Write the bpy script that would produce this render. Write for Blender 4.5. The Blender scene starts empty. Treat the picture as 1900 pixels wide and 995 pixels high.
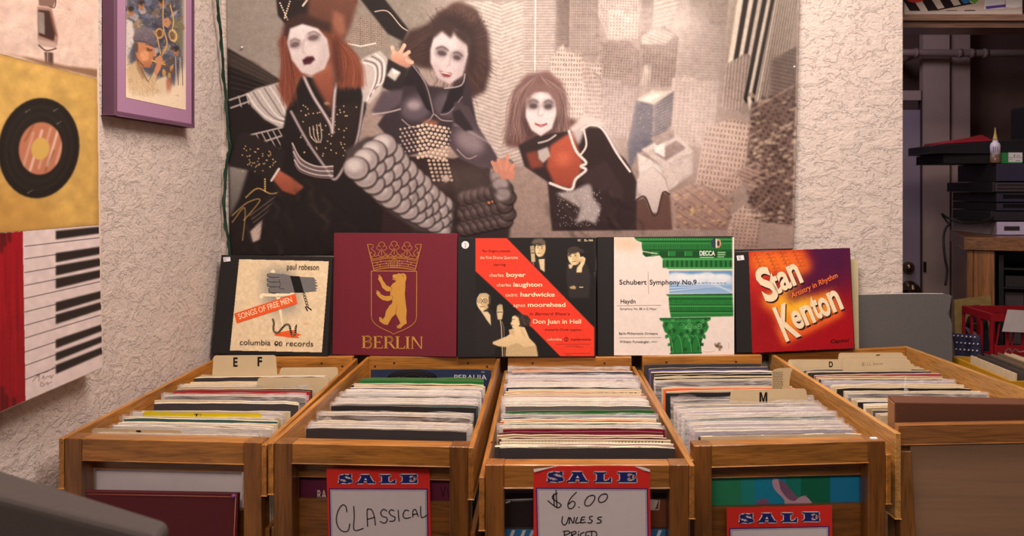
import bpy, bmesh, math, random
import numpy as np
from mathutils import Vector, Matrix

C = bpy.context.scene.collection
SC = bpy.context.scene
random.seed(7)
RNG = np.random.RandomState(11)

# ------------------------------------------------------------------ camera, world, lights, exposure
F, CX, CY, CAMZ = 1600.0, 1040.0, 350.0, 1.45      # focal length and principal point in photo pixels, eye height in metres
cam_d = bpy.data.cameras.new('camera')
cam = bpy.data.objects.new('camera', cam_d); C.objects.link(cam)
cam.location = (0, 0, CAMZ); cam.rotation_euler = (math.pi / 2, 0, 0)
cam_d.sensor_fit = 'HORIZONTAL'; cam_d.sensor_width = 36.0
cam_d.lens = F / 1900 * 36.0
cam_d.shift_x = (950 - CX) / 1900
cam_d.shift_y = (CY - 497.5) / 1900
cam_d.clip_start = 0.02
cam_d.dof.use_dof = True; cam_d.dof.focus_distance = 2.05; cam_d.dof.aperture_fstop = 6.0
SC.camera = cam
SC.view_settings.view_transform = 'Standard'; SC.view_settings.look = 'None'
SC.view_settings.gamma = 1.0; SC.view_settings.use_curve_mapping = False
SC.view_settings.exposure = 0.10

w = bpy.data.worlds.new('world'); SC.world = w; w.use_nodes = True
w.node_tree.nodes['Background'].inputs[0].default_value = (0.95, 0.80, 0.76, 1)
w.node_tree.nodes['Background'].inputs[1].default_value = 0.09

def area(name, loc, target, sx, sy, power, col):
    d = bpy.data.lights.new(name, 'AREA'); d.shape = 'RECTANGLE'; d.size = sx; d.size_y = sy
    d.energy = power; d.color = col
    o = bpy.data.objects.new(name, d); C.objects.link(o); o.location = loc
    v = Vector(target) - Vector(loc)
    o.rotation_euler = v.to_track_quat('-Z', 'Y').to_euler()
    return o
WARM = (1.0, 0.86, 0.76)
area('ceiling_lamp', (0.15, 1.45, 2.75), (0.1, 1.80, 1.0), 1.3, 0.35, 51, WARM)
area('ceiling_lamp_behind', (-0.2, -0.9, 2.75), (0.0, 1.8, 1.1), 1.4, 0.5, 40, WARM)
area('back_room_fill', (1.18, 3.15, 2.25), (1.6, 3.8, 0.9), 0.3, 0.3, 2.2, (0.92, 0.80, 0.96))  # unseen fill light, added to brighten the storeroom door and boards

# ------------------------------------------------------------------ projection helpers: photo pixel + depth -> place
def P(px, py, Y):
    return Vector(((px - CX) * Y / F, Y, CAMZ - (py - CY) * Y / F))
def on_plane(px, py, p0, n):
    d = Vector(((px - CX) / F, 1.0, -(py - CY) / F))
    o = Vector((0, 0, CAMZ))
    t = (Vector(p0) - o).dot(n) / d.dot(n)
    return o + d * t
def at_z(px, py, z):
    return P(px, py, (CAMZ - z) * F / (py - CY))

def s2l(c):
    return tuple((x / 12.92 if x <= 0.04045 else ((x + 0.055) / 1.055) ** 2.4) for x in c)
def rgb(c):
    return s2l(tuple(x / 255.0 for x in c))

# ------------------------------------------------------------------ materials
MATS = {}
def new_mat(name):
    m = bpy.data.materials.new(name); m.use_nodes = True
    nt = m.node_tree
    return m, nt, nt.nodes['Principled BSDF']
def nod(nt, t, **kw):
    n = nt.nodes.new(t)
    for k, v in kw.items(): setattr(n, k, v)
    return n
def plain(col, rough=0.6, var=0.08, scale=60.0, metal=0.0, bump=0.0, spec=0.3, trans=0.0, emit=0.0):
    """a mottled solid colour (photo sRGB 0-255)"""
    key = ('plain', col, rough, var, scale, metal, bump, spec, trans, emit)
    if key in MATS: return MATS[key]
    m, nt, b = new_mat('surface')
    c = rgb(col)
    tc = nod(nt, 'ShaderNodeTexCoord'); nz = nod(nt, 'ShaderNodeTexNoise')
    nz.inputs['Scale'].default_value = scale; nz.inputs['Detail'].default_value = 4
    nt.links.new(tc.outputs['Object'], nz.inputs['Vector'])
    mx = nod(nt, 'ShaderNodeMix', data_type='RGBA')
    mx.inputs[6].default_value = tuple(x * (1 - var * 1.6) for x in c) + (1,)
    mx.inputs[7].default_value = tuple(min(1, x * (1 + var * 1.6)) for x in c) + (1,)
    nt.links.new(nz.outputs['Fac'], mx.inputs[0]); nt.links.new(mx.outputs[2], b.inputs['Base Color'])
    b.inputs['Roughness'].default_value = rough; b.inputs['Metallic'].default_value = metal
    b.inputs['Specular IOR Level'].default_value = spec
    if bump:
        bp = nod(nt, 'ShaderNodeBump'); bp.inputs['Distance'].default_value = bump; bp.inputs['Strength'].default_value = 0.6
        nt.links.new(nz.outputs['Fac'], bp.inputs['Height']); nt.links.new(bp.outputs[0], b.inputs['Normal'])
    if trans: b.inputs['Transmission Weight'].default_value = trans
    MATS[key] = m
    return m
def wood(col, axis='X', dark=0.55, rough=0.30, scale=1.0, fine=0.6):
    key = ('wood', col, axis, dark, rough, scale, fine)
    if key in MATS: return MATS[key]
    m, nt, b = new_mat('wood_grain_' + axis.lower())
    c = rgb(col)
    tc = nod(nt, 'ShaderNodeTexCoord'); mp = nod(nt, 'ShaderNodeMapping')
    s = {'X': (2.2, 34, 34), 'Y': (34, 2.2, 34), 'Z': (34, 34, 2.2)}[axis]
    mp.inputs['Scale'].default_value = tuple(x * scale for x in s)
    oi = nod(nt, 'ShaderNodeObjectInfo')
    ad = nod(nt, 'ShaderNodeVectorMath', operation='MULTIPLY_ADD')
    ad.inputs[1].default_value = (1, 1, 1)
    nt.links.new(tc.outputs['Object'], ad.inputs[0])
    cb = nod(nt, 'ShaderNodeCombineXYZ')
    for i in range(3): nt.links.new(oi.outputs['Random'], cb.inputs[i])
    nt.links.new(cb.outputs[0], ad.inputs[2])
    nt.links.new(ad.outputs[0], mp.inputs['Vector'])
    nz = nod(nt, 'ShaderNodeTexNoise'); nz.inputs['Scale'].default_value = 1.6; nz.inputs['Detail'].default_value = 6
    nz.inputs['Roughness'].default_value = 0.62; nz.inputs['Distortion'].default_value = 0.7
    nt.links.new(mp.outputs[0], nz.inputs['Vector'])
    n2 = nod(nt, 'ShaderNodeTexNoise'); n2.inputs['Scale'].default_value = 7.0; n2.inputs['Detail'].default_value = 3
    nt.links.new(mp.outputs[0], n2.inputs['Vector'])
    cr = nod(nt, 'ShaderNodeValToRGB')
    cr.color_ramp.elements[0].position = 0.32; cr.color_ramp.elements[1].position = 0.66
    cr.color_ramp.elements[0].color = tuple(x * dark for x in c) + (1,)
    cr.color_ramp.elements[1].color = tuple(min(1, x * 1.22) for x in c) + (1,)
    nt.links.new(nz.outputs['Fac'], cr.inputs[0])
    mx = nod(nt, 'ShaderNodeMix', data_type='RGBA', blend_type='MULTIPLY'); mx.inputs[0].default_value = fine
    c2 = nod(nt, 'ShaderNodeValToRGB'); c2.color_ramp.elements[0].position = 0.36; c2.color_ramp.elements[1].position = 0.5
    c2.color_ramp.elements[0].color = (0.55, 0.47, 0.40, 1); c2.color_ramp.elements[1].color = (1, 1, 1, 1)
    nt.links.new(n2.outputs['Fac'], c2.inputs[0])
    nt.links.new(cr.outputs[0], mx.inputs[6]); nt.links.new(c2.outputs[0], mx.inputs[7])
    hs = nod(nt, 'ShaderNodeHueSaturation')
    mr = nod(nt, 'ShaderNodeMapRange'); mr.inputs[3].default_value = 0.82; mr.inputs[4].default_value = 1.18
    nt.links.new(oi.outputs['Random'], mr.inputs[0]); nt.links.new(mr.outputs[0], hs.inputs['Value'])
    nt.links.new(mx.outputs[2], hs.inputs['Color']); nt.links.new(hs.outputs[0], b.inputs['Base Color'])
    b.inputs['Roughness'].default_value = rough; b.inputs['Specular IOR Level'].default_value = 0.75
    bp = nod(nt, 'ShaderNodeBump'); bp.inputs['Distance'].default_value = 0.0012; bp.inputs['Strength'].default_value = 0.5
    nt.links.new(n2.outputs['Fac'], bp.inputs['Height']); nt.links.new(bp.outputs[0], b.inputs['Normal'])
    MATS[key] = m
    return m
def stucco(col):
    m, nt, b = new_mat('knockdown_stucco')
    c = rgb(col)
    tc = nod(nt, 'ShaderNodeTexCoord')
    mp = nod(nt, 'ShaderNodeMapping'); mp.inputs['Scale'].default_value = (0.8, 0.8, 1.25)
    nt.links.new(tc.outputs['Object'], mp.inputs['Vector'])
    nz = nod(nt, 'ShaderNodeTexNoise'); nz.inputs['Scale'].default_value = 27; nz.inputs['Detail'].default_value = 7
    nz.inputs['Roughness'].default_value = 0.6; nz.inputs['Distortion'].default_value = 0.7
    nt.links.new(mp.outputs[0], nz.inputs['Vector'])
    cr = nod(nt, 'ShaderNodeValToRGB')
    cr.color_ramp.elements[0].position = 0.455; cr.color_ramp.elements[1].position = 0.485
    e2 = cr.color_ramp.elements.new(0.57); e2.color = (0.78, 0.78, 0.78, 1); e3 = cr.color_ramp.elements.new(0.60); e3.color = (1, 1, 1, 1)
    cr.color_ramp.elements[1].color = (0.62, 0.62, 0.62, 1)
    nt.links.new(nz.outputs['Fac'], cr.inputs[0])
    n3 = nod(nt, 'ShaderNodeTexNoise'); n3.inputs['Scale'].default_value = 95; n3.inputs['Detail'].default_value = 4
    n3.inputs['Distortion'].default_value = 0.5
    nt.links.new(mp.outputs[0], n3.inputs['Vector'])
    c3 = nod(nt, 'ShaderNodeValToRGB'); c3.color_ramp.elements[0].position = 0.40; c3.color_ramp.elements[1].position = 0.55
    nt.links.new(n3.outputs['Fac'], c3.inputs[0])
    ma = nod(nt, 'ShaderNodeMath', operation='MULTIPLY_ADD'); ma.inputs[1].default_value = 0.22
    nt.links.new(c3.outputs[0], ma.inputs[0]); nt.links.new(cr.outputs[0], ma.inputs[2])
    bp = nod(nt, 'ShaderNodeBump'); bp.inputs['Distance'].default_value = 0.0030; bp.inputs['Strength'].default_value = 0.8
    nt.links.new(ma.outputs[0], bp.inputs['Height']); nt.links.new(bp.outputs[0], b.inputs['Normal'])
    mx = nod(nt, 'ShaderNodeMix', data_type='RGBA')
    mx.inputs[6].default_value = tuple(x * 0.93 for x in c) + (1,); mx.inputs[7].default_value = c + (1,)
    nt.links.new(cr.outputs[0], mx.inputs[0]); nt.links.new(mx.outputs[2], b.inputs['Base Color'])
    b.inputs['Roughness'].default_value = 0.6
    return m
def obj_colour_mat(name, rough=0.55, fleck=0.25, line=False):
    """sleeve face: its own colour (object colour) with a little print wear"""
    m, nt, b = new_mat(name)
    oi = nod(nt, 'ShaderNodeObjectInfo'); tc = nod(nt, 'ShaderNodeTexCoord')
    mp = nod(nt, 'ShaderNodeMapping'); mp.inputs['Scale'].default_value = (18, 18, 130)
    nt.links.new(tc.outputs['Object'], mp.inputs['Vector'])
    nz = nod(nt, 'ShaderNodeTexNoise'); nz.inputs['Scale'].default_value = 1.0; nz.inputs['Detail'].default_value = 4
    nt.links.new(mp.outputs[0], nz.inputs['Vector'])
    mr = nod(nt, 'ShaderNodeMapRange'); mr.inputs[1].default_value = 0.3; mr.inputs[2].default_value = 0.7
    mr.inputs[3].default_value = 1 - fleck; mr.inputs[4].default_value = 1 + fleck * 0.6
    nt.links.new(nz.outputs['Fac'], mr.inputs[0])
    hs = nod(nt, 'ShaderNodeHueSaturation')
    nt.links.new(mr.outputs[0], hs.inputs['Value']); nt.links.new(oi.outputs['Color'], hs.inputs['Color'])
    nt.links.new(hs.outputs[0], b.inputs['Base Color']); b.inputs['Roughness'].default_value = rough
    return m
def plastic_mat():
    m, nt, b = new_mat('clear_plastic')
    out = nt.nodes['Material Output']
    tc = nod(nt, 'ShaderNodeTexCoord'); mp = nod(nt, 'ShaderNodeMapping'); mp.inputs['Scale'].default_value = (9, 9, 60)
    nt.links.new(tc.outputs['Object'], mp.inputs['Vector'])
    nz = nod(nt, 'ShaderNodeTexNoise'); nz.inputs['Scale'].default_value = 1.3; nz.inputs['Detail'].default_value = 5
    nz.inputs['Distortion'].default_value = 1.2
    nt.links.new(mp.outputs[0], nz.inputs['Vector'])
    mr = nod(nt, 'ShaderNodeMapRange'); mr.inputs[1].default_value = 0.40; mr.inputs[2].default_value = 0.70
    mr.inputs[3].default_value = 0.10; mr.inputs[4].default_value = 0.66
    nt.links.new(nz.outputs['Fac'], mr.inputs[0])
    b.inputs['Base Color'].default_value = (0.84, 0.79, 0.79, 1); b.inputs['Roughness'].default_value = 0.14
    bp = nod(nt, 'ShaderNodeBump'); bp.inputs['Distance'].default_value = 0.004; bp.inputs['Strength'].default_value = 0.7
    nt.links.new(nz.outputs['Fac'], bp.inputs['Height']); nt.links.new(bp.outputs[0], b.inputs['Normal'])
    tr = nod(nt, 'ShaderNodeBsdfTransparent'); mx = nod(nt, 'ShaderNodeMixShader')
    nt.links.new(mr.outputs[0], mx.inputs[0]); nt.links.new(tr.outputs[0], mx.inputs[1]); nt.links.new(b.outputs[0], mx.inputs[2])
    nt.links.new(mx.outputs[0], out.inputs['Surface'])
    return m
def paint_mat(name, rough=0.5, spec=0.2, gain=1.0):
    m, nt, b = new_mat(name)
    at = nod(nt, 'ShaderNodeAttribute'); at.attribute_name = 'print'
    mx = nod(nt, 'ShaderNodeMix', data_type='RGBA', blend_type='MULTIPLY'); mx.inputs[0].default_value = 1.0
    mx.inputs[7].default_value = (gain, gain, gain, 1)
    nt.links.new(at.outputs['Color'], mx.inputs[6]); nt.links.new(mx.outputs[2], b.inputs['Base Color'])
    b.inputs['Roughness'].default_value = rough; b.inputs['Specular IOR Level'].default_value = spec
    return m

# ------------------------------------------------------------------ mesh helpers (all shapes are given in world metres)
def link(name, bm, mats, parent=None, loc=None, smooth=False):
    """one mesh object; shifted so its own origin (or its thing's) is its base"""
    me = bpy.data.meshes.new(name)
    base = Vector(parent['base']) if parent is not None and 'base' in parent else Vector((0, 0, 0))
    if parent is None and loc is None and len(bm.verts):
        xs = [v.co for v in bm.verts]
        loc = Vector((sum(v.x for v in xs) / len(xs), sum(v.y for v in xs) / len(xs), min(v.z for v in xs)))
    sh = base if parent is not None else Vector(loc or (0, 0, 0))
    for v in bm.verts: v.co -= sh
    bmesh.ops.recalc_face_normals(bm, faces=bm.faces)
    bm.to_mesh(me); bm.free()
    if not isinstance(mats, (list, tuple)): mats = [mats]
    for m in mats: me.materials.append(m)
    if smooth:
        for p in me.polygons: p.use_smooth = True
    o = bpy.data.objects.new(name, me); C.objects.link(o)
    if parent is not None: o.parent = parent
    else: o.location = sh
    o['base'] = tuple(sh)
    return o
def tag(o, label, cat, group=None, kind=None):
    o['label'] = label; o['category'] = cat
    if group: o['group'] = group
    if kind: o['kind'] = kind
    return o
def thing(name, label, cat, loc, group=None):
    o = bpy.data.objects.new(name, None); C.objects.link(o); o.empty_display_size = 0.05
    o.location = loc; o['base'] = tuple(loc)
    return tag(o, label, cat, group)
def struct(name, bm, m, parent=None):
    o = link(name, bm, m, parent)
    if parent is None: o['kind'] = 'structure'
    return o
def hexa(bm, c, mi=0):
    """c: 8 corners, bottom ring then top ring"""
    vs = [bm.verts.new(Vector(p)) for p in c]
    for q in ((0, 1, 2, 3), (4, 5, 6, 7), (0, 1, 5, 4), (1, 2, 6, 5), (2, 3, 7, 6), (3, 0, 4, 7)):
        f = bm.faces.new([vs[i] for i in q]); f.material_index = mi
    return vs
def box(bm, a, b, mi=0):
    x0, y0, z0 = a; x1, y1, z1 = b
    return hexa(bm, [(x0, y0, z0), (x1, y0, z0), (x1, y1, z0), (x0, y1, z0), (x0, y0, z1), (x1, y0, z1), (x1, y1, z1), (x0, y1, z1)], mi)
def beam(bm, p, q, r, w1, h, mi=0):
    """board from p to q (its top edge line), offset w1 along r, h downwards"""
    p, q, r = Vector(p), Vector(q), Vector(r); d = Vector((0, 0, -h))
    return hexa(bm, [p + d, q + d, q + d + r * w1, p + d + r * w1, p, q, q + r * w1, p + r * w1], mi)
def bevel(bm, amt, seg=2):
    bmesh.ops.remove_doubles(bm, verts=bm.verts, dist=1e-6)
    bmesh.ops.bevel(bm, geom=bm.edges[:] , offset=amt, segments=seg, profile=0.5, affect='EDGES', clamp_overlap=True)
def quad_box(bm, tl, tr, br, bl, t, mi=0):
    """front face by its four corners, t metres thick away from the viewer"""
    n = (Vector(tr) - Vector(tl)).cross(Vector(bl) - Vector(tl)).normalized()
    if n.y < 0: n = -n
    k = n * t
    hexa(bm, [bl, br, br + k, bl + k, tl, tr, tr + k, tl + k], mi)
    return n
def tube(bm, pts, r, seg=8, mi=0, cap=True):
    pts = [Vector(p) for p in pts]; rings = []
    for i, p in enumerate(pts):
        d = (pts[min(i + 1, len(pts) - 1)] - pts[max(i - 1, 0)]).normalized()
        u = d.orthogonal().normalized() if i == 0 else (rings_u - d * rings_u.dot(d)).normalized()
        rings_u = u; v = d.cross(u)
        rr = r[i] if isinstance(r, (list, tuple)) else r
        rings.append([bm.verts.new(p + (u * math.cos(a) + v * math.sin(a)) * rr) for a in [2 * math.pi * k / seg for k in range(seg)]])
    for a, b in zip(rings, rings[1:]):
        for k in range(seg):
            f = bm.faces.new((a[k], a[(k + 1) % seg], b[(k + 1) % seg], b[k])); f.material_index = mi; f.smooth = True
    if cap:
        for rg in (rings[0], rings[-1]):
            f = bm.faces.new(rg); f.material_index = mi
def lathe(bm, prof, c, axis='Z', seg=24, mi=0):
    """prof: (radius, along) pairs"""
    c = Vector(c); rings = []
    for r, h in prof:
        ring = []
        for k in range(seg):
            a = 2 * math.pi * k / seg; x, y = math.cos(a) * max(r, 1e-5), math.sin(a) * max(r, 1e-5)
            ring.append(bm.verts.new(c + (Vector((x, y, h)) if axis == 'Z' else Vector((x, h, y)) if axis == 'Y' else Vector((h, x, y)))))
        rings.append(ring)
    for a, b in zip(rings, rings[1:]):
        for k in range(seg):
            f = bm.faces.new((a[k], a[(k + 1) % seg], b[(k + 1) % seg], b[k])); f.material_index = mi; f.smooth = True
    for rg in (rings[0], rings[-1]):
        f = bm.faces.new(rg); f.material_index = mi
def smooth_path(pts, n=6):
    """Catmull-Rom through 2-D or 3-D points"""
    pts = [np.array(p, float) for p in pts]; out = []
    for i in range(len(pts) - 1):
        p0, p1, p2, p3 = pts[max(i - 1, 0)], pts[i], pts[i + 1], pts[min(i + 2, len(pts) - 1)]
        for k in range(n):
            t = k / n
            out.append(0.5 * (2 * p1 + (p2 - p0) * t + (2 * p0 - 5 * p1 + 4 * p2 - p3) * t * t + (3 * p1 - p0 - 3 * p2 + p3) * t ** 3))
    out.append(pts[-1])
    return [tuple(p) for p in out]

# ------------------------------------------------------------------ flat printed art on a real surface
_TXT = {}
def text_tris(s, bold=0.0):
    key = (s, bold)
    if key in _TXT: return _TXT[key]
    cu = bpy.data.curves.new('lettering', 'FONT'); cu.body = s; cu.size = 1.0; cu.offset = bold; cu.resolution_u = 4
    o = bpy.data.objects.new('lettering', cu); C.objects.link(o)
    dg = bpy.context.evaluated_depsgraph_get(); ev = o.evaluated_get(dg); me = ev.to_mesh()
    vs = [(v.co.x, v.co.y) for v in me.vertices]; fs = [tuple(p.vertices) for p in me.polygons]
    ev.to_mesh_clear(); bpy.data.objects.remove(o); bpy.data.curves.remove(cu)
    _TXT[key] = (vs, fs)
    return _TXT[key]
_H = text_tris('H')
CAP = max(v[1] for v in _H[0]) - min(v[1] for v in _H[0])

class Art:
    """printed shapes lying on a surface; points are photo pixels cast on that surface"""
    LIFT = 0.00018
    def __init__(self, p0, n, rough=0.55, var=0.06):
        self.bm = bmesh.new(); self.p0 = Vector(p0); self.n = Vector(n).normalized()
        if self.n.dot(Vector((0, 0, CAMZ)) - self.p0) < 0: self.n = -self.n
        self.mats = []; self.idx = {}; self.rough = rough; self.var = var
    def mi(self, col):
        if col not in self.idx:
            self.idx[col] = len(self.mats); self.mats.append(plain(col, self.rough, self.var, spec=0.15))
        return self.idx[col]
    def w(self, p, lay):
        return on_plane(p[0], p[1], self.p0, self.n) + self.n * (self.LIFT * lay)
    def poly(self, pts, col, lay=1):
        vs = [self.bm.verts.new(self.w(p, lay)) for p in pts]
        f = self.bm.faces.new(vs); f.material_index = self.mi(col)
    def ell(self, cx, cy, rx, ry, col, lay=1, n=36, rot=0.0, a0=0.0, a1=360.0):
        pts = []
        m = n if a1 - a0 >= 360 else n + 1
        for k in range(m):
            a = math.radians(a0 + (a1 - a0) * k / n); x, y = rx * math.cos(a), ry * math.sin(a)
            pts.append((cx + x * math.cos(rot) - y * math.sin(rot), cy + x * math.sin(rot) + y * math.cos(rot)))
        self.poly(pts, col, lay)
    def line(self, pts, wd, col, lay=1, closed=False, joint=True):
        if closed: pts = list(pts) + [pts[0]]
        for (x0, y0), (x1, y1) in zip(pts, pts[1:]):
            dx, dy = x1 - x0, y1 - y0; L = math.hypot(dx, dy)
            if L < 1e-6: continue
            nx, ny = -dy / L * wd / 2, dx / L * wd / 2
            self.poly([(x0 + nx, y0 + ny), (x1 + nx, y1 + ny), (x1 - nx, y1 - ny), (x0 - nx, y0 - ny)], col, lay)
        if joint:
            for x, y in pts: self.ell(x, y, wd / 2, wd / 2, col, lay, n=8)
    def curve(self, pts, wd, col, lay=1, n=5):
        self.line(smooth_path(pts, n), wd, col, lay)
    def arc(self, cx, cy, rx, ry, a0, a1, wd, col, lay=1, n=14):
        self.line([(cx + rx * math.cos(math.radians(a0 + (a1 - a0) * k / n)), cy + ry * math.sin(math.radians(a0 + (a1 - a0) * k / n))) for k in range(n + 1)], wd, col, lay)
    def text(self, s, x, y, h, col, lay=3, width=None, bold=0.0, shear=0.0, rot=0.0, align='L'):
        """baseline-left at (x, y), capitals h pixels tall, fitted to width pixels; rot in degrees, up to the right"""
        vs, fs = text_tris(s, bold)
        if not vs: return
        x0 = min(v[0] for v in vs); x1 = max(v[0] for v in vs)
        sy = h / CAP; sx = sy if width is None else width / (x1 - x0)
        off = {'L': 0, 'C': -(x1 - x0) * sx / 2, 'R': -(x1 - x0) * sx}[align]
        cr, sr = math.cos(math.radians(rot)), math.sin(math.radians(rot)); m = self.mi(col); bv = []
        for vx, vy in vs:
            a = (vx - x0) * sx + off + vy * sy * shear; b = vy * sy
            bv.append(self.bm.verts.new(self.w((x + a * cr - b * sr, y - a * sr - b * cr), lay)))
        for f in fs:
            try:
                g = self.bm.faces.new([bv[i] for i in f]); g.material_index = m
            except ValueError: pass
    def build(self, name, parent, label=None):
        o = link(name, self.bm, self.mats, parent)
        if label: o['label'] = label
        return o

class Canvas:
    """a small painting machine: areas of colour over a pixel window of the print"""
    def __init__(self, x0, y0, x1, y1, sc, col):
        self.x0, self.y0, self.sc = x0, y0, sc
        self.W, self.H = int((x1 - x0) * sc), int((y1 - y0) * sc)
        self.a = np.zeros((self.H, self.W, 3)); self.a[:] = np.array(col) / 255.0
        self.xx, self.yy = np.meshgrid((np.arange(self.W) + 0.5) / sc + x0, (np.arange(self.H) + 0.5) / sc + y0)
    def _blur(self, m, r):
        k = max(1, int(round(r * self.sc)))
        for _ in range(2):
            for ax in (0, 1):
                p = np.pad(m, [(k, k) if i == ax else (0, 0) for i in (0, 1)], mode='edge')
                c = np.cumsum(p, axis=ax)
                if ax == 0: m = (c[2 * k:] - np.vstack([np.zeros((1, c.shape[1])), c[:-2 * k - 1]])) / (2 * k + 1)
                else: m = (c[:, 2 * k:] - np.hstack([np.zeros((c.shape[0], 1)), c[:, :-2 * k - 1]])) / (2 * k + 1)
        return m
    def mask_poly(self, pts):
        xs = [p[0] for p in pts]; ys = [p[1] for p in pts]
        i0, i1 = max(0, int((min(xs) - self.x0) * self.sc) - 1), min(self.W, int((max(xs) - self.x0) * self.sc) + 2)
        j0, j1 = max(0, int((min(ys) - self.y0) * self.sc) - 1), min(self.H, int((max(ys) - self.y0) * self.sc) + 2)
        m = np.zeros((self.H, self.W))
        if i1 <= i0 or j1 <= j0: return m
        X, Y = self.xx[j0:j1, i0:i1], self.yy[j0:j1, i0:i1]; acc = np.zeros(X.shape)
        for ox in (-0.25, 0.25):
            for oy in (-0.25, 0.25):
                x, y = X + ox / self.sc, Y + oy / self.sc; ins = np.zeros(X.shape, bool)
                for (ax, ay), (bx, by) in zip(pts, pts[1:] + pts[:1]):
                    if ay == by: continue
                    ins ^= ((ay > y) != (by > y)) & (x < (bx - ax) * (y - ay) / (by - ay) + ax)
                acc += ins * 0.25
        m[j0:j1, i0:i1] = acc
        return m
    def put(self, m, col, al=1.0):
        c = np.array(col) / 255.0 if not isinstance(col, np.ndarray) else col
        self.a = self.a * (1 - (m * al)[..., None]) + c * (m * al)[..., None]
    def poly(self, pts, col, blur=0, al=1.0, to=None, dirv=(0, 1)):
        m = self.mask_poly([tuple(p) for p in pts])
        if blur: m = self._blur(m, blur)
        if to is not None:
            xs = np.array([p[0] for p in pts]); ys = np.array([p[1] for p in pts])
            pr = xs * dirv[0] + ys * dirv[1]
            t = np.clip((self.xx * dirv[0] + self.yy * dirv[1] - pr.min()) / (np.ptp(pr) + 1e-6), 0, 1)[..., None]
            self.put(m, np.array(col) / 255.0 * (1 - t) + np.array(to) / 255.0 * t, al)
        else: self.put(m, col, al)
        return m
    def ell(self, cx, cy, rx, ry, col, blur=0, al=1.0, rot=0.0):
        n = 40; c, s = math.cos(math.radians(rot)), math.sin(math.radians(rot)); pts = []
        for k in range(n):
            a = 2 * math.pi * k / n; x, y = rx * math.cos(a), ry * math.sin(a)
            pts.append((cx + x * c - y * s, cy + x * s + y * c))
        return self.poly(pts, col, blur, al)
    def line(self, pts, wd, col, al=1.0, blur=0):
        m = np.zeros((self.H, self.W))
        for (ax, ay), (bx, by) in zip(pts, pts[1:]):
            pad = wd + 1
            i0, i1 = max(0, int((min(ax, bx) - pad - self.x0) * self.sc)), min(self.W, int((max(ax, bx) + pad - self.x0) * self.sc) + 1)
            j0, j1 = max(0, int((min(ay, by) - pad - self.y0) * self.sc)), min(self.H, int((max(ay, by) + pad - self.y0) * self.sc) + 1)
            if i1 <= i0 or j1 <= j0: continue
            X, Y = self.xx[j0:j1, i0:i1], self.yy[j0:j1, i0:i1]
            dx, dy = bx - ax, by - ay; L2 = dx * dx + dy * dy + 1e-9
            t = np.clip(((X - ax) * dx + (Y - ay) * dy) / L2, 0, 1)
            d = np.hypot(X - ax - t * dx, Y - ay - t * dy)
            m[j0:j1, i0:i1] = np.maximum(m[j0:j1, i0:i1], np.clip((wd / 2 - d) * self.sc + 0.5, 0, 1))
        if blur: m = self._blur(m, blur)
        self.put(m, col, al)
    def curve(self, pts, wd, col, al=1.0, blur=0): self.line(smooth_path(pts, 5), wd, col, al, blur)
    def hatch(self, m, col, per, duty, ang=0.0, al=0.5, phase=0.0, zig=None):
        """rows of lines inside mask m; zig=(x, slope) bends the rows at x"""
        a = math.radians(ang); v = -self.xx * math.sin(a) + self.yy * math.cos(a)
        if zig: v = self.yy + np.abs(self.xx - zig[0]) * zig[1]
        self.put(m * ((((v + phase) / per) % 1.0) < duty), col, al)
    def noise(self, amt, size=1, m=None):
        n = RNG.randn(self.H // size + 2, self.W // size + 2).repeat(size, 0).repeat(size, 1)[:self.H, :self.W]
        if size > 1: n = self._blur(n, size / self.sc / 2)
        if m is not None: n = n * m
        self.a = np.clip(self.a * (1 + amt * n[..., None]), 0, 1)
    def build(self, name, parent, place, mat):
        """place(px, py) arrays -> world coordinates (3 arrays); one flat sheet carrying the print"""
        gx = np.linspace(self.xx[0, 0], self.xx[0, -1], self.W); gy = np.linspace(self.yy[0, 0], self.yy[-1, 0], self.H)
        GX, GY = np.meshgrid(gx, gy); X, Y, Z = place(GX, GY)
        base = Vector(parent['base']) if parent is not None else Vector((float(X.mean()), float(Y.mean()), float(Z.min())))
        co = np.stack([X - base.x, Y - base.y, Z - base.z], -1).reshape(-1, 3).astype(np.float32)
        idx = np.arange(self.W * self.H).reshape(self.H, self.W)
        q = np.stack([idx[:-1, :-1], idx[1:, :-1], idx[1:, 1:], idx[:-1, 1:]], -1).reshape(-1, 4).astype(np.int32)
        me = bpy.data.meshes.new(name); me.vertices.add(len(co)); me.vertices.foreach_set('co', co.ravel())
        me.loops.add(q.size); me.loops.foreach_set('vertex_index', q.ravel())
        me.polygons.add(len(q)); me.polygons.foreach_set('loop_start', np.arange(0, q.size, 4, dtype=np.int32))
        me.update(calc_edges=True)
        ca = me.color_attributes.new('print', 'FLOAT_COLOR', 'POINT')
        s = np.clip(self.a, 0, 1); l = np.where(s <= 0.04045, s / 12.92, ((s + 0.055) / 1.055) ** 2.4).reshape(-1, 3)
        ca.data.foreach_set('color', np.hstack([l, np.ones((len(l), 1))]).astype(np.float32).ravel())
        me.materials.append(mat)
        for p in (): pass
        o = bpy.data.objects.new(name, me); C.objects.link(o)
        me.polygons.foreach_set('use_smooth', np.ones(len(q), bool))
        if parent is not None: o.parent = parent
        else: o.location = base
        o['base'] = tuple(base)
        return o
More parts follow.
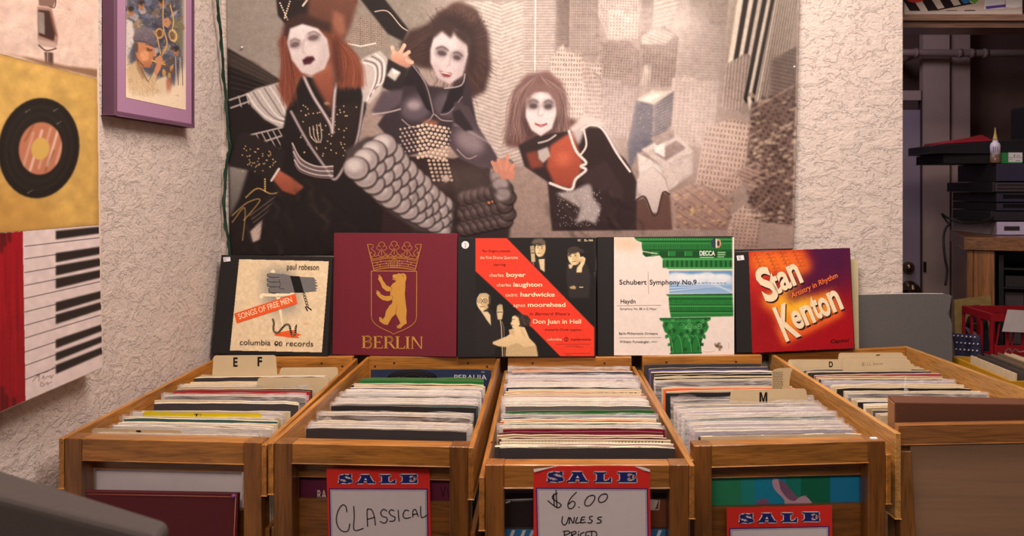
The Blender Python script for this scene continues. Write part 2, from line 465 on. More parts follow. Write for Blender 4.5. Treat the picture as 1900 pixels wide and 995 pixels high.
# ------------------------------------------------------------------ the room
WALL_Y, LEFT_X, END_X = 2.44, -0.958, 0.968
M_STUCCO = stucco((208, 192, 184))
M_FLOOR = plain((92, 80, 72), 0.6, 0.2, 8)
M_CEIL = plain((214, 205, 198), 0.8, 0.04, 30)
bm = bmesh.new(); box(bm, (LEFT_X - 0.12, -2.6, -0.05), (3.4, 4.4, 0.0)); struct('floor', bm, M_FLOOR)
bm = bmesh.new(); box(bm, (LEFT_X - 0.12, -2.6, 2.85), (3.4, 4.4, 2.95)); struct('ceiling', bm, M_CEIL)
bm = bmesh.new(); box(bm, (LEFT_X - 0.12, -2.6, 0), (LEFT_X, WALL_Y + 0.12, 2.85)); struct('wall_left', bm, M_STUCCO)
bm = bmesh.new(); box(bm, (LEFT_X, WALL_Y, 0), (END_X, WALL_Y + 0.12, 2.85)); struct('wall_back', bm, M_STUCCO)
bm = bmesh.new(); box(bm, (END_X, WALL_Y, 2.16), (3.4, WALL_Y + 0.12, 2.85)); struct('trim_1', bm, M_STUCCO)
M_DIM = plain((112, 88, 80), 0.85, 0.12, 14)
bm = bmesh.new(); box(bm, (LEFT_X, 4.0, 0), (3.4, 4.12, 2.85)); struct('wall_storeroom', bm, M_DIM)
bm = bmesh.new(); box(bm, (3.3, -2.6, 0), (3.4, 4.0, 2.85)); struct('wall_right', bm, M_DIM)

# ------------------------------------------------------------------ record bins
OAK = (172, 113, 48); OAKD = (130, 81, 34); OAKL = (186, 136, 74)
BINZ = 0.66
def lerp(a, b, t): return Vector(a) * (1 - t) + Vector(b) * t
BINS = {}
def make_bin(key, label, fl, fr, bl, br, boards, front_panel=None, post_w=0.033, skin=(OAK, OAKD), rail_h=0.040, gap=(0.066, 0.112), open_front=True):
    """fl..br: outer top corners of the carcase; boards: side board tops (left front, left back, right front, right back)"""
    fl, fr, bl, br = map(Vector, (fl, fr, bl, br))
    u = Vector((fr.x - fl.x, fr.y - fl.y, 0)).normalized(); dpt = Vector((-u.y, u.x, 0))
    mid = (fl + fr + bl + br) / 4
    t = thing('record_bin', label, 'record bin', (mid.x, mid.y, 0), 'wooden record bins along the wall')
    A, B = skin
    T = 0.010; pd = 0.036
    il, ir = fl + u * T, fr - u * T
    bil, bir = bl + u * T, br - u * T
    def part(nm, fn, m):
        b2 = bmesh.new(); fn(b2); bevel(b2, 0.0012, 1); return link(nm, b2, m, t)
    zd = lambda v, z: Vector((v.x, v.y, z))
    # front posts and rail
    for p, s in ((il, 1), (ir, -1)):
        q = p + u * (s * post_w)
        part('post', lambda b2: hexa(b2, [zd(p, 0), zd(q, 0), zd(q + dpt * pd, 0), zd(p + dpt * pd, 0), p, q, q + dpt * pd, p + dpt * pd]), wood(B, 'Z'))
    for p, s in ((bil, 1), (bir, -1)):
        q = p + u * (s * post_w)
        part('post', lambda b2: hexa(b2, [zd(p, 0), zd(q, 0), zd(q - dpt * 0.018, 0), zd(p - dpt * 0.018, 0), zd(p, p.z - 0.05), zd(q, q.z - 0.05), zd(q - dpt * 0.018, q.z - 0.05), zd(p - dpt * 0.018, p.z - 0.05)]), wood(B, 'Z'))
    a, c = il + u * post_w, ir - u * post_w
    part('front_rail', lambda b2: beam(b2, a, c, dpt, pd * 0.92, rail_h), wood(A, 'X'))
    # side boards, nailed on the outside of the posts
    for (p, q, zf, zb, s) in ((fl, bl, boards[0], boards[1], 1), (fr, br, boards[2], boards[3], -1)):
        part('side_board', lambda b2: beam(b2, zd(p - dpt * 0.002, zf), zd(q, zb), u * s, T - 0.0006, 0.092), wood(A, 'Y'))
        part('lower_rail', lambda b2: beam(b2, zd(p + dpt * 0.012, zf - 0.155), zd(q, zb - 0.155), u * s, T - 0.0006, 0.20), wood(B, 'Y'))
    # back board with its nail holes
    zb = 1.0
    bb = part('back_board', lambda b2: beam(b2, zd(bil, zb), zd(bir, zb), dpt * -1, 0.018, 0.34), wood(A, 'X'))
    for k, f in enumerate((0.05, 0.20, 0.78, 0.93)):
        b2 = bmesh.new(); p = lerp(bil, bir, f) - dpt * 0.0184; p.z = zb - (0.017 if k in (1, 2) else 0.026)
        lathe(b2, [(0.0030, 0.0), (0.0030, 0.001)], p, 'Y', 10)
        link('nail_head', b2, plain((58, 36, 22), 0.6), bb)
    # recessed front: an upper slat, a gap that shows the first cover, a lower panel
    inn = dpt * (pd + 0.001)
    e, g = il + u * 0.022 + inn, ir - u * 0.022 + inn
    if open_front:
        z0 = fl.z - rail_h - 0.006
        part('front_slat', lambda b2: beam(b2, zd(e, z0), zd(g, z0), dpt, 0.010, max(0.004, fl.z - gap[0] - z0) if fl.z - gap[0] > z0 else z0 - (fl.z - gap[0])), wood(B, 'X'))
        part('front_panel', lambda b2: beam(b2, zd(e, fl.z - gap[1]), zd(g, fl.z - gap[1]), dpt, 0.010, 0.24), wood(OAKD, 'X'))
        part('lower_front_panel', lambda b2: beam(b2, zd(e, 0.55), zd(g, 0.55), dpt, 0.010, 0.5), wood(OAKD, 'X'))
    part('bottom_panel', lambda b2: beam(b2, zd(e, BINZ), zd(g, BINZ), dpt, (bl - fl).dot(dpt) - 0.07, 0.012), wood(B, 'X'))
    BINS[key] = dict(fl=il + dpt * (pd + 0.014), fr=ir + dpt * (pd + 0.014), bl=bil - dpt * 0.019, br=bir - dpt * 0.019, u=u, d=dpt, t=t)
    return t

# measured corners
H995 = 0.995
b1 = make_bin('one', 'oak record bin against the left stucco wall, leftmost in the row',
              at_z(110, 813, H995), at_z(495, 822, H995), P(393, 668, 2.30), P(664, 664, 2.325),
              (.995, .994, .992, .992), gap=(0.066, 0.135))
b2_ = make_bin('two', 'oak record bin with the CLASSICAL sale sign hanging in its front',
               at_z(498, 822, H995), at_z(879, 830, H995), P(681, 663, 2.325), P(929, 664, 2.32),
               (.995, .997, .995, .997), gap=(0.072, 0.112), rail_h=0.036)
b3 = make_bin('three', 'oak record bin with the $6.00 sale sign, reaching furthest forward',
              P(889, 863, 1.48), P(1289, 863, 1.48), P(936, 672, 2.32), P(1178, 674, 2.32),
              (.955, .962, .9755, .972), gap=(0.046, 0.24))
b4 = make_bin('four', 'oak record bin with the M divider and the lowest hung sale sign',
              P(1278, 828, 1.573), P(1653, 818, 1.60), P(1183, 672, 2.33), P(1417, 671, 2.345),
              (.955, .96, .957, .957), gap=(0.072, 0.127))
for k in ('three', 'four'):
    pass
def bin_five():
    fl, fr = Vector((0.6225, 1.603, 0.995)), Vector((1.03, 1.60, 1.020))
    bl, br = Vector((0.576, 2.387, 0.995)), Vector((0.964, 2.397, 1.012))
    u = Vector((1, -0.007, 0)).normalized(); d = Vector((0.007, 1, 0)).normalized()
    t = thing('record_bin', 'wider record bin at right with a plain plywood front and a brown box in it', 'record bin', (0.80, 2.0, 0), 'wooden record bins along the wall')
    def part(nm, fn, m):
        b2 = bmesh.new(); fn(b2); bevel(b2, 0.0012, 1); return link(nm, b2, m, t)
    T = 0.011
    part('side_board', lambda b: beam(b, fl, bl, u, T, 0.16), wood(OAKL, 'Y', 0.7))
    part('side_board', lambda b: beam(b, fr, br, -u, T, 0.16), wood(OAKL, 'Y', 0.7))
    part('back_board', lambda b: beam(b, bl + u * T, br - u * T, -d, 0.016, 0.34), wood(OAK, 'X', 0.7))
    a, c = fl + u * (T - 0.002) + d * 0.010 + Vector((0, 0, 0.012)), fr - u * T + d * 0.010 + Vector((0, 0, -0.005))
    part('front_rail', lambda b: beam(b, a, c, d, 0.019, 0.037), wood((132, 86, 46), 'X', 0.7))
    for p, s in ((fl, 1), (fr, -1)):
        q = p + u * s * 0.012 + d * 0.008; q.z = p.z - 0.036
        r = q + u * s * 0.021
        def leg(b, q=q, r=r, s=s):
            lo, lo2 = q.copy(), r + u * s * 0.05; lo.z = lo2.z = 0
            hexa(b, [lo, lo2, lo2 + d * .022, lo + d * .022, q, r, r + d * .022, q + d * .022])
        part('post', leg, wood((140, 92, 46), 'Z', 0.7))
    e, g = fl + u * 0.034 + d * 0.0145, fr - u * 0.034 + d * 0.0145
    e.z, g.z = fl.z - 0.020, fr.z - 0.040
    part('plywood_panel', lambda b: beam(b, e, g, d, 0.008, 0.88), wood((142, 108, 82), 'X', 0.90, 0.6, 0.25, 0.12))
    e2 = Vector((fl.x + 0.02, fl.y + 0.04, BINZ)); g2 = Vector((fr.x - 0.02, fr.y + 0.04, BINZ))
    part('bottom_panel', lambda b: beam(b, e2, g2, d, 0.72, 0.012), wood(OAKD, 'X'))
    b2 = bmesh.new(); b2.free()
    part('rear_leg', lambda b: box(b, (0.60, 2.33, 0), (0.63, 2.365, 0.70)), wood(OAKD, 'Z'))
    part('rear_leg', lambda b: box(b, (0.92, 2.33, 0), (0.95, 2.365, 0.70)), wood(OAKD, 'Z'))
    BINS['five'] = dict(fl=fl + u * T + d * 0.034, fr=fr - u * T + d * 0.034, bl=bl + u * T - d * 0.017, br=br - u * T - d * 0.017, u=u, d=d, t=t)
bin_five()
# a fleck of white paper left on the fourth bin's front corner
q = P(1621, 809, 1.612)
b = bmesh.new(); box(b, (q.x - 0.006, q.y - 0.004, 0.9822), (q.x + 0.006, q.y + 0.004, 0.984))
tag(link('paper_scrap', b, plain((236, 232, 226))), 'tiny white paper scrap on the front corner of the M divider bin', 'paper scrap')

# ------------------------------------------------------------------ sleeves and dividers
COL = {
 'cream': (222, 200, 164), 'white': (238, 230, 222), 'pale': (216, 200, 193), 'grey': (104, 96, 98), 'dark grey': (66, 60, 62),
 'black': (38, 34, 35), 'navy': (44, 52, 76), 'green': (28, 112, 46), 'bright green': (70, 140, 62), 'dark green': (44, 94, 66), 'red': (176, 30, 36),
 'crimson': (138, 26, 54), 'tan': (196, 166, 126), 'pink': (214, 180, 168), 'orange': (222, 108, 62), 'teal': (70, 108, 108),
 'kraft brown': (160, 122, 82), 'purple': (84, 72, 118), 'rose': (170, 78, 88), 'brown': (88, 60, 46), 'maroon': (92, 26, 40), 'lilac': (188, 178, 192),
}
SLEEVE_F = obj_colour_mat('sleeve_print', 0.5, 0.16)
SLEEVE_E = plain((222, 204, 174), 0.8, 0.2, 90)
DARK_E = plain((96, 84, 76), 0.8, 0.25, 90)
CARD = plain((206, 184, 148), 0.7, 0.05, 40)
PLASTIC = plastic_mat()
SHEEN = obj_colour_mat('sleeve_gloss', 0.25, 0.12)
def solve_t(B, py):
    f0, f1 = (B['fl'] + B['fr']) / 2, (B['bl'] + B['br']) / 2
    lo, hi = 0.0, 1.0
    def pyz(t):
        y = f0.y + (f1.y - f0.y) * t
        return CY + (CAMZ - B['ztop'](t)) * F / y
    for _ in range(40):
        m = (lo + hi) / 2
        if pyz(m) > py: lo = m
        else: hi = m
    return (lo + hi) / 2
BINS['one']['ztop'] = lambda t: 0.988 + 0.000 * t
BINS['two']['ztop'] = lambda t: 0.984 - 0.006 * t
BINS['three']['ztop'] = lambda t: 0.985 - 0.012 * t
BINS['four']['ztop'] = lambda t: 0.978 + 0.002 * t
BINS['five']['ztop'] = lambda t: 0.984 + 0.002 * t
def spot(key, py, dx=0.0):
    B = BINS[key]; t = solve_t(B, py)
    t = min(0.982, max(0.020, t))
    l, r = lerp(B['fl'], B['fr'], 0).lerp(B['bl'], t), B['fr'].lerp(B['br'], t)
    u = (r - l); u.z = 0; wid = u.length; u.normalize()
    c = (l + r) / 2 + u * dx; d = Vector((-u.y, u.x, 0))
    return c, u, d, B['ztop'](t), wid, t
def sleeve_bm(c, u, d, ztop, W, H, th, lean, tilt, corner=0.004, worn=0.0):
    bm = bmesh.new(); n = 10; half = W / 2
    cols = []
    for k in range(n + 1):
        x = -half + W * k / n
        zt = ztop + x * tilt + (random.uniform(-worn, worn) if 0 < k < n else -corner * 0.6 * random.random())
        bow = 0.0012 * math.sin(math.pi * k / n + 0.4)
        tp = c + u * x + d * (bow + lean * 0.5); bt = c + u * x + d * (bow - lean * 0.5)
        row = []
        for dd in (0, th):
            row += [bm.verts.new((bt.x + d.x * dd, bt.y + d.y * dd, ztop - H)), bm.verts.new((tp.x + d.x * dd, tp.y + d.y * dd, zt))]
        cols.append(row)
    for a, b in zip(cols, cols[1:]):
        for q, mi in (((a[0], b[0], b[1], a[1]), 0), ((a[2], b[2], b[3], a[3]), 0), ((a[1], b[1], b[3], a[3]), 1), ((a[0], b[0], b[2], a[2]), 1)):
            f = bm.faces.new(q); f.material_index = mi
    for e in (cols[0], cols[-1]):
        f = bm.faces.new((e[0], e[1], e[3], e[2])); f.material_index = 1
    return bm
def plastic_bm(c, u, d, ztop, W, H, th, lean, up, tilt, flare=0.0):
    bm = bmesh.new(); n, m = 26, 4
    ph = random.uniform(0, 6); amp = random.uniform(0.0012, 0.0026)
    for side in (-1, 1):
        off = -0.0016 if side < 0 else th + 0.0014
        g = []
        for j in range(m + 1):
            f = j / m; row = []
            for k in range(n + 1):
                x = (-0.5 + k / n) * (W + 0.010)
                up_k = up * (1 + 0.25 * math.sin(ph + k * 0.5)) + flare * max(0, math.sin(k / n * 3.1)) ** 3
                z = ztop - 0.09 + f * (0.09 + up_k) + x * tilt
                wv = amp * math.sin(ph + k * 0.8 + side) * f ** 3 + (-0.0025 * f ** 4 if side < 0 else 0.002 * f ** 4)
                p = c + u * x + d * (off + wv + lean * 0.5)
                row.append(bm.verts.new((p.x, p.y, z)))
            g.append(row)
        for r0, r1 in zip(g, g[1:]):
            for k in range(n):
                fc = bm.faces.new((r0[k], r0[k + 1], r1[k + 1], r1[k])); fc.smooth = True
    return bm
PH = {'one': 'the leftmost bin', 'two': 'the CLASSICAL bin', 'three': 'the $6.00 bin', 'four': 'the M divider bin', 'five': 'the rightmost bin'}
ORD = ['first', 'second', 'third', 'fourth', 'fifth', 'sixth', 'seventh', 'eighth', 'ninth', 'tenth', 'eleventh', 'twelfth', 'thirteenth', 'fourteenth', 'fifteenth']
ALL = {}
def sleeves(key, rows):
    """rows front to back: (py of the top edge, colour, flags dict)"""
    marks = [i for i, r in enumerate(rows) if r[2].get('mark')]
    tprev = -1
    for i, (py, cn, fl) in enumerate(rows):
        c, u, d, zt, wid, t = spot(key, py, fl.get('dx', random.uniform(-0.004, 0.006)))
        W = min(fl.get('W', 0.314), wid - 0.008); th = fl.get('th', random.uniform(0.0026, 0.0042)); H = 0.312
        tilt = fl.get('tilt', random.uniform(-0.006, 0.006)); worn = 0.0008 if fl.get('worn', 1) else 0
        lim = (wid - W) / 2 - 0.004
        dx = max(-lim, min(lim, fl.get('dx', random.uniform(-0.006, 0.006))))
        c = spot(key, py, dx)[0]
        lean = 0.002 + 0.010 * min(1, i * 0.25, (len(rows) - 1 - i) * 0.25)
        col = COL[cn]; jit = 1 + random.uniform(-0.07, 0.07)
        dark = sum(col) < 300
        bm = sleeve_bm(c, u, d, zt, W, H, th, lean, tilt, worn=worn)
        em = DARK_E if (dark and not fl.get('edge')) else SLEEVE_E
        o = link('record_sleeve', bm, [SHEEN if fl.get('gloss') else SLEEVE_F, em], None, (c.x, c.y, zt - H))
        l = rgb(tuple(min(255, x * jit) for x in col)); o.color = l + (1,)
        if fl.get('mark'): lab = fl['mark'] + ' in ' + PH[key]
        else:
            best = min(marks, key=lambda m: (abs(m - i), m)); k = abs(best - i)
            short = rows[best][2]['mark'].split(',')[0].replace('record sleeve', 'sleeve')
            lab = '%s record sleeve, %s %s the %s, %s' % (cn, ORD[k - 1], 'behind' if i > best else 'in front of', short, PH[key])
        if fl.get('plastic'):
            pb = plastic_bm(c, u, d, zt, W, H, th, lean, fl.get('up', random.uniform(0.002, 0.0045)), tilt, fl.get('flare', 0))
            link('plastic_sleeve', pb, PLASTIC, o, smooth=True)
        tag(o, lab, 'record sleeve', 'records in ' + PH[key])
        ALL[(key, i)] = (o, c, u, d, zt, W, th, lean)
    return
def divider(key, py_base, px0, px1, py_tab, label, cardpx=None, col=None, name='divider_card', group='alphabet divider cards', tilt=0.0):
    """a card across the bin whose tab (pixel span px0..px1) stands up to py_tab"""
    c, u, d, zt, wid, t = spot(key, py_base)
    Y = c.y; W = min(0.318, wid - 0.008)
    n = d * -1; p0 = Vector((c.x, c.y, zt))
    a = on_plane(px0, py_tab, p0, n); b = on_plane(px1, py_tab, p0, n)
    xa, xb, za = (a - p0).dot(u), (b - p0).dot(u), a.z
    l, r = -W / 2, W / 2
    l = min(l, xa); r = max(r, xb)
    za = max(za, zt + 0.004)
    prof = [(l, zt - 0.30), (l, zt - 0.004), (l + 0.004, zt)]
    if xa - 0.003 > l + 0.006: prof.append((xa - 0.003, zt))
    else: prof = [(xa, zt - 0.30)]
    cr = 0.006
    prof += [(xa, za - cr), (xa + cr * 0.3, za - cr * 0.3), (xa + cr, za), (xb - cr, za), (xb - cr * 0.3, za - cr * 0.3), (xb, za - cr)]
    if xb + 0.003 < r - 0.006: prof += [(xb + 0.003, zt), (r - 0.004, zt), (r, zt - 0.004), (r, zt - 0.30)]
    else: prof += [(xb, zt - 0.30)]
    bm = bmesh.new(); th = 0.0009
    fr = [bm.verts.new(p0 + u * x + Vector((0, 0, z - zt))) for x, z in prof]
    bk = [bm.verts.new(p0 + u * x + Vector((0, 0, z - zt)) + d * th) for x, z in prof]
    bm.faces.new(fr); bm.faces.new(bk)
    for k in range(len(fr)):
        bm.faces.new((fr[k], fr[(k + 1) % len(fr)], bk[(k + 1) % len(fr)], bk[k]))
    o = link(name, bm, CARD if col is None else plain(col, 0.6, 0.08, 30), None, (c.x, c.y, zt - 0.30))
    tag(o, label, 'divider card', group)
    return o, Art(p0 - d * 0.0001, n)
def Z(*a, **k): return (a[0], a[1], k)
R = Z
# ---- bin one (front to back)
sleeves('one', [
 R(807, 'white', plastic=1), R(794, 'white', plastic=1), R(792.3, 'brown', edge=1), R(788.5, 'white'), R(786.5, 'cream'), R(780.4, 'teal', edge=1, th=.005, mark='dark teal record sleeve, nearest the yellow tab'), R(776.8, 'white', plastic=1, dx=-.01),
 R(768, 'white', plastic=1), R(764.5, 'cream'), R(750.5, 'dark grey', edge=1, th=.005, mark='charcoal record sleeve, broad band behind the yellow tab'), R(748, 'white'), R(745.5, 'cream'), R(737.3, 'grey', plastic=1, edge=1), R(734.3, 'pale', plastic=1),
 R(726.2, 'red', edge=0, th=.006, mark='bright red record sleeve, thin bright line'), R(723.5, 'brown', edge=1), R(718.5, 'pale', plastic=1), R(715.2, 'cream'), R(712, 'cream'), R(708.6, 'cream'), R(700.6, 'dark grey', edge=1, th=.006, mark='slate record sleeve, just before the E F card'), R(698.6, 'white')])
o, a = divider('one', 697, 396, 512, 660, 'tan divider card with tab lettered E and F in the leftmost bin', tilt=0)
a.text('E', 433, 680, 16, (30, 26, 24), 2, 8, 0.03); a.text('F', 478, 679, 16, (30, 26, 24), 2, 8.5, 0.03)
a.build('tab_lettering', o)
divider('one', 694.5, 520, 627, 682.5, 'pale blank divider card with low tab just in front of the E F card')
divider('one', 718, 478, 608, 701, 'tan blank divider card at mid right, in front of the charcoal sleeve')
o, a = divider('one', 774.5, 266, 484, 762.5, 'divider card with long bright yellow tab in the leftmost bin')
a.poly([(270, 763.5), (266.5, 766), (267, 773), (290, 775.3), (350, 776), (483, 775.4), (485, 773), (484, 768.5), (420, 767.6), (352, 766), (325, 767), (306, 764.5), (298, 766.2), (284, 763.6)], (226, 204, 22), 1)
a.poly([(361, 768), (368, 768), (368, 769.2), (366, 769.6), (366, 773), (363.6, 773), (363.6, 769.6), (361, 769.2)], (40, 36, 20), 2)
a.line([(369, 768.6), (374, 768.6), (371, 773)], 0.7, (120, 104, 30), 2)
a.build('yellow_tape', o)
o, a = divider('one', 805, 170, 338, 795, 'tan divider card frontmost in the leftmost bin, black mark on its tab')
a.poly([(252, 799), (260, 798.7), (263, 801.5), (259, 802.6), (253, 801.5)], (30, 24, 22), 2); a.build('tab_lettering', o)

# ---- bin two
sleeves('two', [
 R(798.6, 'dark grey', edge=0, th=.006, mark='charcoal record sleeve, frontmost'), R(795.5, 'white', plastic=1), R(791.6, 'white', plastic=1, flare=.006), R(787.7, 'pale', plastic=1), R(785.3, 'cream'),
 R(774.4, 'brown', edge=1, plastic=1, up=.008, mark='grey brown record sleeve, round sticker at its corner'), R(769.8, 'pale', plastic=1), R(767.6, 'cream'), R(756.2, 'black', th=.006, edge=0, mark='black record sleeve, wide dark band'), R(753, 'teal', edge=0), R(750.2, 'pale', plastic=1), R(745.5, 'white', plastic=1, up=.006), R(741, 'white', plastic=1),
 R(738, 'dark grey', edge=0), R(733, 'white', plastic=1, up=.005), R(728, 'white', plastic=1, up=.004), R(725, 'white'), R(722.8, 'purple', edge=1), R(720.5, 'white'), R(717.8, 'cream'), R(715.8, 'dark grey', edge=1), R(713.6, 'cream'), R(707, 'green', edge=0, th=.004, W=.305), R(702.5, 'bright green', th=.006, W=.305, mark='bright green record sleeve, in front of the navy one'),
 R(686, 'navy', th=.004, gloss=1, dx=.004, mark='navy record sleeve with a printed black disc, rearmost')])
B = ALL[('two', 24)]
art = Art(B[1] + B[3] * (B[7] * .5 - .0008) + Vector((0, 0, B[4])), -B[3] + Vector((0, 0, B[7] / .312)), 0.4)
import itertools
art.poly([(720, 701.5)] + [(765 + 47 * math.cos(math.radians(180 + 180 * k / 24)), 703 - 16.5 * math.sin(math.radians(180 * k / 24))) for k in range(25)] + [(811, 701.5)], (26, 24, 26), 1)
for rr in (20, 28, 36, 42): art.arc(765, 703, rr, rr * .36, 200, 340, 0.5, (80, 78, 84), 2)
art.text('PERALIIA', 843, 705, 9.2, (208, 204, 206), 2, 60, 0.0); art.text('74', 893, 692, 2.5, (190, 190, 196), 2, 6)
art.build('cover_print', B[0])
B = ALL[('two', 5)]
art = Art(B[1] + B[3] * (B[7] * .5 - .0035) + Vector((0, 0, B[4])), -B[3], 0.5)
art.ell(608, 782, 9, 8.5, (206, 190, 180), 1); art.text('12', 603, 785, 6, (60, 52, 50), 2, 9); art.build('round_sticker', B[0])

# ---- bin three
sleeves('three', [
 R(849.5, 'dark grey', edge=1), R(841, 'black', th=.006, edge=0, mark='black record sleeve, frontmost pair'), R(831, 'dark grey', th=.008, edge=1, W=.318, dx=-.004), R(826.2, 'pink', mark='pink white record sleeve, just before the chequered one'), R(823.7, 'pale', edge=1), R(818, 'cream'), R(814.6, 'maroon', edge=1), R(809.8, 'tan'),
 R(803.5, 'crimson', edge=0), R(798.2, 'crimson', th=.005, edge=0, gloss=1, mark='deep crimson record sleeve, broad shiny band'), R(795.4, 'cream', plastic=1, up=.003), R(791.3, 'white', plastic=1), R(788, 'dark green', edge=1), R(785.6, 'cream'), R(782.5, 'orange', edge=0, mark='orange red record sleeve'), R(779.6, 'cream'), R(777, 'navy', edge=1), R(772.6, 'lilac', plastic=1),
 R(763.8, 'green', th=.006, edge=0, mark='vivid green record sleeve'), R(755.4, 'grey', th=.005, edge=1), R(752, 'white', plastic=1), R(749, 'white', plastic=1), R(745, 'pale'), R(742.4, 'white'), R(740, 'white', plastic=1), R(735.2, 'pink', mark='pale pinkish record sleeve, faint printed words'), R(732.8, 'cream'), R(730.8, 'orange', edge=1), R(727.6, 'cream'), R(723.6, 'cream'), R(720.2, 'navy', edge=1), R(717.6, 'white', plastic=1),
 R(711.6, 'white', plastic=1, up=.004), R(705.6, 'pale', mark='greyish white record sleeve, dark lettering at right'), R(701.5, 'lilac', plastic=1), R(698, 'white', plastic=1, up=.004), R(692.5, 'navy', edge=0, th=.005, tilt=.012, mark='navy record sleeve, tilted'), R(690.4, 'pink', edge=1), R(688.8, 'orange', edge=1),
 R(675, 'kraft brown', plastic=1, up=.004, th=.005, mark='kraft brown record sleeve, rearmost')])
B = ALL[('three', 5)]
art = Art(B[1] + B[3] * (B[7] * .5 - .0006) + Vector((0, 0, B[4])), -B[3])
for k in range(52): art.poly([(912 + k * 6.2, 819.4), (915 + k * 6.2, 819.4), (913 + k * 6.2, 822.6), (910 + k * 6.2, 822.6)], (84, 66, 58), 1)
art.build('cover_print', B[0])
B = ALL[('three', 28)]
art = Art(B[1] + B[3] * (B[7] * .5 - .0006) + Vector((0, 0, B[4])), -B[3])
for x, l in ((1065, 6), (1076, 4), (1086, 9), (1098, 5), (1107, 12), (1123, 5), (1137, 5), (1150, 7), (1160, 3), (1167, 7), (1177, 4)): art.poly([(x, 728.6), (x + l, 728.6), (x + l, 730), (x, 730)], (60, 50, 44), 1)
art.build('cover_print', B[0])
B = ALL[('three', 33)]
art = Art(B[1] + B[3] * (B[7] * .5 - .004) + Vector((0, 0, B[4])), -B[3])
art.line([(1141, 709.5), (1146, 706), (1156, 706), (1153, 709.5)], 1.2, (70, 52, 46), 1); art.line([(1156, 709), (1170, 706.4), (1171, 709)], 1.0, (70, 52, 46), 1); art.line([(1008, 709), (1014, 707), (1026, 707.4), (1040, 709)], 1.6, (176, 140, 112), 1)
art.build('cover_print', B[0])
B = ALL[('three', 39)]
art = Art(B[1] + B[3] * (B[7] * .5 - .0006) + Vector((0, 0, B[4])), -B[3])
for yy, x1 in ((683.6, 966), (685.2, 964)): art.line([(952, yy), (x1, yy)], 0.6, (90, 64, 44), 1)
art.line([(960, 687.6), (969, 687.6)], 1.2, (96, 48, 38), 1); art.build('cover_print', B[0])

# ---- bin four
sleeves('four', [
 R(811.4, 'cream', edge=1), R(808, 'brown', edge=0, mark='dark brown record sleeve, frontmost dark line'), R(799.8, 'lilac', plastic=1, gloss=1, edge=1), R(794.6, 'white', plastic=1), R(788.4, 'lilac', plastic=1), R(783.5, 'white', plastic=1), R(776, 'teal', plastic=1, edge=1, up=.008, mark='teal grey record sleeve, midway to the M card'), R(772.5, 'white', plastic=1), R(768.6, 'pale', plastic=1), R(763.6, 'lilac', plastic=1), R(758.7, 'white', plastic=1, up=.006), R(752.5, 'grey', plastic=1, edge=1, up=.006, mark='grey record sleeve, just before the M card'),
 R(743, 'grey', plastic=1, up=.006, edge=1), R(729.5, 'black', th=.005, mark='black picture record sleeve, grey peaks printed on it'), R(725.3, 'cream', edge=1), R(721.6, 'orange', edge=1), R(718.7, 'cream'), R(709.3, 'grey', plastic=1, up=.004), R(705, 'cream', edge=1), R(702, 'black', edge=1), R(699.4, 'cream', edge=1), R(695.6, 'black', edge=1), R(692, 'dark grey', edge=1), R(689.5, 'white'), R(685.8, 'purple', edge=0, mark='purple record sleeve, behind the white lines'), R(683.2, 'black', edge=1), R(675.5, 'dark grey', th=.006, mark='charcoal record sleeve, rearmost')])
B = ALL[('four', 13)]
art = Art(B[1] + B[3] * (B[7] * .5 - .0006) + Vector((0, 0, B[4])), -B[3])
art.poly([(1250, 743), (1260, 733), (1276, 731.5), (1290, 734), (1298, 743)], (112, 96, 98), 1)
art.poly([(1340, 743), (1352, 735), (1362, 732), (1362, 743)], (104, 88, 90), 1)
art.build('cover_print', B[0])
o, a = divider('four', 748, 1356, 1496, 723.5, 'tan divider card with tab lettered M in front of the newspaper clipping')
[a.poly(q, (32, 27, 24), 2) for q in ([(1409, 728), (1412.4, 728), (1412.4, 747.5), (1409, 747.5)], [(1420.2, 728), (1423.6, 728), (1423.6, 747.5), (1420.2, 747.5)])]; [a.poly(q, (32, 27, 24), 3) for q in ([(1411.2, 728), (1413, 728), (1417.4, 744.5), (1416.3, 747.5), (1415.2, 747.5)], [(1419.6, 728), (1421.4, 728), (1417.4, 747.5), (1416.3, 747.5), (1415.2, 744.5)])]; a.build('tab_lettering', o)
# torn newspaper clipping standing among the sleeves
c, u, d, zt, wid, t = spot('four', 721.3)
p0 = Vector((c.x, c.y, zt)); n = -d
pts = [(1432, 724), (1432, 690), (1437, 686), (1446, 683.5), (1458, 683), (1469, 682.5), (1472, 684), (1468, 690), (1465, 706), (1464.5, 724)]
bm = bmesh.new()
fr = [bm.verts.new(on_plane(x, y, p0, n)) for x, y in pts]; bk = [bm.verts.new(v.co + d * .0006) for v in fr]
bm.faces.new(fr); bm.faces.new(bk)
for k in range(len(fr)): bm.faces.new((fr[k], fr[(k + 1) % len(fr)], bk[(k + 1) % len(fr)], bk[k]))
o = link('newspaper_clipping', bm, plain((196, 172, 134), 0.8, 0.06))
tag(o, 'torn newspaper clipping standing behind the M divider card', 'clipping')
art = Art(p0 - d * .0001, n)
for k in range(13):
    y = 691 + k * 2.5; x = 1434
    while x < 1451:
        l = random.uniform(2, 6); art.line([(x, y), (min(x + l, 1453), y - .3)], 0.8, (98, 82, 66), 1, joint=False); x += l + 1
art.build('newsprint', o)

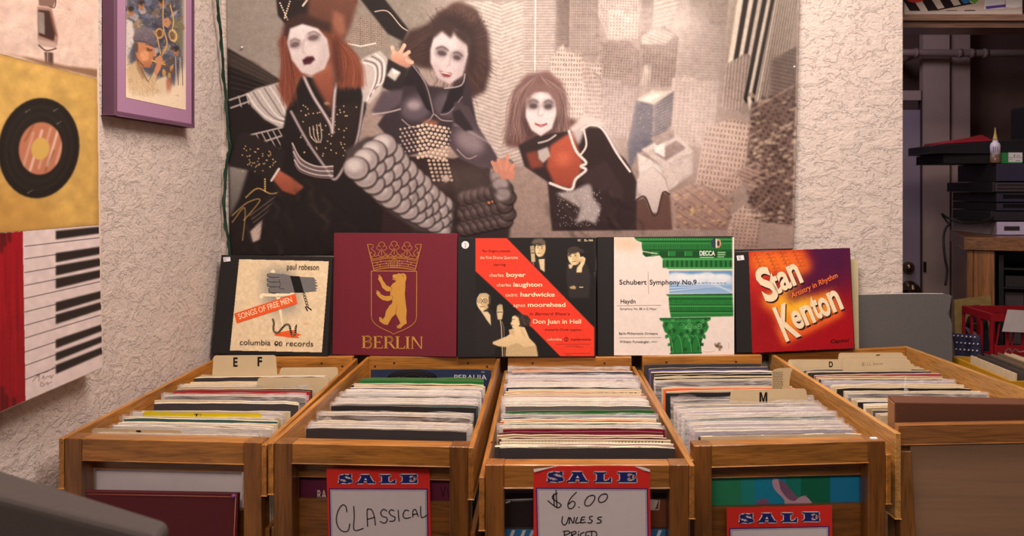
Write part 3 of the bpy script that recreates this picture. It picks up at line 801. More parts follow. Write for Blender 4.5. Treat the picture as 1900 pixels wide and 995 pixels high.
# ---- bin five
sleeves('five', [
 R(778, 'tan', edge=1), R(771.6, 'cream'), R(768, 'cream', edge=1), R(762.7, 'grey', edge=1), R(758, 'tan', edge=1), R(754, 'cream'), R(750.5, 'white'), R(747.6, 'black', edge=1, mark='black record sleeve, among the cream lines by the brown box'), R(744.2, 'white'), R(741.3, 'cream', edge=1),
 R(732.4, 'grey', edge=1, plastic=1), R(727.4, 'cream', edge=1), R(721.6, 'black', edge=1, mark='black record sleeve, behind the torn plastic'), R(718, 'cream', edge=1), R(714.8, 'cream'), R(709, 'lilac', plastic=1, up=.004), R(704.6, 'dark grey', edge=1, th=.006), R(699.8, 'tan', edge=1), R(695.5, 'rose', th=.005, tilt=.014, edge=0, mark='rose red record sleeve, slanting up to the right'), R(690.5, 'dark grey', edge=1, tilt=.01), R(686, 'grey', edge=1)])
o, a = divider('five', 684, 1462, 1560, 667.5, 'tan divider card with tab lettered D in the rightmost bin')
a.text('D', 1538, 681, 9.5, (32, 26, 24), 2, 7.5, 0.03); a.build('tab_lettering', o)
o, a = divider('five', 676, 1556, 1676, 655, 'rearmost tan divider card with small dark dash on its tab, rightmost bin')
a.line([(1626, 659.3), (1632, 658.8)], 1.6, (60, 40, 30), 2); a.build('tab_lettering', o)
divider('five', 681, 1562, 1683, 661, 'blank tan divider card between the dash tab and the handwritten tab')
o, a = divider('five', 688.3, 1566, 1689, 668, 'tan divider card with small pencil handwriting on its tab, rightmost bin')
for s in ([(1600, 679), (1600, 673.5), (1603.5, 673), (1600, 676), (1604, 678.5), (1600, 679)], [(1606, 678), (1606, 673)], [(1609, 673), (1609, 678), (1612, 677.7)], [(1613.5, 673), (1613.5, 677.7), (1616, 677)],
          [(1620, 678), (1620, 673), (1623, 677), (1623, 672.5)], [(1625, 675), (1627.5, 675), (1626, 677), (1625, 675)], [(1629, 672.5), (1629.5, 677), (1631, 676)], [(1632, 675), (1634, 674), (1632.6, 676.6), (1635, 676)], [(1638, 673), (1636, 674.5), (1638, 675.5), (1636, 676.6)]):
    a.line(s, 0.45, (134, 114, 92), 2)
a.build('tab_lettering', o)
# torn clear flap sticking up from one sleeve
B = ALL[('five', 10)]
c = B[1]; bm = bmesh.new()
g = []
p0 = c - B[3] * .004; n = -B[3]
L = [(1678, 737), (1677, 725), (1678, 712), (1679, 702), (1681, 698)]; Rr = [(1693, 737), (1689, 729), (1684, 722), (1682, 712), (1681.6, 698)]
for (a0, b0) in zip(L, Rr): g.append([bm.verts.new(on_plane(*a0, p0, n)), bm.verts.new(on_plane((a0[0] + b0[0]) / 2, a0[1], p0, n) - B[3] * .003), bm.verts.new(on_plane(*b0, p0, n))])
for r0, r1 in zip(g, g[1:]):
    for k in (0, 1): bm.faces.new((r0[k], r0[k + 1], r1[k + 1], r1[k]))
link('torn_flap', bm, PLASTIC, B[0], smooth=True)
# ------------------------------------------------------------------ the big poster on the back wall
def poster():
    cv = Canvas(418, -40, 1488, 486, 0.85, (190, 172, 164))
    A = lambda u, v: (410 + u / 2.072, v / 2.073)
    Bm = lambda u, v: (880 + u / 2.073, v / 2.073)
    pa = lambda *l: [A(*p) for p in l]; pb = lambda *l: [Bm(*p) for p in l]
    # hazy city seen from a rooftop
    cv.poly([(418, -40), (1488, -40), (1488, 486), (418, 486)], (176, 158, 150), to=(168, 140, 130))
    cv.poly([(418, -40), (640, -40), (620, 140), (520, 160), (418, 90)], (168, 156, 146), 12)
    cv.poly([(640, -40), (800, -40), (800, 120), (640, 120)], (158, 146, 134), 10)
    m = cv.poly(pa((520, 60), (620, 90), (640, 180), (480, 180)), (176, 156, 142), 2); cv.hatch(m, (130, 112, 102), 4, .4, 8, .5); cv.hatch(m, (130, 112, 102), 4, .3, 90, .4)
    def bld(pts, c, c2=None, per=5, duty=.45, ang=0, al=.4, hc=(120, 102, 96), blur=1.2, vert=0, zig=None, al2=.35):
        m = cv.poly(pts, c, blur, 1.0, c2 or c)
        if per and vert:
            a_ = math.radians(ang); r_ = ((-cv.xx * math.sin(a_) + cv.yy * math.cos(a_)) / per) % 1.0 < .58; c_ = ((cv.xx * math.cos(a_) + cv.yy * math.sin(a_)) / vert) % 1.0 < .55
            cv.put(m * r_ * c_, hc, max(al, al2) * .95)
        elif per: cv.hatch(m, hc, per, duty, ang, al * (1 if zig else .7), 0, zig)
        ed = np.clip(cv._blur(m, 5) * 1.4 - .4, 0, 1); sh_ = m * (1 - ed); cv.put(sh_ * (cv.xx > np.mean([p[0] for p in pts])), (112, 96, 92), .35); cv.put(sh_ * (cv.xx <= np.mean([p[0] for p in pts])), (226, 210, 202), .25)
        return m
    bld(pb((-60, 10), (200, 0), (200, 640), (-60, 640)), (202, 188, 178), (196, 178, 170), 7, .42, 0, .42, (158, 138, 128), zig=(Bm(105, 0)[0], 0.34))
    bld(pb((190, -90), (322, -90), (322, 285), (190, 300)), (186, 170, 162), (198, 180, 172), 5, .45, 0, .35)
    cv.line(pb((237, 0), (237, 280)), 2.2, (232, 220, 212), .8)
    bld(pb((318, -90), (372, -90), (372, 180), (318, 190)), (134, 116, 110), (160, 140, 132), 4, .4, 0, .3)
    bld(pb((370, -90), (482, -90), (482, 215), (370, 215)), (160, 142, 134), (176, 156, 148), 5, .45, 0, .35, vert=4)
    bld(pb((480, -90), (645, -90), (645, 160), (520, 150), (480, 60)), (196, 178, 170), (186, 166, 158), 5, .4, 3, .3, vert=5)
    bld(pb((520, 40), (640, 40), (640, 160), (520, 150)), (204, 188, 178), (198, 178, 168), 6, .35, 2, .25, vert=6)
    bld(pb((640, -90), (710, -90), (700, 130), (650, 140)), (150, 132, 126), (158, 140, 132), 4, .4, 0, .3)
    bld(pb((700, -60), (830, -60), (790, 20), (760, 110), (690, 115)), (198, 182, 172), (180, 162, 154), 8, .35, -14, .45)
    bld(pb((480, 150), (600, 160), (645, 200), (640, 330), (560, 350), (490, 310)), (164, 142, 134), (176, 154, 146), 5, .45, 4, .45, vert=5)
    bld(pb((640, 120), (740, 100), (800, 150), (790, 330), (650, 340)), (150, 128, 120), (166, 144, 136), 5, .5, 3, .4, (108, 90, 84), vert=6)
    bld(pb((660, 250), (690, 245), (690, 330), (650, 330)), (196, 178, 168), (186, 166, 158), 4, .4, 90, .35)
    bld(pb((650, 140), (700, 110), (790, 130), (740, 170), (650, 170)), (186, 170, 162), (196, 178, 168), 6, .4, 20, .4)
    bld(pb((800, 85), (982, 85), (965, 310), (780, 310)), (168, 150, 142), (184, 164, 156), 5, .4, 3, .25)
    bld(pb((820, -90), (1010, -90), (985, 90), (830, 90)), (156, 140, 130), (164, 146, 138), 5, .4, 0, .22)
    bld(pb((290, 230), (320, 200), (345, 170), (360, 205), (420, 205), (430, 240), (500, 245), (505, 480), (400, 470), (330, 420)), (206, 186, 172), (204, 182, 174), 9, .3, 2, .28, vert=5, al2=.5)
    bld(pb((420, 230), (505, 310), (505, 490), (430, 470)), (190, 168, 158), (196, 174, 168), 8, .3, 2, .25, vert=4, al2=.45)
    bld(pb((500, 300), (640, 330), (630, 540), (505, 520)), (172, 152, 148), (188, 168, 164), 5, .4, 3, .3, vert=6)
    bld(pb((770, 300), (965, 300), (930, 580), (770, 540)), (192, 172, 164), (196, 174, 166), 6, .4, 3, .28, (150, 128, 120), vert=8, al2=.2)
    # striped tower
    bld(pb((990, -90), (1250, -90), (1250, 330), (1140, 470), (1040, 440), (960, 350)), (176, 160, 146), (156, 136, 126), 0)
    for u0, u1, w0, col in ((1018, 968, 24, (226, 208, 186)), (1042, 985, 20, (58, 52, 52)), (1064, 1002, 16, (220, 204, 184)), (1082, 1018, 16, (62, 56, 56)), (1100, 1034, 14, (206, 190, 172)), (1116, 1048, 18, (54, 50, 50)), (1134, 1064, 12, (212, 196, 178)), (1148, 1078, 14, (66, 60, 60)), (1164, 1094, 11, (196, 180, 164))):
        s = (u1 - u0) / 430.0
        cv.poly(pb((u0 - s * 90, -90), (u0 + w0 - s * 90, -90), (u1 + w0 * .9, 400 if w0 > 12 else 430), (u1, 380)), col, .6)
    for k in range(10): cv.line(pb((1172 + k * 9, -60), (1090 + k * 11, 440)), 1.6, (108, 96, 90), .55)
    bld(pb((975, 250), (1055, 205), (1075, 215), (1040, 430), (965, 410)), (172, 150, 140), (184, 160, 150), 6, .45, 94, .45, (104, 88, 82))
    bld(pb((1150, 230), (1250, 180), (1250, 470), (1150, 500)), (126, 108, 102), (144, 122, 114), 7, .4, 12, .4, (90, 76, 72))
    # glass block and white block
    bld(pb((632, 385), (700, 400), (700, 560), (640, 590), (610, 660), (600, 560)), (98, 100, 118), (118, 116, 134), 4, .4, 8, .3, (70, 72, 92))
    bld(pb((700, 400), (778, 350), (770, 480), (700, 560)), (120, 116, 124), (130, 122, 128), 5, .45, -24, .5, (78, 78, 92))
    cv.poly(pb((632, 385), (690, 350), (778, 348), (700, 402)), (196, 184, 172), 1)
    cv.poly(pb((645, 383), (700, 360), (735, 362), (690, 392)), (224, 214, 198), 1)
    for k in range(26): cv.ell(*Bm(640 + RNG.rand() * 130, 420 + RNG.rand() * 110), 1.0, .7, (206, 190, 140), 0, .7)
    bld(pb((640, 590), (742, 640), (748, 742), (650, 690)), (218, 206, 200), (204, 190, 186), 0)
    bld(pb((740, 640), (858, 584), (858, 672), (748, 742)), (196, 178, 172), (206, 186, 180), 0)
    cv.poly(pb((655, 575), (782, 508), (858, 584), (740, 642)), (204, 186, 180), 1); cv.poly(pb((706, 590), (790, 540), (830, 570), (752, 618)), (158, 134, 130), 1)
    cv.poly(pb((706, 556), (745, 548), (748, 606), (708, 586)), (226, 216, 210), .6); cv.poly(pb((690, 530), (780, 500), (784, 530), (715, 560)), (168, 146, 140), 1)
    # right blocks, streets, low roofs
    bld(pb((905, 490), (1010, 455), (1080, 480), (1070, 700), (960, 780), (860, 760)), (206, 178, 162), (188, 156, 144), 10, .35, 8, .4, (136, 106, 96), vert=7, al2=.5)
    bld(pb((1080, 400), (1250, 330), (1250, 880), (1100, 860), (1060, 700)), (134, 110, 102), (140, 112, 104), 9, .45, 30, .45, (98, 78, 74), vert=11)
    bld(pb((780, 740), (880, 700), (1010, 770), (1000, 900), (790, 900)), (184, 150, 138), (168, 132, 120), 14, .3, 35, .35, (132, 100, 92))
    bld(pb((1010, 830), (1060, 790), (1130, 820), (1120, 1000), (990, 1000)), (196, 166, 152), (176, 142, 130), 9, .35, 6, .4, (128, 98, 90), vert=8)
    bld(pb((1020, 660), (1110, 620), (1170, 680), (1080, 740)), (180, 148, 136), (162, 132, 122), 7, .4, 20, .4, (120, 92, 86))
    for k in range(150):
        u, v = 1060 + RNG.rand() * 190, 360 + RNG.rand() * 520; c = (92, 76, 72) if RNG.rand() < .55 else (204, 176, 150)
        cv.poly(pb((u, v), (u + 8 + RNG.rand() * 22, v - 6), (u + 12 + RNG.rand() * 18, v + 6), (u + 2, v + 9)), c, .8, .6)
    for k in range(45):
        u, v = 785 + RNG.rand() * 230, 745 + RNG.rand() * 150
        cv.poly(pb((u, v), (u + 12, v - 6), (u + 15, v), (u + 3, v + 6)), (226, 186, 116) if RNG.rand() < .5 else (130, 100, 94), .6, .75)
    for a in ((1085, 420, 1244, 330), (1090, 580, 1244, 470), (790, 770, 1020, 660), (1000, 900, 1160, 760), (1010, 560, 1120, 500)): cv.line(pb(a[:2], a[2:]), 3, (206, 178, 156), .5, 1)
    for cx_, cy_, rx, ry, al in ((620, 440, 210, 120, .34), (340, 440, 120, 150, .34), (720, 110, 260, 120, .18), (900, 560, 120, 120, .28), (880, 400, 90, 110, .25), (540, 560, 100, 60, .2)):
        x, y = Bm(cx_, cy_); cv.ell(x, y, rx / 2.07, ry / 2.07, (226, 206, 200), 26, al)
    cv.ell(*Bm(770, 80), 60, 26, (216, 204, 196), 20, .45)  # soft pale patch: lamp glare on the glossy sheet, painted into the colour
    cv.noise(.025, 2); cv.noise(.02, 5)
    lum = cv.a.mean(-1, keepdims=True); cv.a = np.clip((lum + (cv.a - lum) * 0.62 - 0.66) * 1.30 + 0.60, 0.1, 0.93)
    cv.ell(1440, 60, 150, 150, (96, 84, 78), 60, .28); cv.ell(470, 40, 110, 90, (120, 110, 102), 30, .35)
    # rooftop edge at left
    cv.poly(pa((0, 195), (20, 185), (225, 310), (260, 430), (700, 880), (1000, 900), (1000, 1010), (0, 1010)), (34, 28, 28), .8)
    cv.poly(pa((0, 185), (120, 240), (235, 320), (230, 350), (20, 250)), (58, 50, 46), 2)
    for k in range(7): cv.line(pa((30, 205 + k * 22), (200, 300 + k * 12)), 1.4, (96, 84, 78), .4)
    for a in ((25, 385, 220, 320), (30, 415, 230, 345), (80, 525, 230, 490), (110, 560, 235, 520), (140, 600, 240, 565)): cv.line(pa(a[:2], a[2:]), 3.2, (172, 162, 158), .9)
    for k in range(6): cv.line(pa((60 + k * 30, 370 - k * 10), (70 + k * 30, 410 - k * 10)), 2.4, (166, 156, 152), .9); cv.line(pa((105 + k * 22, 520 - k * 4), (150 + k * 20, 605 - k * 8)), 2.4, (172, 162, 158), .8)
    cv.poly(pa((20, 640), (90, 560), (95, 650), (60, 760), (20, 840)), (150, 142, 134), 2, 1, (84, 78, 76))
    cv.poly(pa((100, 900), (150, 850), (150, 930), (110, 950)), (182, 160, 152), 1)
    for k in range(8): cv.line(pa((100 + k * 6, 830 + k * 16), (215 - k * 6, 745 + k * 20)), 1.3, (128, 110, 102), .8)
    for k in range(8): cv.line(pa((330 - k * 14, 880 + k * 10), (450 - k * 14, 850 + k * 14)), 1.6, (160, 138, 130), .8)
    for k in range(5): cv.line(pa((250 - k * 4, 930 + k * 14), (330, 905 + k * 18)), 1.5, (150, 128, 120), .7)
    cv.poly(pa((378, 840), (405, 812), (425, 826), (420, 842)), (206, 172, 160), .6)
    cv.curve(pa((85, 760), (130, 725), (180, 745), (215, 740)), 2.4, (200, 160, 96), .8); cv.curve(pa((30, 830), (90, 780), (140, 770), (75, 850)), 2.2, (190, 150, 90), .7); cv.curve(pa((30, 860), (80, 800), (70, 940)), 2, (186, 146, 90), .7)
    for k in range(6): cv.ell(*A(160, 690 + k * 9), 1.6, 1.6, (216, 180, 110))
    cv.curve(pa((205, 975), (240, 950), (262, 950), (250, 985)), 4, (206, 196, 192))
    def studs(n, box_, col, r=1.3):
        for _ in range(n):
            u, v = box_[0] + RNG.rand() * (box_[2] - box_[0]), box_[1] + RNG.rand() * (box_[3] - box_[1]); cv.ell(*A(u, v), r, r, col, 0, .9)
    # fourth musician behind, cut by the top edge
    cv.poly(pa((200, -90), (520, -90), (520, 10), (440, 70), (250, 100), (215, 60)), (40, 33, 32), 1)
    for k in range(8): cv.ell(*A(224 + k * 4, 12 + k * 9), 1.5, 1.5, (226, 204, 180)); cv.ell(*A(262 - k * 3, 6 + k * 9), 1.5, 1.5, (226, 204, 180))
    for k in range(7): cv.ell(*A(330 - k * 3, -2 + k * 4), 2, 1.6, (206, 188, 172))
    cv.poly(pa((340, -90), (520, -90), (525, 10), (500, 90), (470, 160), (420, 110), (330, 70)), (112, 74, 60), 4, 1, (84, 52, 44))
    cv.poly(pa((430, 40), (470, 60), (480, 130), (440, 150), (425, 90)), (150, 98, 78), 4, .8)
    cv.poly(pa((520, -20), (615, -20), (720, 112), (700, 160), (640, 130)), (36, 30, 31), .8)
    cv.curve(pa((590, 45), (625, 40), (650, 52), (690, 100), (716, 118)), 1.8, (220, 200, 180), .9)
    # second musician: big dark hair, armour
    def strands(n, pts_fn, col, wd=1.6, al=.35):
        for _ in range(n): cv.curve(pts_fn(), wd, tuple(np.clip(np.array(col) + RNG.randint(-14, 14, 3), 0, 255)), al)
    cv.poly(pa((690, 170), (720, 120), (790, 95), (840, 45), (900, 15), (985, 40), (1030, 130), (1040, 260), (1020, 350), (965, 380), (900, 330), (830, 270), (760, 260), (700, 230)), (62, 44, 41), 4)
    cv.poly(pa((870, 60), (880, 20), (920, 5), (975, 30), (990, 80), (930, 100)), (82, 60, 54), 3)
    for _ in range(260):
        th = RNG.rand() * 6.28; r1 = 70 + RNG.rand() * 60; k = 1 + .28 * math.sin(th) + RNG.randn() * .10; cx_, cy_ = 900, 170
        p0 = (cx_ + .35 * r1 * math.cos(th), cy_ + .35 * r1 * math.sin(th)); p1 = (cx_ + r1 * math.cos(th + .15 * RNG.randn()), cy_ + r1 * 1.15 * math.sin(th)); p2 = (cx_ + 140 * k * math.cos(th + .2 * RNG.randn()), cy_ + 172 * k * math.sin(th))
        if p2[0] < 800 and p2[1] > 240: continue
        c0 = RNG.randint(36, 104); cv.curve(pa(p0, p1, p2), .9, (c0, int(c0 * .74), int(c0 * .69)), .5)
    for _ in range(60):
        k = RNG.rand() * 70; c0 = RNG.randint(36, 90); cv.curve(pa((850, 80 + k), (780, 110 + k + RNG.randn() * 8), (705 + RNG.randn() * 14, 170 + k)), .9, (c0, int(c0 * .74), int(c0 * .69)), .5)
    cv.poly(pa((795, 150), (835, 110), (850, 60), (905, 50), (980, 110), (985, 240), (950, 300), (935, 200), (900, 120), (850, 110), (815, 160), (800, 250), (780, 250)), (48, 34, 33), 6, .85)
    cv.poly(pa((640, 560), (700, 600), (900, 610), (1040, 560), (1040, 1000), (600, 900)), (46, 34, 34), 1.5)
    cv.poly(pa((680, 280), (735, 250), (800, 330), (880, 340), (950, 290), (985, 470), (950, 600), (880, 560), (720, 600), (650, 540), (600, 480), (640, 420)), (52, 43, 48), 1)
    cv.ell(*A(750, 415), 29, 24, (92, 80, 88), 5, .9, -15); cv.ell(*A(742, 405), 13, 9, (170, 154, 158), 4, .75); cv.ell(*A(870, 405), 26, 24, (86, 74, 82), 5, .9, 15); cv.ell(*A(885, 390), 10, 8, (150, 136, 140), 4, .7)
    cv.curve(pa((695, 460), (740, 490), (800, 462), (820, 440), (850, 462), (900, 466)), 2.2, (170, 150, 146), .8)
    cv.poly(pa((735, 250), (760, 270), (820, 440), (790, 420), (745, 330), (690, 330)), (34, 28, 32), .8); cv.curve(pa((737, 252), (790, 330), (818, 440)), 1.8, (150, 134, 136), .9)
    cv.poly(pa((945, 280), (925, 330), (880, 345), (845, 440), (880, 430), (930, 370)), (34, 28, 32), .8); cv.curve(pa((940, 285), (925, 328), (860, 340)), 2.2, (176, 160, 158), .9); cv.curve(pa((930, 372), (880, 432), (845, 440)), 1.6, (140, 124, 126), .9)
    cv.poly(pa((770, 470), (800, 458), (840, 470), (820, 490)), (150, 96, 78), 2, .8)
    for r in range(9):
        for k in range(12):
            u, v = 690 + k * 17 + (r % 2) * 8, 480 + r * 15 + abs(k - 6) * 3
            if r > 6 and not 3 < k < 11: continue
            inn = 3 < k < 11
            cv.ell(*A(u, v), 3.4 if inn else 2.4, 3.0 if inn else 2.4, (198, 172, 152) if inn else (150, 130, 120), 0, .95); cv.ell(*A(u - 2, v - 2), 1.2, 1.0, (238, 220, 202), 0, .8)
    for r in range(6):
        for k in range(5): cv.ell(*A(800 + k * 18 + r * 4 - max(0, k - 3) * 3, 618 + r * 15), 3, 2.6, (206, 180, 160), 0, .9)
    cv.poly(pa((848, 686), (866, 672), (884, 688), (866, 704)), (206, 184, 172), .5)
    # its far arm
    cv.poly(pa((900, 390), (955, 410), (1000, 500), (1065, 600), (1075, 650), (1000, 645), (920, 610), (880, 560)), (70, 58, 64), 1.5)
    cv.ell(*A(960, 545), 30, 20, (140, 124, 128), 7, .8, 30); cv.curve(pa((900, 480), (930, 490), (1000, 530), (1060, 560)), 3, (170, 154, 154), .6, 1); cv.poly(pa((890, 430), (920, 420), (975, 500), (940, 505), (900, 470)), (44, 36, 40), 1)
    cv.curve(pa((910, 575), (950, 610), (985, 600)), 2.2, (176, 156, 150), .7)
    # face of the second
    cv.poly(pa((840, 105), (900, 110), (945, 150), (950, 210), (930, 290), (880, 325), (835, 300), (805, 240), (805, 190), (822, 130)), (206, 196, 196), 1.6, 1, (186, 170, 170))
    cv.poly(pa((905, 120), (950, 150), (945, 230), (930, 290), (905, 310), (920, 220)), (166, 148, 148), 5, .6)
    cv.ell(*A(848, 200), 12, 10, (88, 72, 74), 3, .6); cv.ell(*A(908, 216), 11, 10, (88, 72, 74), 3, .6); cv.poly(pa((860, 300), (880, 325), (840, 300), (812, 250), (820, 230)), (170, 150, 150), 4, .6)
    cv.ell(*A(850, 205), 8.5, 4.5, (70, 56, 58), 1.2, .9, 12); cv.ell(*A(908, 222), 7, 4, (70, 56, 58), 1.2, .9, 12); cv.curve(pa((828, 188), (850, 180), (874, 194)), 2.6, (60, 46, 46), .9, .6); cv.curve(pa((895, 204), (912, 202), (930, 216)), 2.4, (60, 46, 46), .9, .6)
    cv.curve(pa((884, 200), (880, 245), (870, 255)), 2, (150, 130, 130), .8, .8); cv.poly(pa((838, 268), (860, 282), (890, 282), (880, 298), (856, 296)), (120, 60, 60), .8); cv.line(pa((848, 279), (882, 286)), 1.6, (226, 214, 208), .9)
    cv.poly(pa((840, 60), (905, 100), (885, 150), (850, 120), (815, 150), (812, 110)), (58, 42, 40), 2); cv.poly(pa((880, 100), (950, 130), (960, 180), (935, 165), (905, 140)), (58, 42, 40), 2)
    # raised forearm and hand
    cv.poly(pa((640, 225), (712, 262), (700, 330), (670, 365), (610, 330)), (40, 33, 35), .8); cv.poly(pa((575, 430), (620, 350), (700, 345), (690, 400), (620, 445)), (82, 70, 78), 2); cv.curve(pa((580, 440), (640, 432), (688, 420)), 3, (182, 166, 164), .8)
    cv.poly(pa((636, 290), (656, 262), (690, 280), (668, 312)), (186, 178, 172), .5); cv.poly(pa((656, 262), (690, 280), (662, 286)), (226, 218, 212), .4)
    cv.poly(pa((650, 212), (668, 196), (712, 205), (738, 240), (722, 258), (690, 252), (655, 232)), (206, 160, 138), 1, 1, (176, 124, 104))
    for u0, v0, u1, v1 in ((664, 205, 657, 182), (690, 200, 704, 174), (706, 212, 722, 200), (714, 232, 734, 240)): cv.line(pa((u0, v0), (u1, v1)), 7, (208, 164, 142))
    for u, v in ((658, 184), (704, 176)): cv.ell(*A(u, v), 3, 3.4, (218, 178, 156))
    # first musician: auburn hair, studded jacket, silver shoulders
    cv.poly(pa((90, 362), (130, 340), (215, 318), (265, 440), (280, 488), (215, 490), (160, 460), (110, 410)), (176, 166, 162), 1)
    for k in range(6): cv.curve(pa((95 + k * 22, 362 - k * 7), (135 + k * 22, 420 - k * 6), (190 + k * 14, 462 - k * 5), (276, 482 - k * 7)), 2.6, (122, 110, 108) if k % 2 else (214, 206, 200), .9)
    cv.poly(pa((245, 425), (300, 290), (445, 320), (560, 330), (555, 420), (510, 560), (600, 520), (620, 640), (450, 690), (480, 700), (620, 800), (615, 900), (430, 1000), (130, 1000), (150, 850), (230, 700), (215, 600)), (33, 28, 28), 1)
    cv.poly(pa((60, 520), (80, 505), (240, 580), (225, 660), (190, 695), (95, 655), (20, 640)), (40, 34, 34), 1); studs(46, (70, 560, 220, 660), (206, 170, 120), 1.2)
    cv.poly(pa((270, 430), (420, 400), (540, 400), (500, 590), (430, 680), (340, 580)), (42, 34, 33), 3)
    studs(60, (300, 400, 530, 600), (216, 182, 140), 1.3)
    for k in range(4): cv.curve(pa((335 + k * 14, 490 - k * 5), (340 + k * 14, 525), (362 + k * 5, 548)), 1.8, (214, 196, 176), .8)
    cv.poly(pa((345, 250), (425, 230), (440, 330), (420, 430), (395, 390), (350, 310)), (150, 88, 68), 3, 1, (112, 62, 50))
    for w_, c_ in ((7.5, (112, 98, 102)), (3.2, (186, 172, 170))):
        cv.curve(pa((312, 290), (350, 370), (412, 470), (424, 510)), w_, c_, .95); cv.curve(pa((440, 318), (432, 380), (424, 510)), w_, c_, .95)
        cv.curve(pa((264, 430), (330, 550), (400, 650), (432, 690), (470, 640), (520, 540), (546, 380)), w_ * .9, tuple(int(x * .86) for x in c_), .95)
    cv.ell(*A(402, 398), 5, 3, (176, 150, 120), 1, .7)
    for k in range(6): cv.curve(pa((268 + k * 2, 552 + k * 16), (300, 610 + k * 10), (360, 640 + k * 8), (425, 640 + k * 9)), 3.2, (190, 172, 170) if k % 2 == 0 else (108, 92, 94), .9)
    cv.poly(pa((190, 690), (208, 650), (262, 682), (312, 720), (275, 750), (228, 735)), (166, 92, 70), 1.2, 1, (128, 66, 50)); cv.curve(pa((185, 695), (215, 650)), 4, (206, 196, 190)); cv.line(pa((262, 690), (300, 712)), 1.4, (110, 56, 44), .8)
    # silver wing of the right shoulder
    cv.poly(pa((520, 240), (560, 215), (610, 195), (640, 225), (632, 290), (612, 350), (570, 400), (545, 390)), (184, 172, 168), 1)
    for k in range(5): cv.curve(pa((535 + k * 14, 240 - k * 8), (585 + k * 10, 255 - k * 4), (590 + k * 8, 310), (560 + k * 10, 385 - k * 14)), 2.6, (112, 98, 98) if k % 2 else (226, 216, 210), .9)
    for k in range(14): cv.ell(*A(488 + k * 8, 178 - abs(k - 6) * 1.6), 2, 1.7, (220, 206, 196))
    # hair and face of the first
    cv.poly(pa((250, 85), (320, 60), (400, 100), (430, 110), (500, 185), (545, 265), (545, 335), (450, 335), (420, 240), (300, 300), (250, 420), (212, 340), (228, 250), (215, 160)), (104, 60, 48), 3, 1, (128, 68, 50))
    cv.poly(pa((240, 90), (300, 50), (420, 90), (420, 130), (340, 100), (265, 130), (238, 190)), (58, 42, 38), 3)
    for _ in range(150):
        k = RNG.rand() * 100; c0 = RNG.randint(70, 178); cv.curve(pa((425 + k * .25, 130 + k * .3), (450 + k * .8 + RNG.randn() * 5, 230), (440 + k + RNG.randn() * 10, 335 + RNG.randn() * 8)), .8, (c0, int(c0 * .56), int(c0 * .42)), .45)
    cv.poly(pa((425, 150), (450, 150), (470, 320), (430, 325)), (56, 34, 30), 5, .6)
    for _ in range(80):
        k = RNG.rand() * 48; c0 = RNG.randint(56, 150); cv.curve(pa((238 + k * .2, 140), (226 + k + RNG.randn() * 4, 260), (225 + k * 1.3 + RNG.randn() * 6, 390 + RNG.randn() * 12)), .8, (c0, int(c0 * .57), int(c0 * .46)), .45)
    cv.poly(pa((262, 110), (310, 92), (370, 110), (405, 150), (415, 215), (395, 265), (345, 290), (305, 280), (268, 230), (250, 165)), (212, 202, 202), 1.6, 1, (196, 180, 178))
    cv.poly(pa((380, 130), (412, 170), (412, 220), (392, 262), (350, 288), (380, 220)), (172, 154, 152), 6, .55)
    cv.ell(*A(281, 170), 13, 9, (120, 100, 102), 3, .6); cv.ell(*A(352, 144), 14, 9, (120, 100, 102), 3, .6)
    cv.ell(*A(280, 172), 9, 5, (96, 76, 78), 1.4, .85, -16); cv.ell(*A(352, 145), 10, 5, (96, 76, 78), 1.4, .85, -10); cv.curve(pa((262, 160), (280, 150), (300, 158)), 2.2, (84, 64, 60), .8, .6); cv.curve(pa((332, 130), (355, 122), (378, 136)), 2.2, (84, 64, 60), .8, .6)
    cv.curve(pa((318, 150), (310, 198), (322, 206)), 2, (160, 140, 140), .8, .8); cv.poly(pa((308, 232), (325, 218), (350, 216), (358, 228), (340, 246), (315, 250)), (74, 34, 42), .8); cv.line(pa((312, 234), (352, 226)), 1.2, (40, 18, 24), .9)
    # scaled boots
    def scales(rows, r0, base, hi, edge):
        for (u, v, r) in rows:
            x, y = A(u, v); rr = r / 2.07
            cv.ell(x + 1.2, y + 1.6, rr * 1.04, rr * .96, edge, 1.2, .9); cv.ell(x, y, rr * .96, rr * .86, base, .5); cv.ell(x - rr * .15, y - rr * .2, rr * .62, rr * .5, hi, 4, .55); cv.line([(x + rr * .9 * math.cos(q), y + rr * .8 * math.sin(q)) for q in np.linspace(.1, 2.2, 8)], 1.0, hi, .5, .6)
    rows = []
    for s in range(11, -1, -1):
        f = s / 11; cu, cvv = 570 + f * 350, 590 + f * 280 + math.sin(f * 3) * 20; wdt = 78 - f * 34
        for k in (.85, .28, -.3, -.9): rows.append((cu + k * wdt * .78 + RNG.randn() * 2, cvv - k * wdt * .66 + 10 + RNG.randn() * 2, 50 - f * 18))
    cv.poly(pa((475, 580), (560, 525), (640, 545), (710, 620), (760, 730), (950, 880), (900, 905), (760, 900), (640, 810), (540, 720), (480, 650)), (70, 60, 60), 2)
    scales(rows, 0, (150, 138, 137), (232, 224, 220), (40, 31, 32))
    rows = []
    for s in range(7):
        for k in range(5): rows.append((940 + s * 26 + (k % 2) * 12, 890 - k * 32 - s * 6, 32))
    cv.poly(pa((900, 720), (1060, 690), (1130, 760), (1110, 1000), (880, 1000)), (50, 40, 40), 2)
    scales(rows, 0, (66, 52, 52), (150, 132, 128), (24, 18, 20))
    for u, v in ((1075, 690), (1082, 720), (1100, 650), (1090, 760)): cv.ell(*A(u, v - 10), 17, 14, (60, 50, 50), .6); cv.ell(*A(u - 2, v - 12), 15, 12, (150, 138, 138), 2)
    cv.ell(*Bm(62, 780), 3, 2, (226, 130, 70)); cv.ell(*Bm(75, 776), 2, 2, (226, 130, 70))
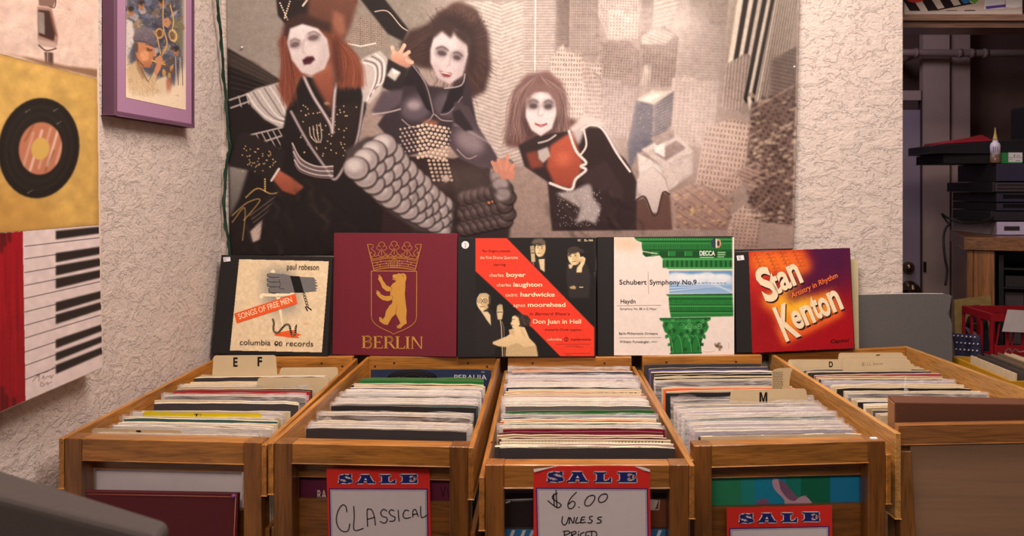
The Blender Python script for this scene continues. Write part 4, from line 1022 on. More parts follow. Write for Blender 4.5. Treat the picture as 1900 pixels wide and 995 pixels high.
    cv.poly(pb((75, 625), (120, 610), (160, 640), (160, 690), (110, 690)), (190, 124, 104), 1)
    for u0, v0, u1, v1 in ((90, 660, 74, 624), (110, 650, 98, 615), (128, 650, 134, 598), (145, 655, 160, 632)): cv.line(pb((u0, v0), (u1, v1)), 6, (196, 134, 112))
    # third musician: greying hair, open jacket
    cv.poly(pb((120, 540), (140, 430), (160, 340), (205, 285), (290, 272), (345, 320), (362, 400), (355, 450), (420, 470), (330, 520), (270, 530), (200, 570), (130, 565)), (118, 88, 84), 4, 1, (96, 66, 62))
    for _ in range(240):
        k = RNG.rand(); s = 1 if k > .5 else -1; q = abs(k - .5) * 2; c0 = RNG.randint(64, 176)
        cv.curve(pb((252 + s * 14 * q, 285 + 10 * q), (255 + s * (40 + 62 * q) + RNG.randn() * 5, 350 + 20 * RNG.rand()), (250 + s * (52 + 68 * q) + RNG.randn() * 9, 450 + RNG.randn() * 14), (248 + s * (46 + 84 * q) + RNG.randn() * 12, 535 + RNG.randn() * 18)), .8, (c0, int(c0 * .80), int(c0 * .77)), .42)
    cv.poly(pb((198, 380), (186, 470), (215, 540), (240, 520), (205, 450)), (58, 42, 42), 5, .7); cv.poly(pb((322, 380), (334, 470), (305, 530), (285, 520), (318, 450)), (58, 42, 42), 5, .7)
    cv.poly(pb((175, 560), (250, 520), (330, 510), (400, 500), (440, 480), (505, 490), (610, 640), (650, 720), (650, 900), (310, 900), (290, 700), (200, 640)), (50, 38, 39), 1.2)
    cv.poly(pb((300, 560), (385, 505), (432, 640), (385, 725), (320, 715), (285, 640)), (176, 86, 64), 2, 1, (140, 66, 52)); cv.ell(*Bm(350, 610), 16, 14, (196, 104, 78), 6, .7)
    cv.poly(pb((205, 590), (245, 580), (275, 640), (225, 650)), (130, 64, 52), 2, .9)
    cv.curve(pb((254, 550), (290, 540), (320, 520)), 3.5, (196, 184, 178), .8); cv.poly(pb((250, 580), (290, 565), (300, 600), (272, 628), (255, 610)), (186, 174, 168), 1.2, .9)
    for w_, c_ in ((6, (176, 164, 160)), (3, (226, 216, 210))):
        cv.curve(pb((372, 505), (400, 580), (440, 625), (420, 640), (440, 655), (400, 690), (380, 730), (300, 705)), w_, c_, .9)
        cv.curve(pb((420, 500), (460, 480), (505, 500), (560, 590), (612, 660)), w_ * .8, c_, .9); cv.curve(pb((430, 500), (440, 560), (415, 600)), w_ * .7, c_, .9)
    cv.poly(pb((375, 495), (430, 440), (500, 465), (525, 510), (590, 610), (560, 590), (500, 490), (440, 485), (410, 560)), (206, 192, 188), 2, .85)
    cv.poly(pb((322, 745), (400, 730), (460, 700), (470, 760), (500, 800), (480, 870), (440, 850), (400, 870), (420, 800)), (176, 164, 162), 2, .85)
    for _ in range(120):
        u, v = 330 + RNG.rand() * 170, 730 + RNG.rand() * 150; cv.ell(*Bm(u, v), 1, 1, (216, 206, 202), 0, .6)
    cv.poly(pb((520, 620), (590, 740), (560, 770), (420, 690), (470, 640)), (58, 44, 46), 2)
    cv.poly(pb((205, 380), (235, 352), (290, 352), (320, 390), (322, 440), (305, 495), (262, 524), (225, 500), (203, 450)), (212, 202, 202), 1.4, 1, (204, 190, 190))
    cv.ell(*Bm(230, 402), 12, 10, (84, 68, 70), 3, .65); cv.ell(*Bm(291, 404), 12, 10, (84, 68, 70), 3, .65)
    cv.ell(*Bm(232, 408), 7.5, 4.6, (72, 58, 60), 1.2, .85, 5); cv.ell(*Bm(290, 410), 7.5, 4.6, (72, 58, 60), 1.2, .85, -5); cv.curve(pb((215, 392), (234, 384), (250, 394)), 2.2, (66, 50, 50), .85, .5); cv.curve(pb((275, 394), (292, 386), (308, 396)), 2.2, (66, 50, 50), .85, .5)
    cv.curve(pb((256, 408), (250, 440), (262, 446), (270, 440)), 1.8, (150, 130, 130), .8, .5); cv.curve(pb((242, 478), (262, 486), (284, 478)), 3.2, (168, 78, 80), .9); cv.curve(pb((240, 474), (262, 480), (286, 474)), 1, (90, 40, 44), .9)
    cv.poly(pb((200, 400), (210, 330), (260, 318), (262, 350), (228, 362), (206, 420)), (120, 92, 88), 3); cv.poly(pb((262, 350), (262, 318), (330, 345), (338, 430), (318, 400), (296, 362)), (120, 92, 88), 3)
    cv.poly(pb((640, 700), (700, 640), (752, 690), (770, 760), (782, 900), (640, 900)), (92, 66, 60), 1.2); cv.poly(pb((636, 770), (640, 690), (700, 638), (752, 690), (768, 745), (740, 740), (722, 820), (700, 820), (672, 760)), (206, 192, 188), 1.2, 1, (180, 164, 160))
    cv.curve(pb((640, 768), (672, 758), (702, 822), (722, 822), (742, 742), (768, 748)), 3.4, (66, 48, 46), .9)
    for (x0, y0, x1, y1, n) in ((440, 330, 640, 470, 26), (760, 310, 930, 440, 30), (1120, 330, 1190, 430, 14), (1010, 360, 1090, 430, 10)):
        for _ in range(n):
            x, y = x0 + RNG.rand() * (x1 - x0), y0 + RNG.rand() * (y1 - y0); cv.curve([(x, y), (x + 10 + RNG.randn() * 8, y + 14), (x + 14 + RNG.randn() * 14, y + 34)], 3 + RNG.rand() * 4, (86, 70, 68) if RNG.rand() < .6 else (18, 14, 15), .22, 2)
    cv.ell(870, 330, 70, 26, (120, 104, 100), 16, .35); cv.ell(1240, 60, 70, 40, (222, 212, 206), 30, .25)  # the pale upper ellipse strengthens the painted lamp glare
    cv.noise(.03, 1); cv.noise(.015, 3)
    # hanging sheet: edges lean a little, the right edge curls off the wall
    t = thing('poster', 'huge poster of costumed rock musicians above a hazy city on the back wall', 'poster', tuple(P(950, 475, 2.43)))
    def place(GX, GY):
        xl = 420 + (GY / 470.0) * 5; xr = 1485 - np.clip(GY, 0, 470) / 470.0 * 12
        f = (GX - 418) / 1070.0; px = xl + (xr - xl) * f
        bot = 474 - 12 * np.clip((f - 0.5) * 2, 0, 1)
        py = np.where(GY > 400, 400 + (GY - 400) * (bot - 400) / 86.0, GY)
        Y = 2.4345 - 0.0005 * np.sin(f * 9) - 0.010 * np.clip((f - 0.955) / 0.045, 0, 1) ** 2 - 0.0012 * np.sin(GY / 60.0 + f * 6) ** 2
        return (px - CX) * Y / F, Y, CAMZ - (py - CY) * Y / F
    sh = cv.build('poster_sheet', t, place, paint_mat('poster_print', 0.42, 0.14))
    sol = sh.modifiers.new('paper', 'SOLIDIFY'); sol.thickness = 0.0004; sol.offset = -1
    a = Art((0, 2.4325, 0), (0, -1, 0))
    bm = bmesh.new()
    for px, py in ((449, 88), (1474, 124), (1470, 452)):
        lathe(bm, [(0.0001, -0.003), (0.003, -0.002), (0.0036, 0.0)], P(px, py, 2.4275), 'Y', 12)
    link('pushpin', bm, plain((206, 200, 198), 0.25), t)
poster()

def cord():
    b = bmesh.new()
    pts = [(405, -30), (404, 10), (408, 45), (412, 90), (415, 140), (420, 190), (423, 240), (427, 275), (421, 300), (418, 340), (416, 385), (420, 425), (425, 452), (426, 490), (424, 560)]
    pts3 = [P(x, y, min(2.429, 2.355 + 0.0052 * max(0, x - 403))) for x, y in smooth_path(pts, 5)]
    tube(b, pts3, 0.0038, 8)
    for k in range(0, len(pts3) - 1, 1):      # the twisted second strand
        pass
    tw = [p + Vector((0.0036 * math.cos(i * 1.1), -0.0028 + 0.0014 * math.sin(i * 1.1), 0)) for i, p in enumerate(pts3)]
    tube(b, tw, 0.0026, 6)
    tag(link('string_light_cord', b, plain((22, 50, 38), 0.45)), 'dark green wire hanging down the corner beside the big poster', 'cord')
cord()

# ------------------------------------------------------------------ the left wall: painting and framed print
def left_painting():
    X0 = -0.920
    n = Vector((1, 0, 0.0)); t = thing('canvas_painting', 'tall canvas painted with microphone, vinyl single and piano keys on the left wall', 'painting', (-0.93, 1.55, 0.9))
    def cast(px, py): return on_plane(px, py, (X0, 0, 0), n)
    b = bmesh.new()
    top_r, bot_r = cast(180, -60), cast(190, 683)
    f = [(top_r.y, top_r.z), (bot_r.y, bot_r.z)]
    y0 = 1.12
    def zl(px, py): p = cast(px, py); return p
    bl = cast(47, 745); sl = (bot_r.z - bl.z) / (bot_r.y - bl.y)
    zb = bot_r.z - sl * (bot_r.y - y0)
    c = [(LEFT_X + .012, y0, zb), (X0, y0, zb), (X0, bot_r.y, bot_r.z), (LEFT_X + .012, bot_r.y, bot_r.z),
         (LEFT_X + .012, y0, 2.0), (X0, y0, 2.0), (X0, top_r.y, 2.0), (LEFT_X + .012, top_r.y, 2.0)]
    hexa(b, c); link('canvas', b, plain((206, 186, 172), 0.8, 0.05), t)
    cv = Canvas(-6, -40, 190, 156, 1.2, (208, 182, 168))
    cv.noise(.05, 8); cv.noise(.03, 2)
    for k in range(26): cv.ell(RNG.rand() * 180, RNG.rand() * 120 - 20, 6 + RNG.rand() * 20, 5 + RNG.rand() * 14, (186, 152, 140) if k % 3 else (222, 204, 192), 6, .22)
    for k in range(16):
        a = k / 16 * 6.28; cv.curve([(128, 18), (128 + 14 * math.cos(a) + 3, 16 + 14 * math.sin(a)), (128 + 30 * math.cos(a + .3), 18 + 26 * math.sin(a + .3))], .8, (170, 134, 122), .5)
    for k in range(5): cv.curve([(18 + k * 8, 60 + k * 6), (34 + k * 6, 50), (52, 66 + k * 3), (30, 84)], .9, (184, 152, 142), .35)
    cv.poly([(70, -40), (100, -40), (104, 0), (98, 14), (72, 10)], (120, 92, 82), 1); cv.curve([(94, -6), (103, 0), (101, 14), (92, 12)], 2, (66, 44, 38), .9)
    cv.poly([(69, 12), (96, 15), (108, 66), (106, 84), (76, 84), (70, 74)], (150, 118, 106), .6); cv.poly([(71, 18), (92, 20), (102, 62), (100, 76), (72, 66)], (58, 36, 30), .8)
    cv.poly([(71, 22), (82, 24), (83, 64), (71, 60)], (156, 146, 140), .8); m = cv.mask_poly([(71, 22), (82, 24), (83, 64), (71, 60)]); cv.hatch(m, (96, 84, 80), 2.4, .4, 45, .6); cv.hatch(m, (96, 84, 80), 2.4, .4, -45, .6)
    cv.line([(93, 24), (104, 66)], 3, (104, 64, 48), .9, .5); cv.poly([(70, 72), (104, 80), (105, 90), (72, 84)], (176, 150, 140), .8); cv.curve([(72, 84), (86, 94), (104, 90)], 3, (74, 56, 50), .8)
    cv.poly([(82, 96), (99, 98), (99, 122), (84, 118)], (98, 74, 66), .8); cv.line([(88, 98), (88, 120)], 1.6, (190, 166, 156), .7); cv.line([(94, 98), (95, 122)], 2, (54, 38, 34), .8)
    cv.poly([(-6, 96), (40, 106), (80, 121), (130, 132), (190, 147), (190, 130), (120, 122), (60, 108)], (120, 86, 60), 1.6, .85)
    pm = paint_mat('oil_paint', 0.55, 0.2)
    def place(lim):
        def f_(GX, GY):
            dx, dz = (GX - CX) / F, -(GY - CY) / F
            tt = (X0 + 0.0006) / dx
            return dx * 0 + (X0 + 0.0006), tt, CAMZ + dz * tt
        return f_
    # three painted zones, each cut to the canvas
    def zone(cv, name, poly):
        o = cv.build(name, t, place(0), pm); me = o.data; bmz = bmesh.new(); bmz.from_mesh(me)
        kill = []
        for v in bmz.verts:
            w = v.co + Vector(t['base']); px = CX + w.x / w.y * F; py = CY - (w.z - CAMZ) / w.y * F
            ins = False
            for (ax, ay), (bx, by) in zip(poly, poly[1:] + poly[:1]):
                if (ay > py) != (by > py) and px < (bx - ax) * (py - ay) / (by - ay) + ax: ins = not ins
            if not ins: kill.append(v)
        bmesh.ops.delete(bmz, geom=kill, context='VERTS'); bmz.to_mesh(me); bmz.free()
        return o
    zone(cv, 'microphone_scene', [(-20, -60), (180.5, -60), (181, 147), (-20, 96)])
    cy = Canvas(-6, 90, 190, 440, 1.0, (196, 160, 86))
    cy.poly([(-6, 90), (200, 90), (200, 440), (-6, 440)], (196, 158, 86), 0, 1, (190, 152, 82))
    cy.noise(.06, 12); cy.noise(.03, 3)
    for pts in ([(-6, 99), (60, 112), (190, 146)], [(-6, 433), (100, 427), (190, 418)], [(183, 140), (184, 420)]): cy.curve(pts, 9, (140, 96, 48), .45, 4)
    cy.poly([(-6, 340), (60, 360), (120, 430), (-6, 440)], (176, 124, 60), 24, .5)
    cy.ell(72, 275, 75, 93.5, (30, 25, 22), .6, 1, 8)
    for k in range(5): cy.ell(72, 275, 70 - k * 6, 88 - k * 7, (40, 34, 30) if k % 2 else (30, 25, 22), .4, .7, 8)
    for x, y in ((48, 208), (100, 206), (106, 230), (52, 358)): cy.line([(x, y), (x + 8, y - 5)], .8, (150, 150, 130), .7); cy.ell(x, y, 1.6, 1.6, (120, 130, 110), 1, .6)
    m = cy.ell(75, 275.5, 40, 49, (176, 112, 84), .5, 1, 8); keep = cy.a.copy()
    for k in range(6): cy.line([(40 + k * 16, 320 - k * 4), (62 + k * 16, 236 - k * 4 + 10)], 4.6, (222, 196, 180), .75 if k % 2 else .4, 1.2)
    cy.line([(46, 262), (62, 232)], 3, (96, 60, 46), .5, 1); cy.line([(84, 318), (100, 280)], 4, (96, 60, 46), .4, 1)
    # trim the streaks back to the label disc, then the hole
    cy.a = keep * (1 - m[..., None]) + cy.a * m[..., None]; cy.ell(75, 276, 17, 20.5, (198, 160, 86), .5, 1, 8)
    zone(cy, 'vinyl_scene', [(-20, 94), (181, 146), (184, 417.5), (-20, 434)])
    ck = Canvas(-6, 415, 196, 780, 1.0, (212, 194, 192))
    ck.noise(.03, 6)
    ck.poly([(-6, 415), (42, 415), (48, 780), (-6, 780)], (150, 16, 30), 0, 1, (132, 14, 26))
    mred = ck.mask_poly([(-6, 415), (42, 415), (48, 780), (-6, 780)])
    for k in range(26):
        x = RNG.rand() * 44; ck.line([(x, 430 + RNG.rand() * 200), (x + 1, 520 + RNG.rand() * 240)], 1.5 + RNG.rand() * 2, (104, 8, 18) if k % 2 else (178, 30, 44), .3, 1)
    for x, y0_, y1_ in ((2, 428, 468), (8, 430, 456), (17, 432, 447), (4, 720, 770), (12, 735, 770), (26, 740, 760)): ck.line([(x, y0_), (x + 1, y1_)], 5, (40, 16, 16), .75, 2)
    ck.noise(.05, 1, mred)
    # keys: white key edges and black keys, drawn with the canvas's perspective
    def row(v, u):       # v 0..1 down the keyboard at the left rim, u across 43..190
        yl = 432 + v * (747 - 432); yr = 419 + v * (683 - 419); return (43 + (190 - 43) * u, yl + (yr - yl) * u)
    for v, full in ((0.075, 1), (.148, 0), (.227, 0), (.302, 0), (.377, 1), (.456, 0), (.534, 0), (.607, 1), (.688, 0), (.767, 0), (.848, 0)):
        ck.line([row(v * 1.02 + .005, .02), row(v * 1.02 + .005, 1.0 if full else .42)], 1.5, (62, 50, 48), .9)
    for v0, v1 in ((-.005, .055), (.135, .200), (.215, .283), (.297, .365), (.446, .512), (.524, .590), (.682, .743), (.765, .822), (.842, .905)):
        ck.poly([row(v0 + .012, .41), row(v0 - .012 + .022, 1.02), row(v1 - .004, 1.02), row(v1 + .006, .41)], (40, 34, 32), .4)
    ck.curve([row(.9, .12), row(.87, .2), row(.875, .3), row(.86, .40)], .9, (60, 46, 44), .8)
    for pts in ([(70, 700), (73, 695), (72, 708)], [(78, 703), (81, 698), (82, 704)], [(85, 702), (88, 698)], [(90, 700), (94, 697), (95, 702), (99, 696)], [(80, 712), (76, 710), (75, 716), (80, 717), (81, 713)], [(84, 714), (88, 710), (89, 715)], [(90, 712), (96, 709)], [(66, 696), (76, 693)]): ck.curve(pts, .9, (60, 46, 44), .85)
    zone(ck, 'piano_key_scene', [(-20, 434), (184, 418), (190.3, 682.5), (47, 744.5), (-20, 774)])
left_painting()

def framed_print():
    X0 = -0.930
    t = thing('framed_print', 'purple framed jazz band print hanging high on the left wall', 'picture frame', (-0.945, 2.0, 1.6))
    def pt(px, py, x=X0): return on_plane(px, py, (x, 0, 0), Vector((1, 0, 0)))
    o_l, o_r, zt = pt(213, 100).y, pt(361.5, 100).y, 2.02
    zb_l, zb_r = pt(213, 213.5).z, pt(361.5, 238).z
    zb = (zb_l + zb_r) / 2
    PUR = (98, 66, 88)
    def bar(b, y0, y1, z0, z1, x1): box(b, (LEFT_X + .001, y0, z0), (x1, y1, z1))
    b = bmesh.new(); m = 0.010
    bar(b, o_l, o_l + m, zb, zt, X0); bar(b, o_r - m, o_r, zb, zt, X0); bar(b, o_l + m, o_r - m, zb, zb + m, X0); bar(b, o_l + m, o_r - m, zt - m, zt, X0)
    bevel(b, 0.002, 2); link('frame', b, plain(PUR, 0.4, 0.06), t)
    b = bmesh.new(); box(b, (LEFT_X + .002, o_l + m, zb + m), (X0 - 0.004, o_r - m, zt - m)); link('mat_board', b, plain((158, 118, 148), 0.75, 0.05, 200), t)
    xm = X0 - 0.004
    cv = Canvas(228, -30, 350, 212, 1.7, (222, 200, 172))
    # bandstand scene: players in blue, brass, a trumpeter in tan coat and grey cap
    cv.poly([(233, -30), (340, -30), (340, 120), (320, 160), (290, 150), (240, 120), (233, 60)], (72, 74, 88), 5)
    for k in range(90):
        x, y = 236 + RNG.rand() * 98, -30 + RNG.rand() * 150
        cv.ell(x, y, 2 + RNG.rand() * 5, 3 + RNG.rand() * 9, [(44, 46, 66), (96, 104, 128), (150, 130, 104), (60, 50, 50), (120, 96, 76), (170, 160, 160)][RNG.randint(6)], .8, .75, RNG.rand() * 180)
    for cx_, cy_ in ((243, 22), (262, 10), (300, 6), (326, 96)):
        cv.ell(cx_, cy_, 5.5, 8, (150, 104, 72), .8); cv.ell(cx_, cy_ - 6, 6, 5, (40, 32, 32), 1); cv.line([(cx_ - 3, cy_), (cx_ + 3, cy_)], .9, (60, 36, 28), .8)
    cv.poly([(234, 34), (246, 40), (252, 70), (234, 110)], (196, 186, 180), 1.5); cv.poly([(318, 30), (338, 40), (338, 90), (318, 70)], (112, 108, 78), 2, .8)
    for pts in ([(303, 0), (303, 50), (310, 80), (300, 104)], [(316, 10), (322, 40), (316, 66)], [(290, 60), (298, 100)]): cv.curve(pts, 2.4, (196, 152, 84), .9)
    cv.ell(296, 62, 8, 10, (190, 146, 84), .6); cv.ell(296, 62, 5, 7, (96, 66, 40), .8); cv.ell(321, 66, 8, 12, (206, 170, 116), .6, 1, -15); cv.ell(320, 66, 5, 8, (112, 84, 54), 1, 1, -15)
    cv.poly([(302, 36), (312, 32), (318, 42), (312, 52), (303, 48)], (176, 124, 90), .8)
    for k in range(12): cv.ell(300 + RNG.rand() * 22, 112 + RNG.rand() * 30, 2 + RNG.rand() * 3, 2 + RNG.rand() * 4, (190, 140, 80) if k % 2 else (110, 72, 44), .6, .85)
    for k in range(5): cv.line([(322 + k * 4, 106), (323 + k * 4, 158)], 1.6, (196, 182, 168) if k % 2 else (80, 72, 72), .8)
    cv.poly([(234, 128), (252, 112), (262, 122), (276, 150), (292, 150), (300, 172), (276, 180), (240, 178)], (186, 158, 120), 1.6, 1, (206, 182, 150)); cv.poly([(290, 148), (308, 140), (318, 160), (316, 180), (292, 178)], (206, 186, 158), 2)
    cv.poly([(252, 112), (262, 122), (270, 140), (266, 148), (254, 128)], (150, 122, 88), 1); cv.line([(262, 124), (272, 150)], 1.2, (96, 72, 50), .8)
    cv.poly([(252, 74), (276, 76), (288, 92), (284, 112), (278, 126), (262, 124), (252, 108)], (186, 128, 88), 1, 1, (166, 104, 70)); cv.ell(268, 104, 9, 10, (206, 146, 104), 2); cv.ell(254, 88, 3, 6, (166, 108, 74), .6)
    cv.poly([(272, 88), (284, 92), (280, 96), (272, 94)], (84, 52, 38), .8, .8); cv.line([(270, 82), (284, 86)], 1.4, (64, 40, 32), .9); cv.ell(288, 102, 2.6, 3.4, (190, 130, 92), .5)
    cv.poly([(246, 72), (252, 54), (268, 47), (284, 60), (291, 80), (288, 88), (270, 80), (250, 78)], (112, 102, 108), 1, 1, (88, 80, 90)); cv.curve([(250, 76), (270, 78), (289, 88)], 2.6, (76, 66, 74), .9)
    cv.line([(282, 112), (306, 120)], 2.6, (206, 164, 90), .95); cv.poly([(288, 108), (298, 101), (302, 110), (298, 128), (290, 142), (284, 136), (290, 120)], (190, 130, 92), .8); cv.poly([(284, 134), (292, 142), (280, 168), (268, 172)], (196, 168, 132), 1.2)
    cv.poly([(308, 148), (318, 144), (318, 176), (310, 178)], (170, 100, 74), 1.2, .8)
    cv.poly([(233, 166), (262, 180), (300, 176), (330, 160), (346, 168), (346, 212), (228, 212)], (226, 206, 178), 5, .95)
    for _ in range(420):
        x, y = 235 + RNG.rand() * 104, -28 + RNG.rand() * 150
        if 246 < x < 294 and y > 48: continue
        a0 = RNG.rand() * 3.14; l = 2 + RNG.rand() * 5; c = [(30, 30, 44), (140, 146, 168), (176, 150, 116), (44, 34, 34), (96, 100, 128), (206, 190, 168)][RNG.randint(6)]
        cv.line([(x, y), (x + l * math.cos(a0), y + l * math.sin(a0))], .8, c, .55)
    for _ in range(70):
        x, y = 250 + RNG.rand() * 38, 52 + RNG.rand() * 22; cv.line([(x, y), (x + 3, y + 1.5)], .7, (70, 62, 70) if RNG.rand() < .5 else (150, 140, 146), .5)
    for _ in range(120):
        x, y = 238 + RNG.rand() * 58, 132 + RNG.rand() * 42; cv.line([(x, y), (x + 2 + RNG.randn() * 2, y + 6)], .8, (150, 118, 80) if RNG.rand() < .5 else (222, 200, 168), .4)
    for _ in range(60):
        x, y = 256 + RNG.rand() * 26, 80 + RNG.rand() * 40; cv.line([(x, y), (x + 2, y + 3)], .8, (140, 84, 56) if RNG.rand() < .5 else (222, 164, 122), .35)
    cv.curve([(254, 112), (262, 130), (276, 152)], 1.4, (112, 84, 58), .8); cv.curve([(250, 100), (256, 112), (266, 122)], 2.4, (96, 60, 44), .7); cv.line([(274, 152), (288, 130)], 1.2, (120, 92, 64), .7); cv.poly([(250, 78), (256, 80), (256, 98), (251, 96)], (70, 52, 44), 1, .8)
    cv.line([(326, 178), (331, 176), (330, 180)], .6, (120, 100, 90), .8)
    cv.noise(.05, 1)
    def place(GX, GY):
        # print window on the mat: the window's own corners
        y0, y1 = pt(233, 100, xm).y, pt(344.5, 100, xm).y; zt_ = 1.98; z0 = (pt(233, 181, xm).z + pt(344.5, 205, xm).z) / 2
        dx, dz = (GX - CX) / F, -(GY - CY) / F; tt = (xm + 0.0006) / dx
        return dx * 0 + xm + 0.0006, tt, CAMZ + dz * tt
    o = cv.build('art_print', t, place, paint_mat('lithograph', 0.5, 0.3))
    y0, y1 = pt(233, 100, xm).y, pt(344.5, 100, xm).y; z0 = (pt(233, 181, xm).z + pt(344.5, 205, xm).z) / 2
    bz = bmesh.new(); bz.from_mesh(o.data)
    kill = [v for v in bz.verts if not (y0 <= v.co.y + t['base'][1] <= y1 and v.co.z + t['base'][2] >= z0)]
    bmesh.ops.delete(bz, geom=kill, context='VERTS'); bz.to_mesh(o.data); bz.free()
framed_print()
# ------------------------------------------------------------------ the five albums propped above the bins
REST = 1.001
def album(label, tl, tr, br, bl, th, spine_px, base_col, spine_col, lean=0.045, edge_col=(150, 138, 124), name='record_album', zrest=(REST, REST)):
    Yl = (CAMZ - zrest[0]) * F / (bl[1] - CY); Yr = (CAMZ - zrest[1]) * F / (br[1] - CY)
    BL, BR, TL, TR = P(*bl, Yl), P(*br, Yr), P(*tl, Yl + lean), P(*tr, Yr + lean)
    TR = TL + (BR - BL) * ((TR - TL).length / (BR - BL).length) * 0.5 + (TR - TL) * 0.5
    n = (TR - BL).cross(TL - BL).normalized()
    if n.y > 0: n = -n
    b = bmesh.new(); k = n * -th
    vs = hexa(b, [BL, BR, BR + k, BL + k, TL, TR, TR + k, TL + k])
    for f in b.faces:                                   # pages show on the top edge and the right edge
        c = f.calc_center_median()
        f.material_index = 0
    b.faces.ensure_lookup_table()
    for f in b.faces:
        nn = f.calc_center_median() - (BL + TR) / 2 - k / 2
        up = (TL - BL).normalized()
        if nn.dot(up) > (TL - BL).length * 0.4: f.material_index = 1
    bmesh.ops.bevel(b, geom=b.edges[:], offset=0.0014, segments=2, profile=0.5, affect='EDGES', clamp_overlap=True)
    o = link(name, b, [plain(base_col, 0.7, 0.12, 240), plain(edge_col, 0.8, 0.12, 120)], None, tuple((BL + BR) / 2))
    tag(o, label, 'album', 'albums propped on the bins')
    a = Art(BL + n * 0.00005, n, 0.55, 0.05)
    if spine_px:
        a.poly(spine_px, spine_col, 1)
    return o, a, BL, n
def plane_place(p0, n, lift=0.0003):
    p0 = p0 + n * lift
    def f_(GX, GY):
        dx, dz = (GX - CX) / F, -(GY - CY) / F
        o = Vector((0, 0, CAMZ)); num = (p0 - o).dot(n)
        tt = num / (dx * n.x + n.y + dz * n.z)
        return dx * tt, tt, CAMZ + dz * tt
    return f_
INK = (34, 30, 30)
PRINT = paint_mat('cover_ink', 0.5, 0.18)
z7 = lambda u, v: (380 + u / 3.827, 420 + v / 3.827)
Z7 = lambda *l: [z7(*p) for p in l]
z8 = lambda u, v: (840 + u / 3.519, 420 + v / 3.519)
Z8 = lambda *l: [z8(*p) for p in l]

# 1 -- black bound set with cream cover
o, a, BL, n = album('black bound album with cream cover, grey fist and orange title band, leftmost on the bins', (410.5, 473), (616.5, 478), (607, 661.5), (391, 656), 0.020, None, (28, 25, 25), None)
CR = (226, 204, 168)
cv = Canvas(422, 478, 613, 658, 1.6, CR); cv.noise(.03, 6); cv.noise(.02, 1)
g = cv.mask_poly(Z7((445, 300), (600, 300), (660, 420), (660, 600), (470, 620), (420, 480))); g = cv._blur(g, 12); cv.put(g, (128, 124, 122), .75)
cv.poly(Z7((400, 300), (450, 330), (450, 480), (400, 480)), (150, 144, 138), 8, .4)
cv.poly(Z7((700, 690), (740, 684), (735, 696), (702, 704)), (206, 130, 96), 1.2, .5); cv.noise(.03, 3)
po = cv.build('cover_print', o, plane_place(BL, n), PRINT)
bz = bmesh.new(); bz.from_mesh(po.data); pl = Z7((243, 233), (882, 248), (832, 897), (177, 884)); kill = []
for v in bz.verts:
    w_ = v.co + Vector(o['base']); px = CX + w_.x / w_.y * F; py = CY - (w_.z - CAMZ) / w_.y * F; ins = False
    for (ax, ay), (bx, by) in zip(pl, pl[1:] + pl[:1]):
        if (ay > py) != (by > py) and px < (bx - ax) * (py - ay) / (by - ay) + ax: ins = not ins
    if not ins: kill.append(v)
bmesh.ops.delete(bz, geom=kill, context='VERTS'); bz.to_mesh(po.data); bz.free()
G1, G2, G3 = (112, 110, 110), (84, 82, 82), (150, 148, 146)
a.poly(Z7((470, 330), (470, 318), (484, 306), (498, 316), (500, 332)), (236, 222, 190), 3)
a.poly(Z7((545, 335), (612, 352), (690, 360), (770, 363), (784, 372), (778, 378), (798, 384), (780, 392), (802, 402), (782, 410), (806, 424), (784, 432), (800, 442), (786, 452), (796, 462), (700, 472), (540, 474), (520, 420)), G1, 3)
for k, (y0, y1, x0) in enumerate(((332, 362, 442), (364, 396, 440), (398, 430, 442), (432, 472, 452))):
    a.poly(Z7((x0 + 6, y0 + 4), (x0 + 20, y0), (530, y0 + 6), (560, y0 + 16), (548, y1), (x0 + 20, y1 - 2), (x0 + 2, y1 - 8), (x0, y0 + 12)), G1, 4)
    a.line(Z7((x0 + 6, y1 - 4), (x0 + 30, y1 + 1), (530, y1 + 1)), .9, (40, 38, 38), 5)
    a.line(Z7((x0 + 4, y0 + 8), (x0 + 4, y1 - 10)), 1.6, G2, 5)
a.poly(Z7((530, 370), (556, 356), (570, 400), (560, 445), (530, 440), (536, 400)), G1, 5); a.line(Z7((528, 376), (538, 410), (530, 440), (566, 446)), .8, (52, 50, 50), 6)
a.poly(Z7((606, 352), (674, 356), (706, 472), (640, 470)), (30, 27, 28), 5)
for y in (478, 498, 518, 538, 558): a.arc(*z7(706 + (y - 478) * .28, y + 6), 2.0, 2.6, 0, 360, 1.1, (30, 27, 28), 4, 10)
a.line(Z7((716, 574), (730, 600)), 2.2, (30, 27, 28), 4); a.line(Z7((728, 572), (756, 594)), 2.2, (30, 27, 28), 4)
BONE = (240, 226, 192)
a.poly(Z7((388, 498), (395, 482), (412, 476), (492, 482), (508, 480), (512, 450), (524, 448), (526, 478), (606, 480), (612, 462), (628, 458), (640, 470), (636, 486), (540, 500), (520, 506), (500, 500), (418, 498), (408, 514), (392, 512)), BONE, 3)
a.poly(Z7((506, 500), (534, 496), (554, 690), (560, 745), (548, 700)), BONE, 3)
OR = (232, 92, 44)
a.poly(Z7((492, 768), (520, 756), (560, 748), (590, 742), (640, 738), (634, 752), (690, 772), (660, 780), (670, 796), (600, 792), (560, 784), (500, 778)), OR, 2)
a.poly(Z7((211, 620), (643, 478), (658, 550), (229, 690)), OR, 6)
rot = math.degrees(math.atan2(142, 432))
p = z7(247, 662); a.text('SONGS OF FREE MEN', p[0], p[1], 10.2, (240, 214, 176), 7, 104, 0.012, 0, rot)
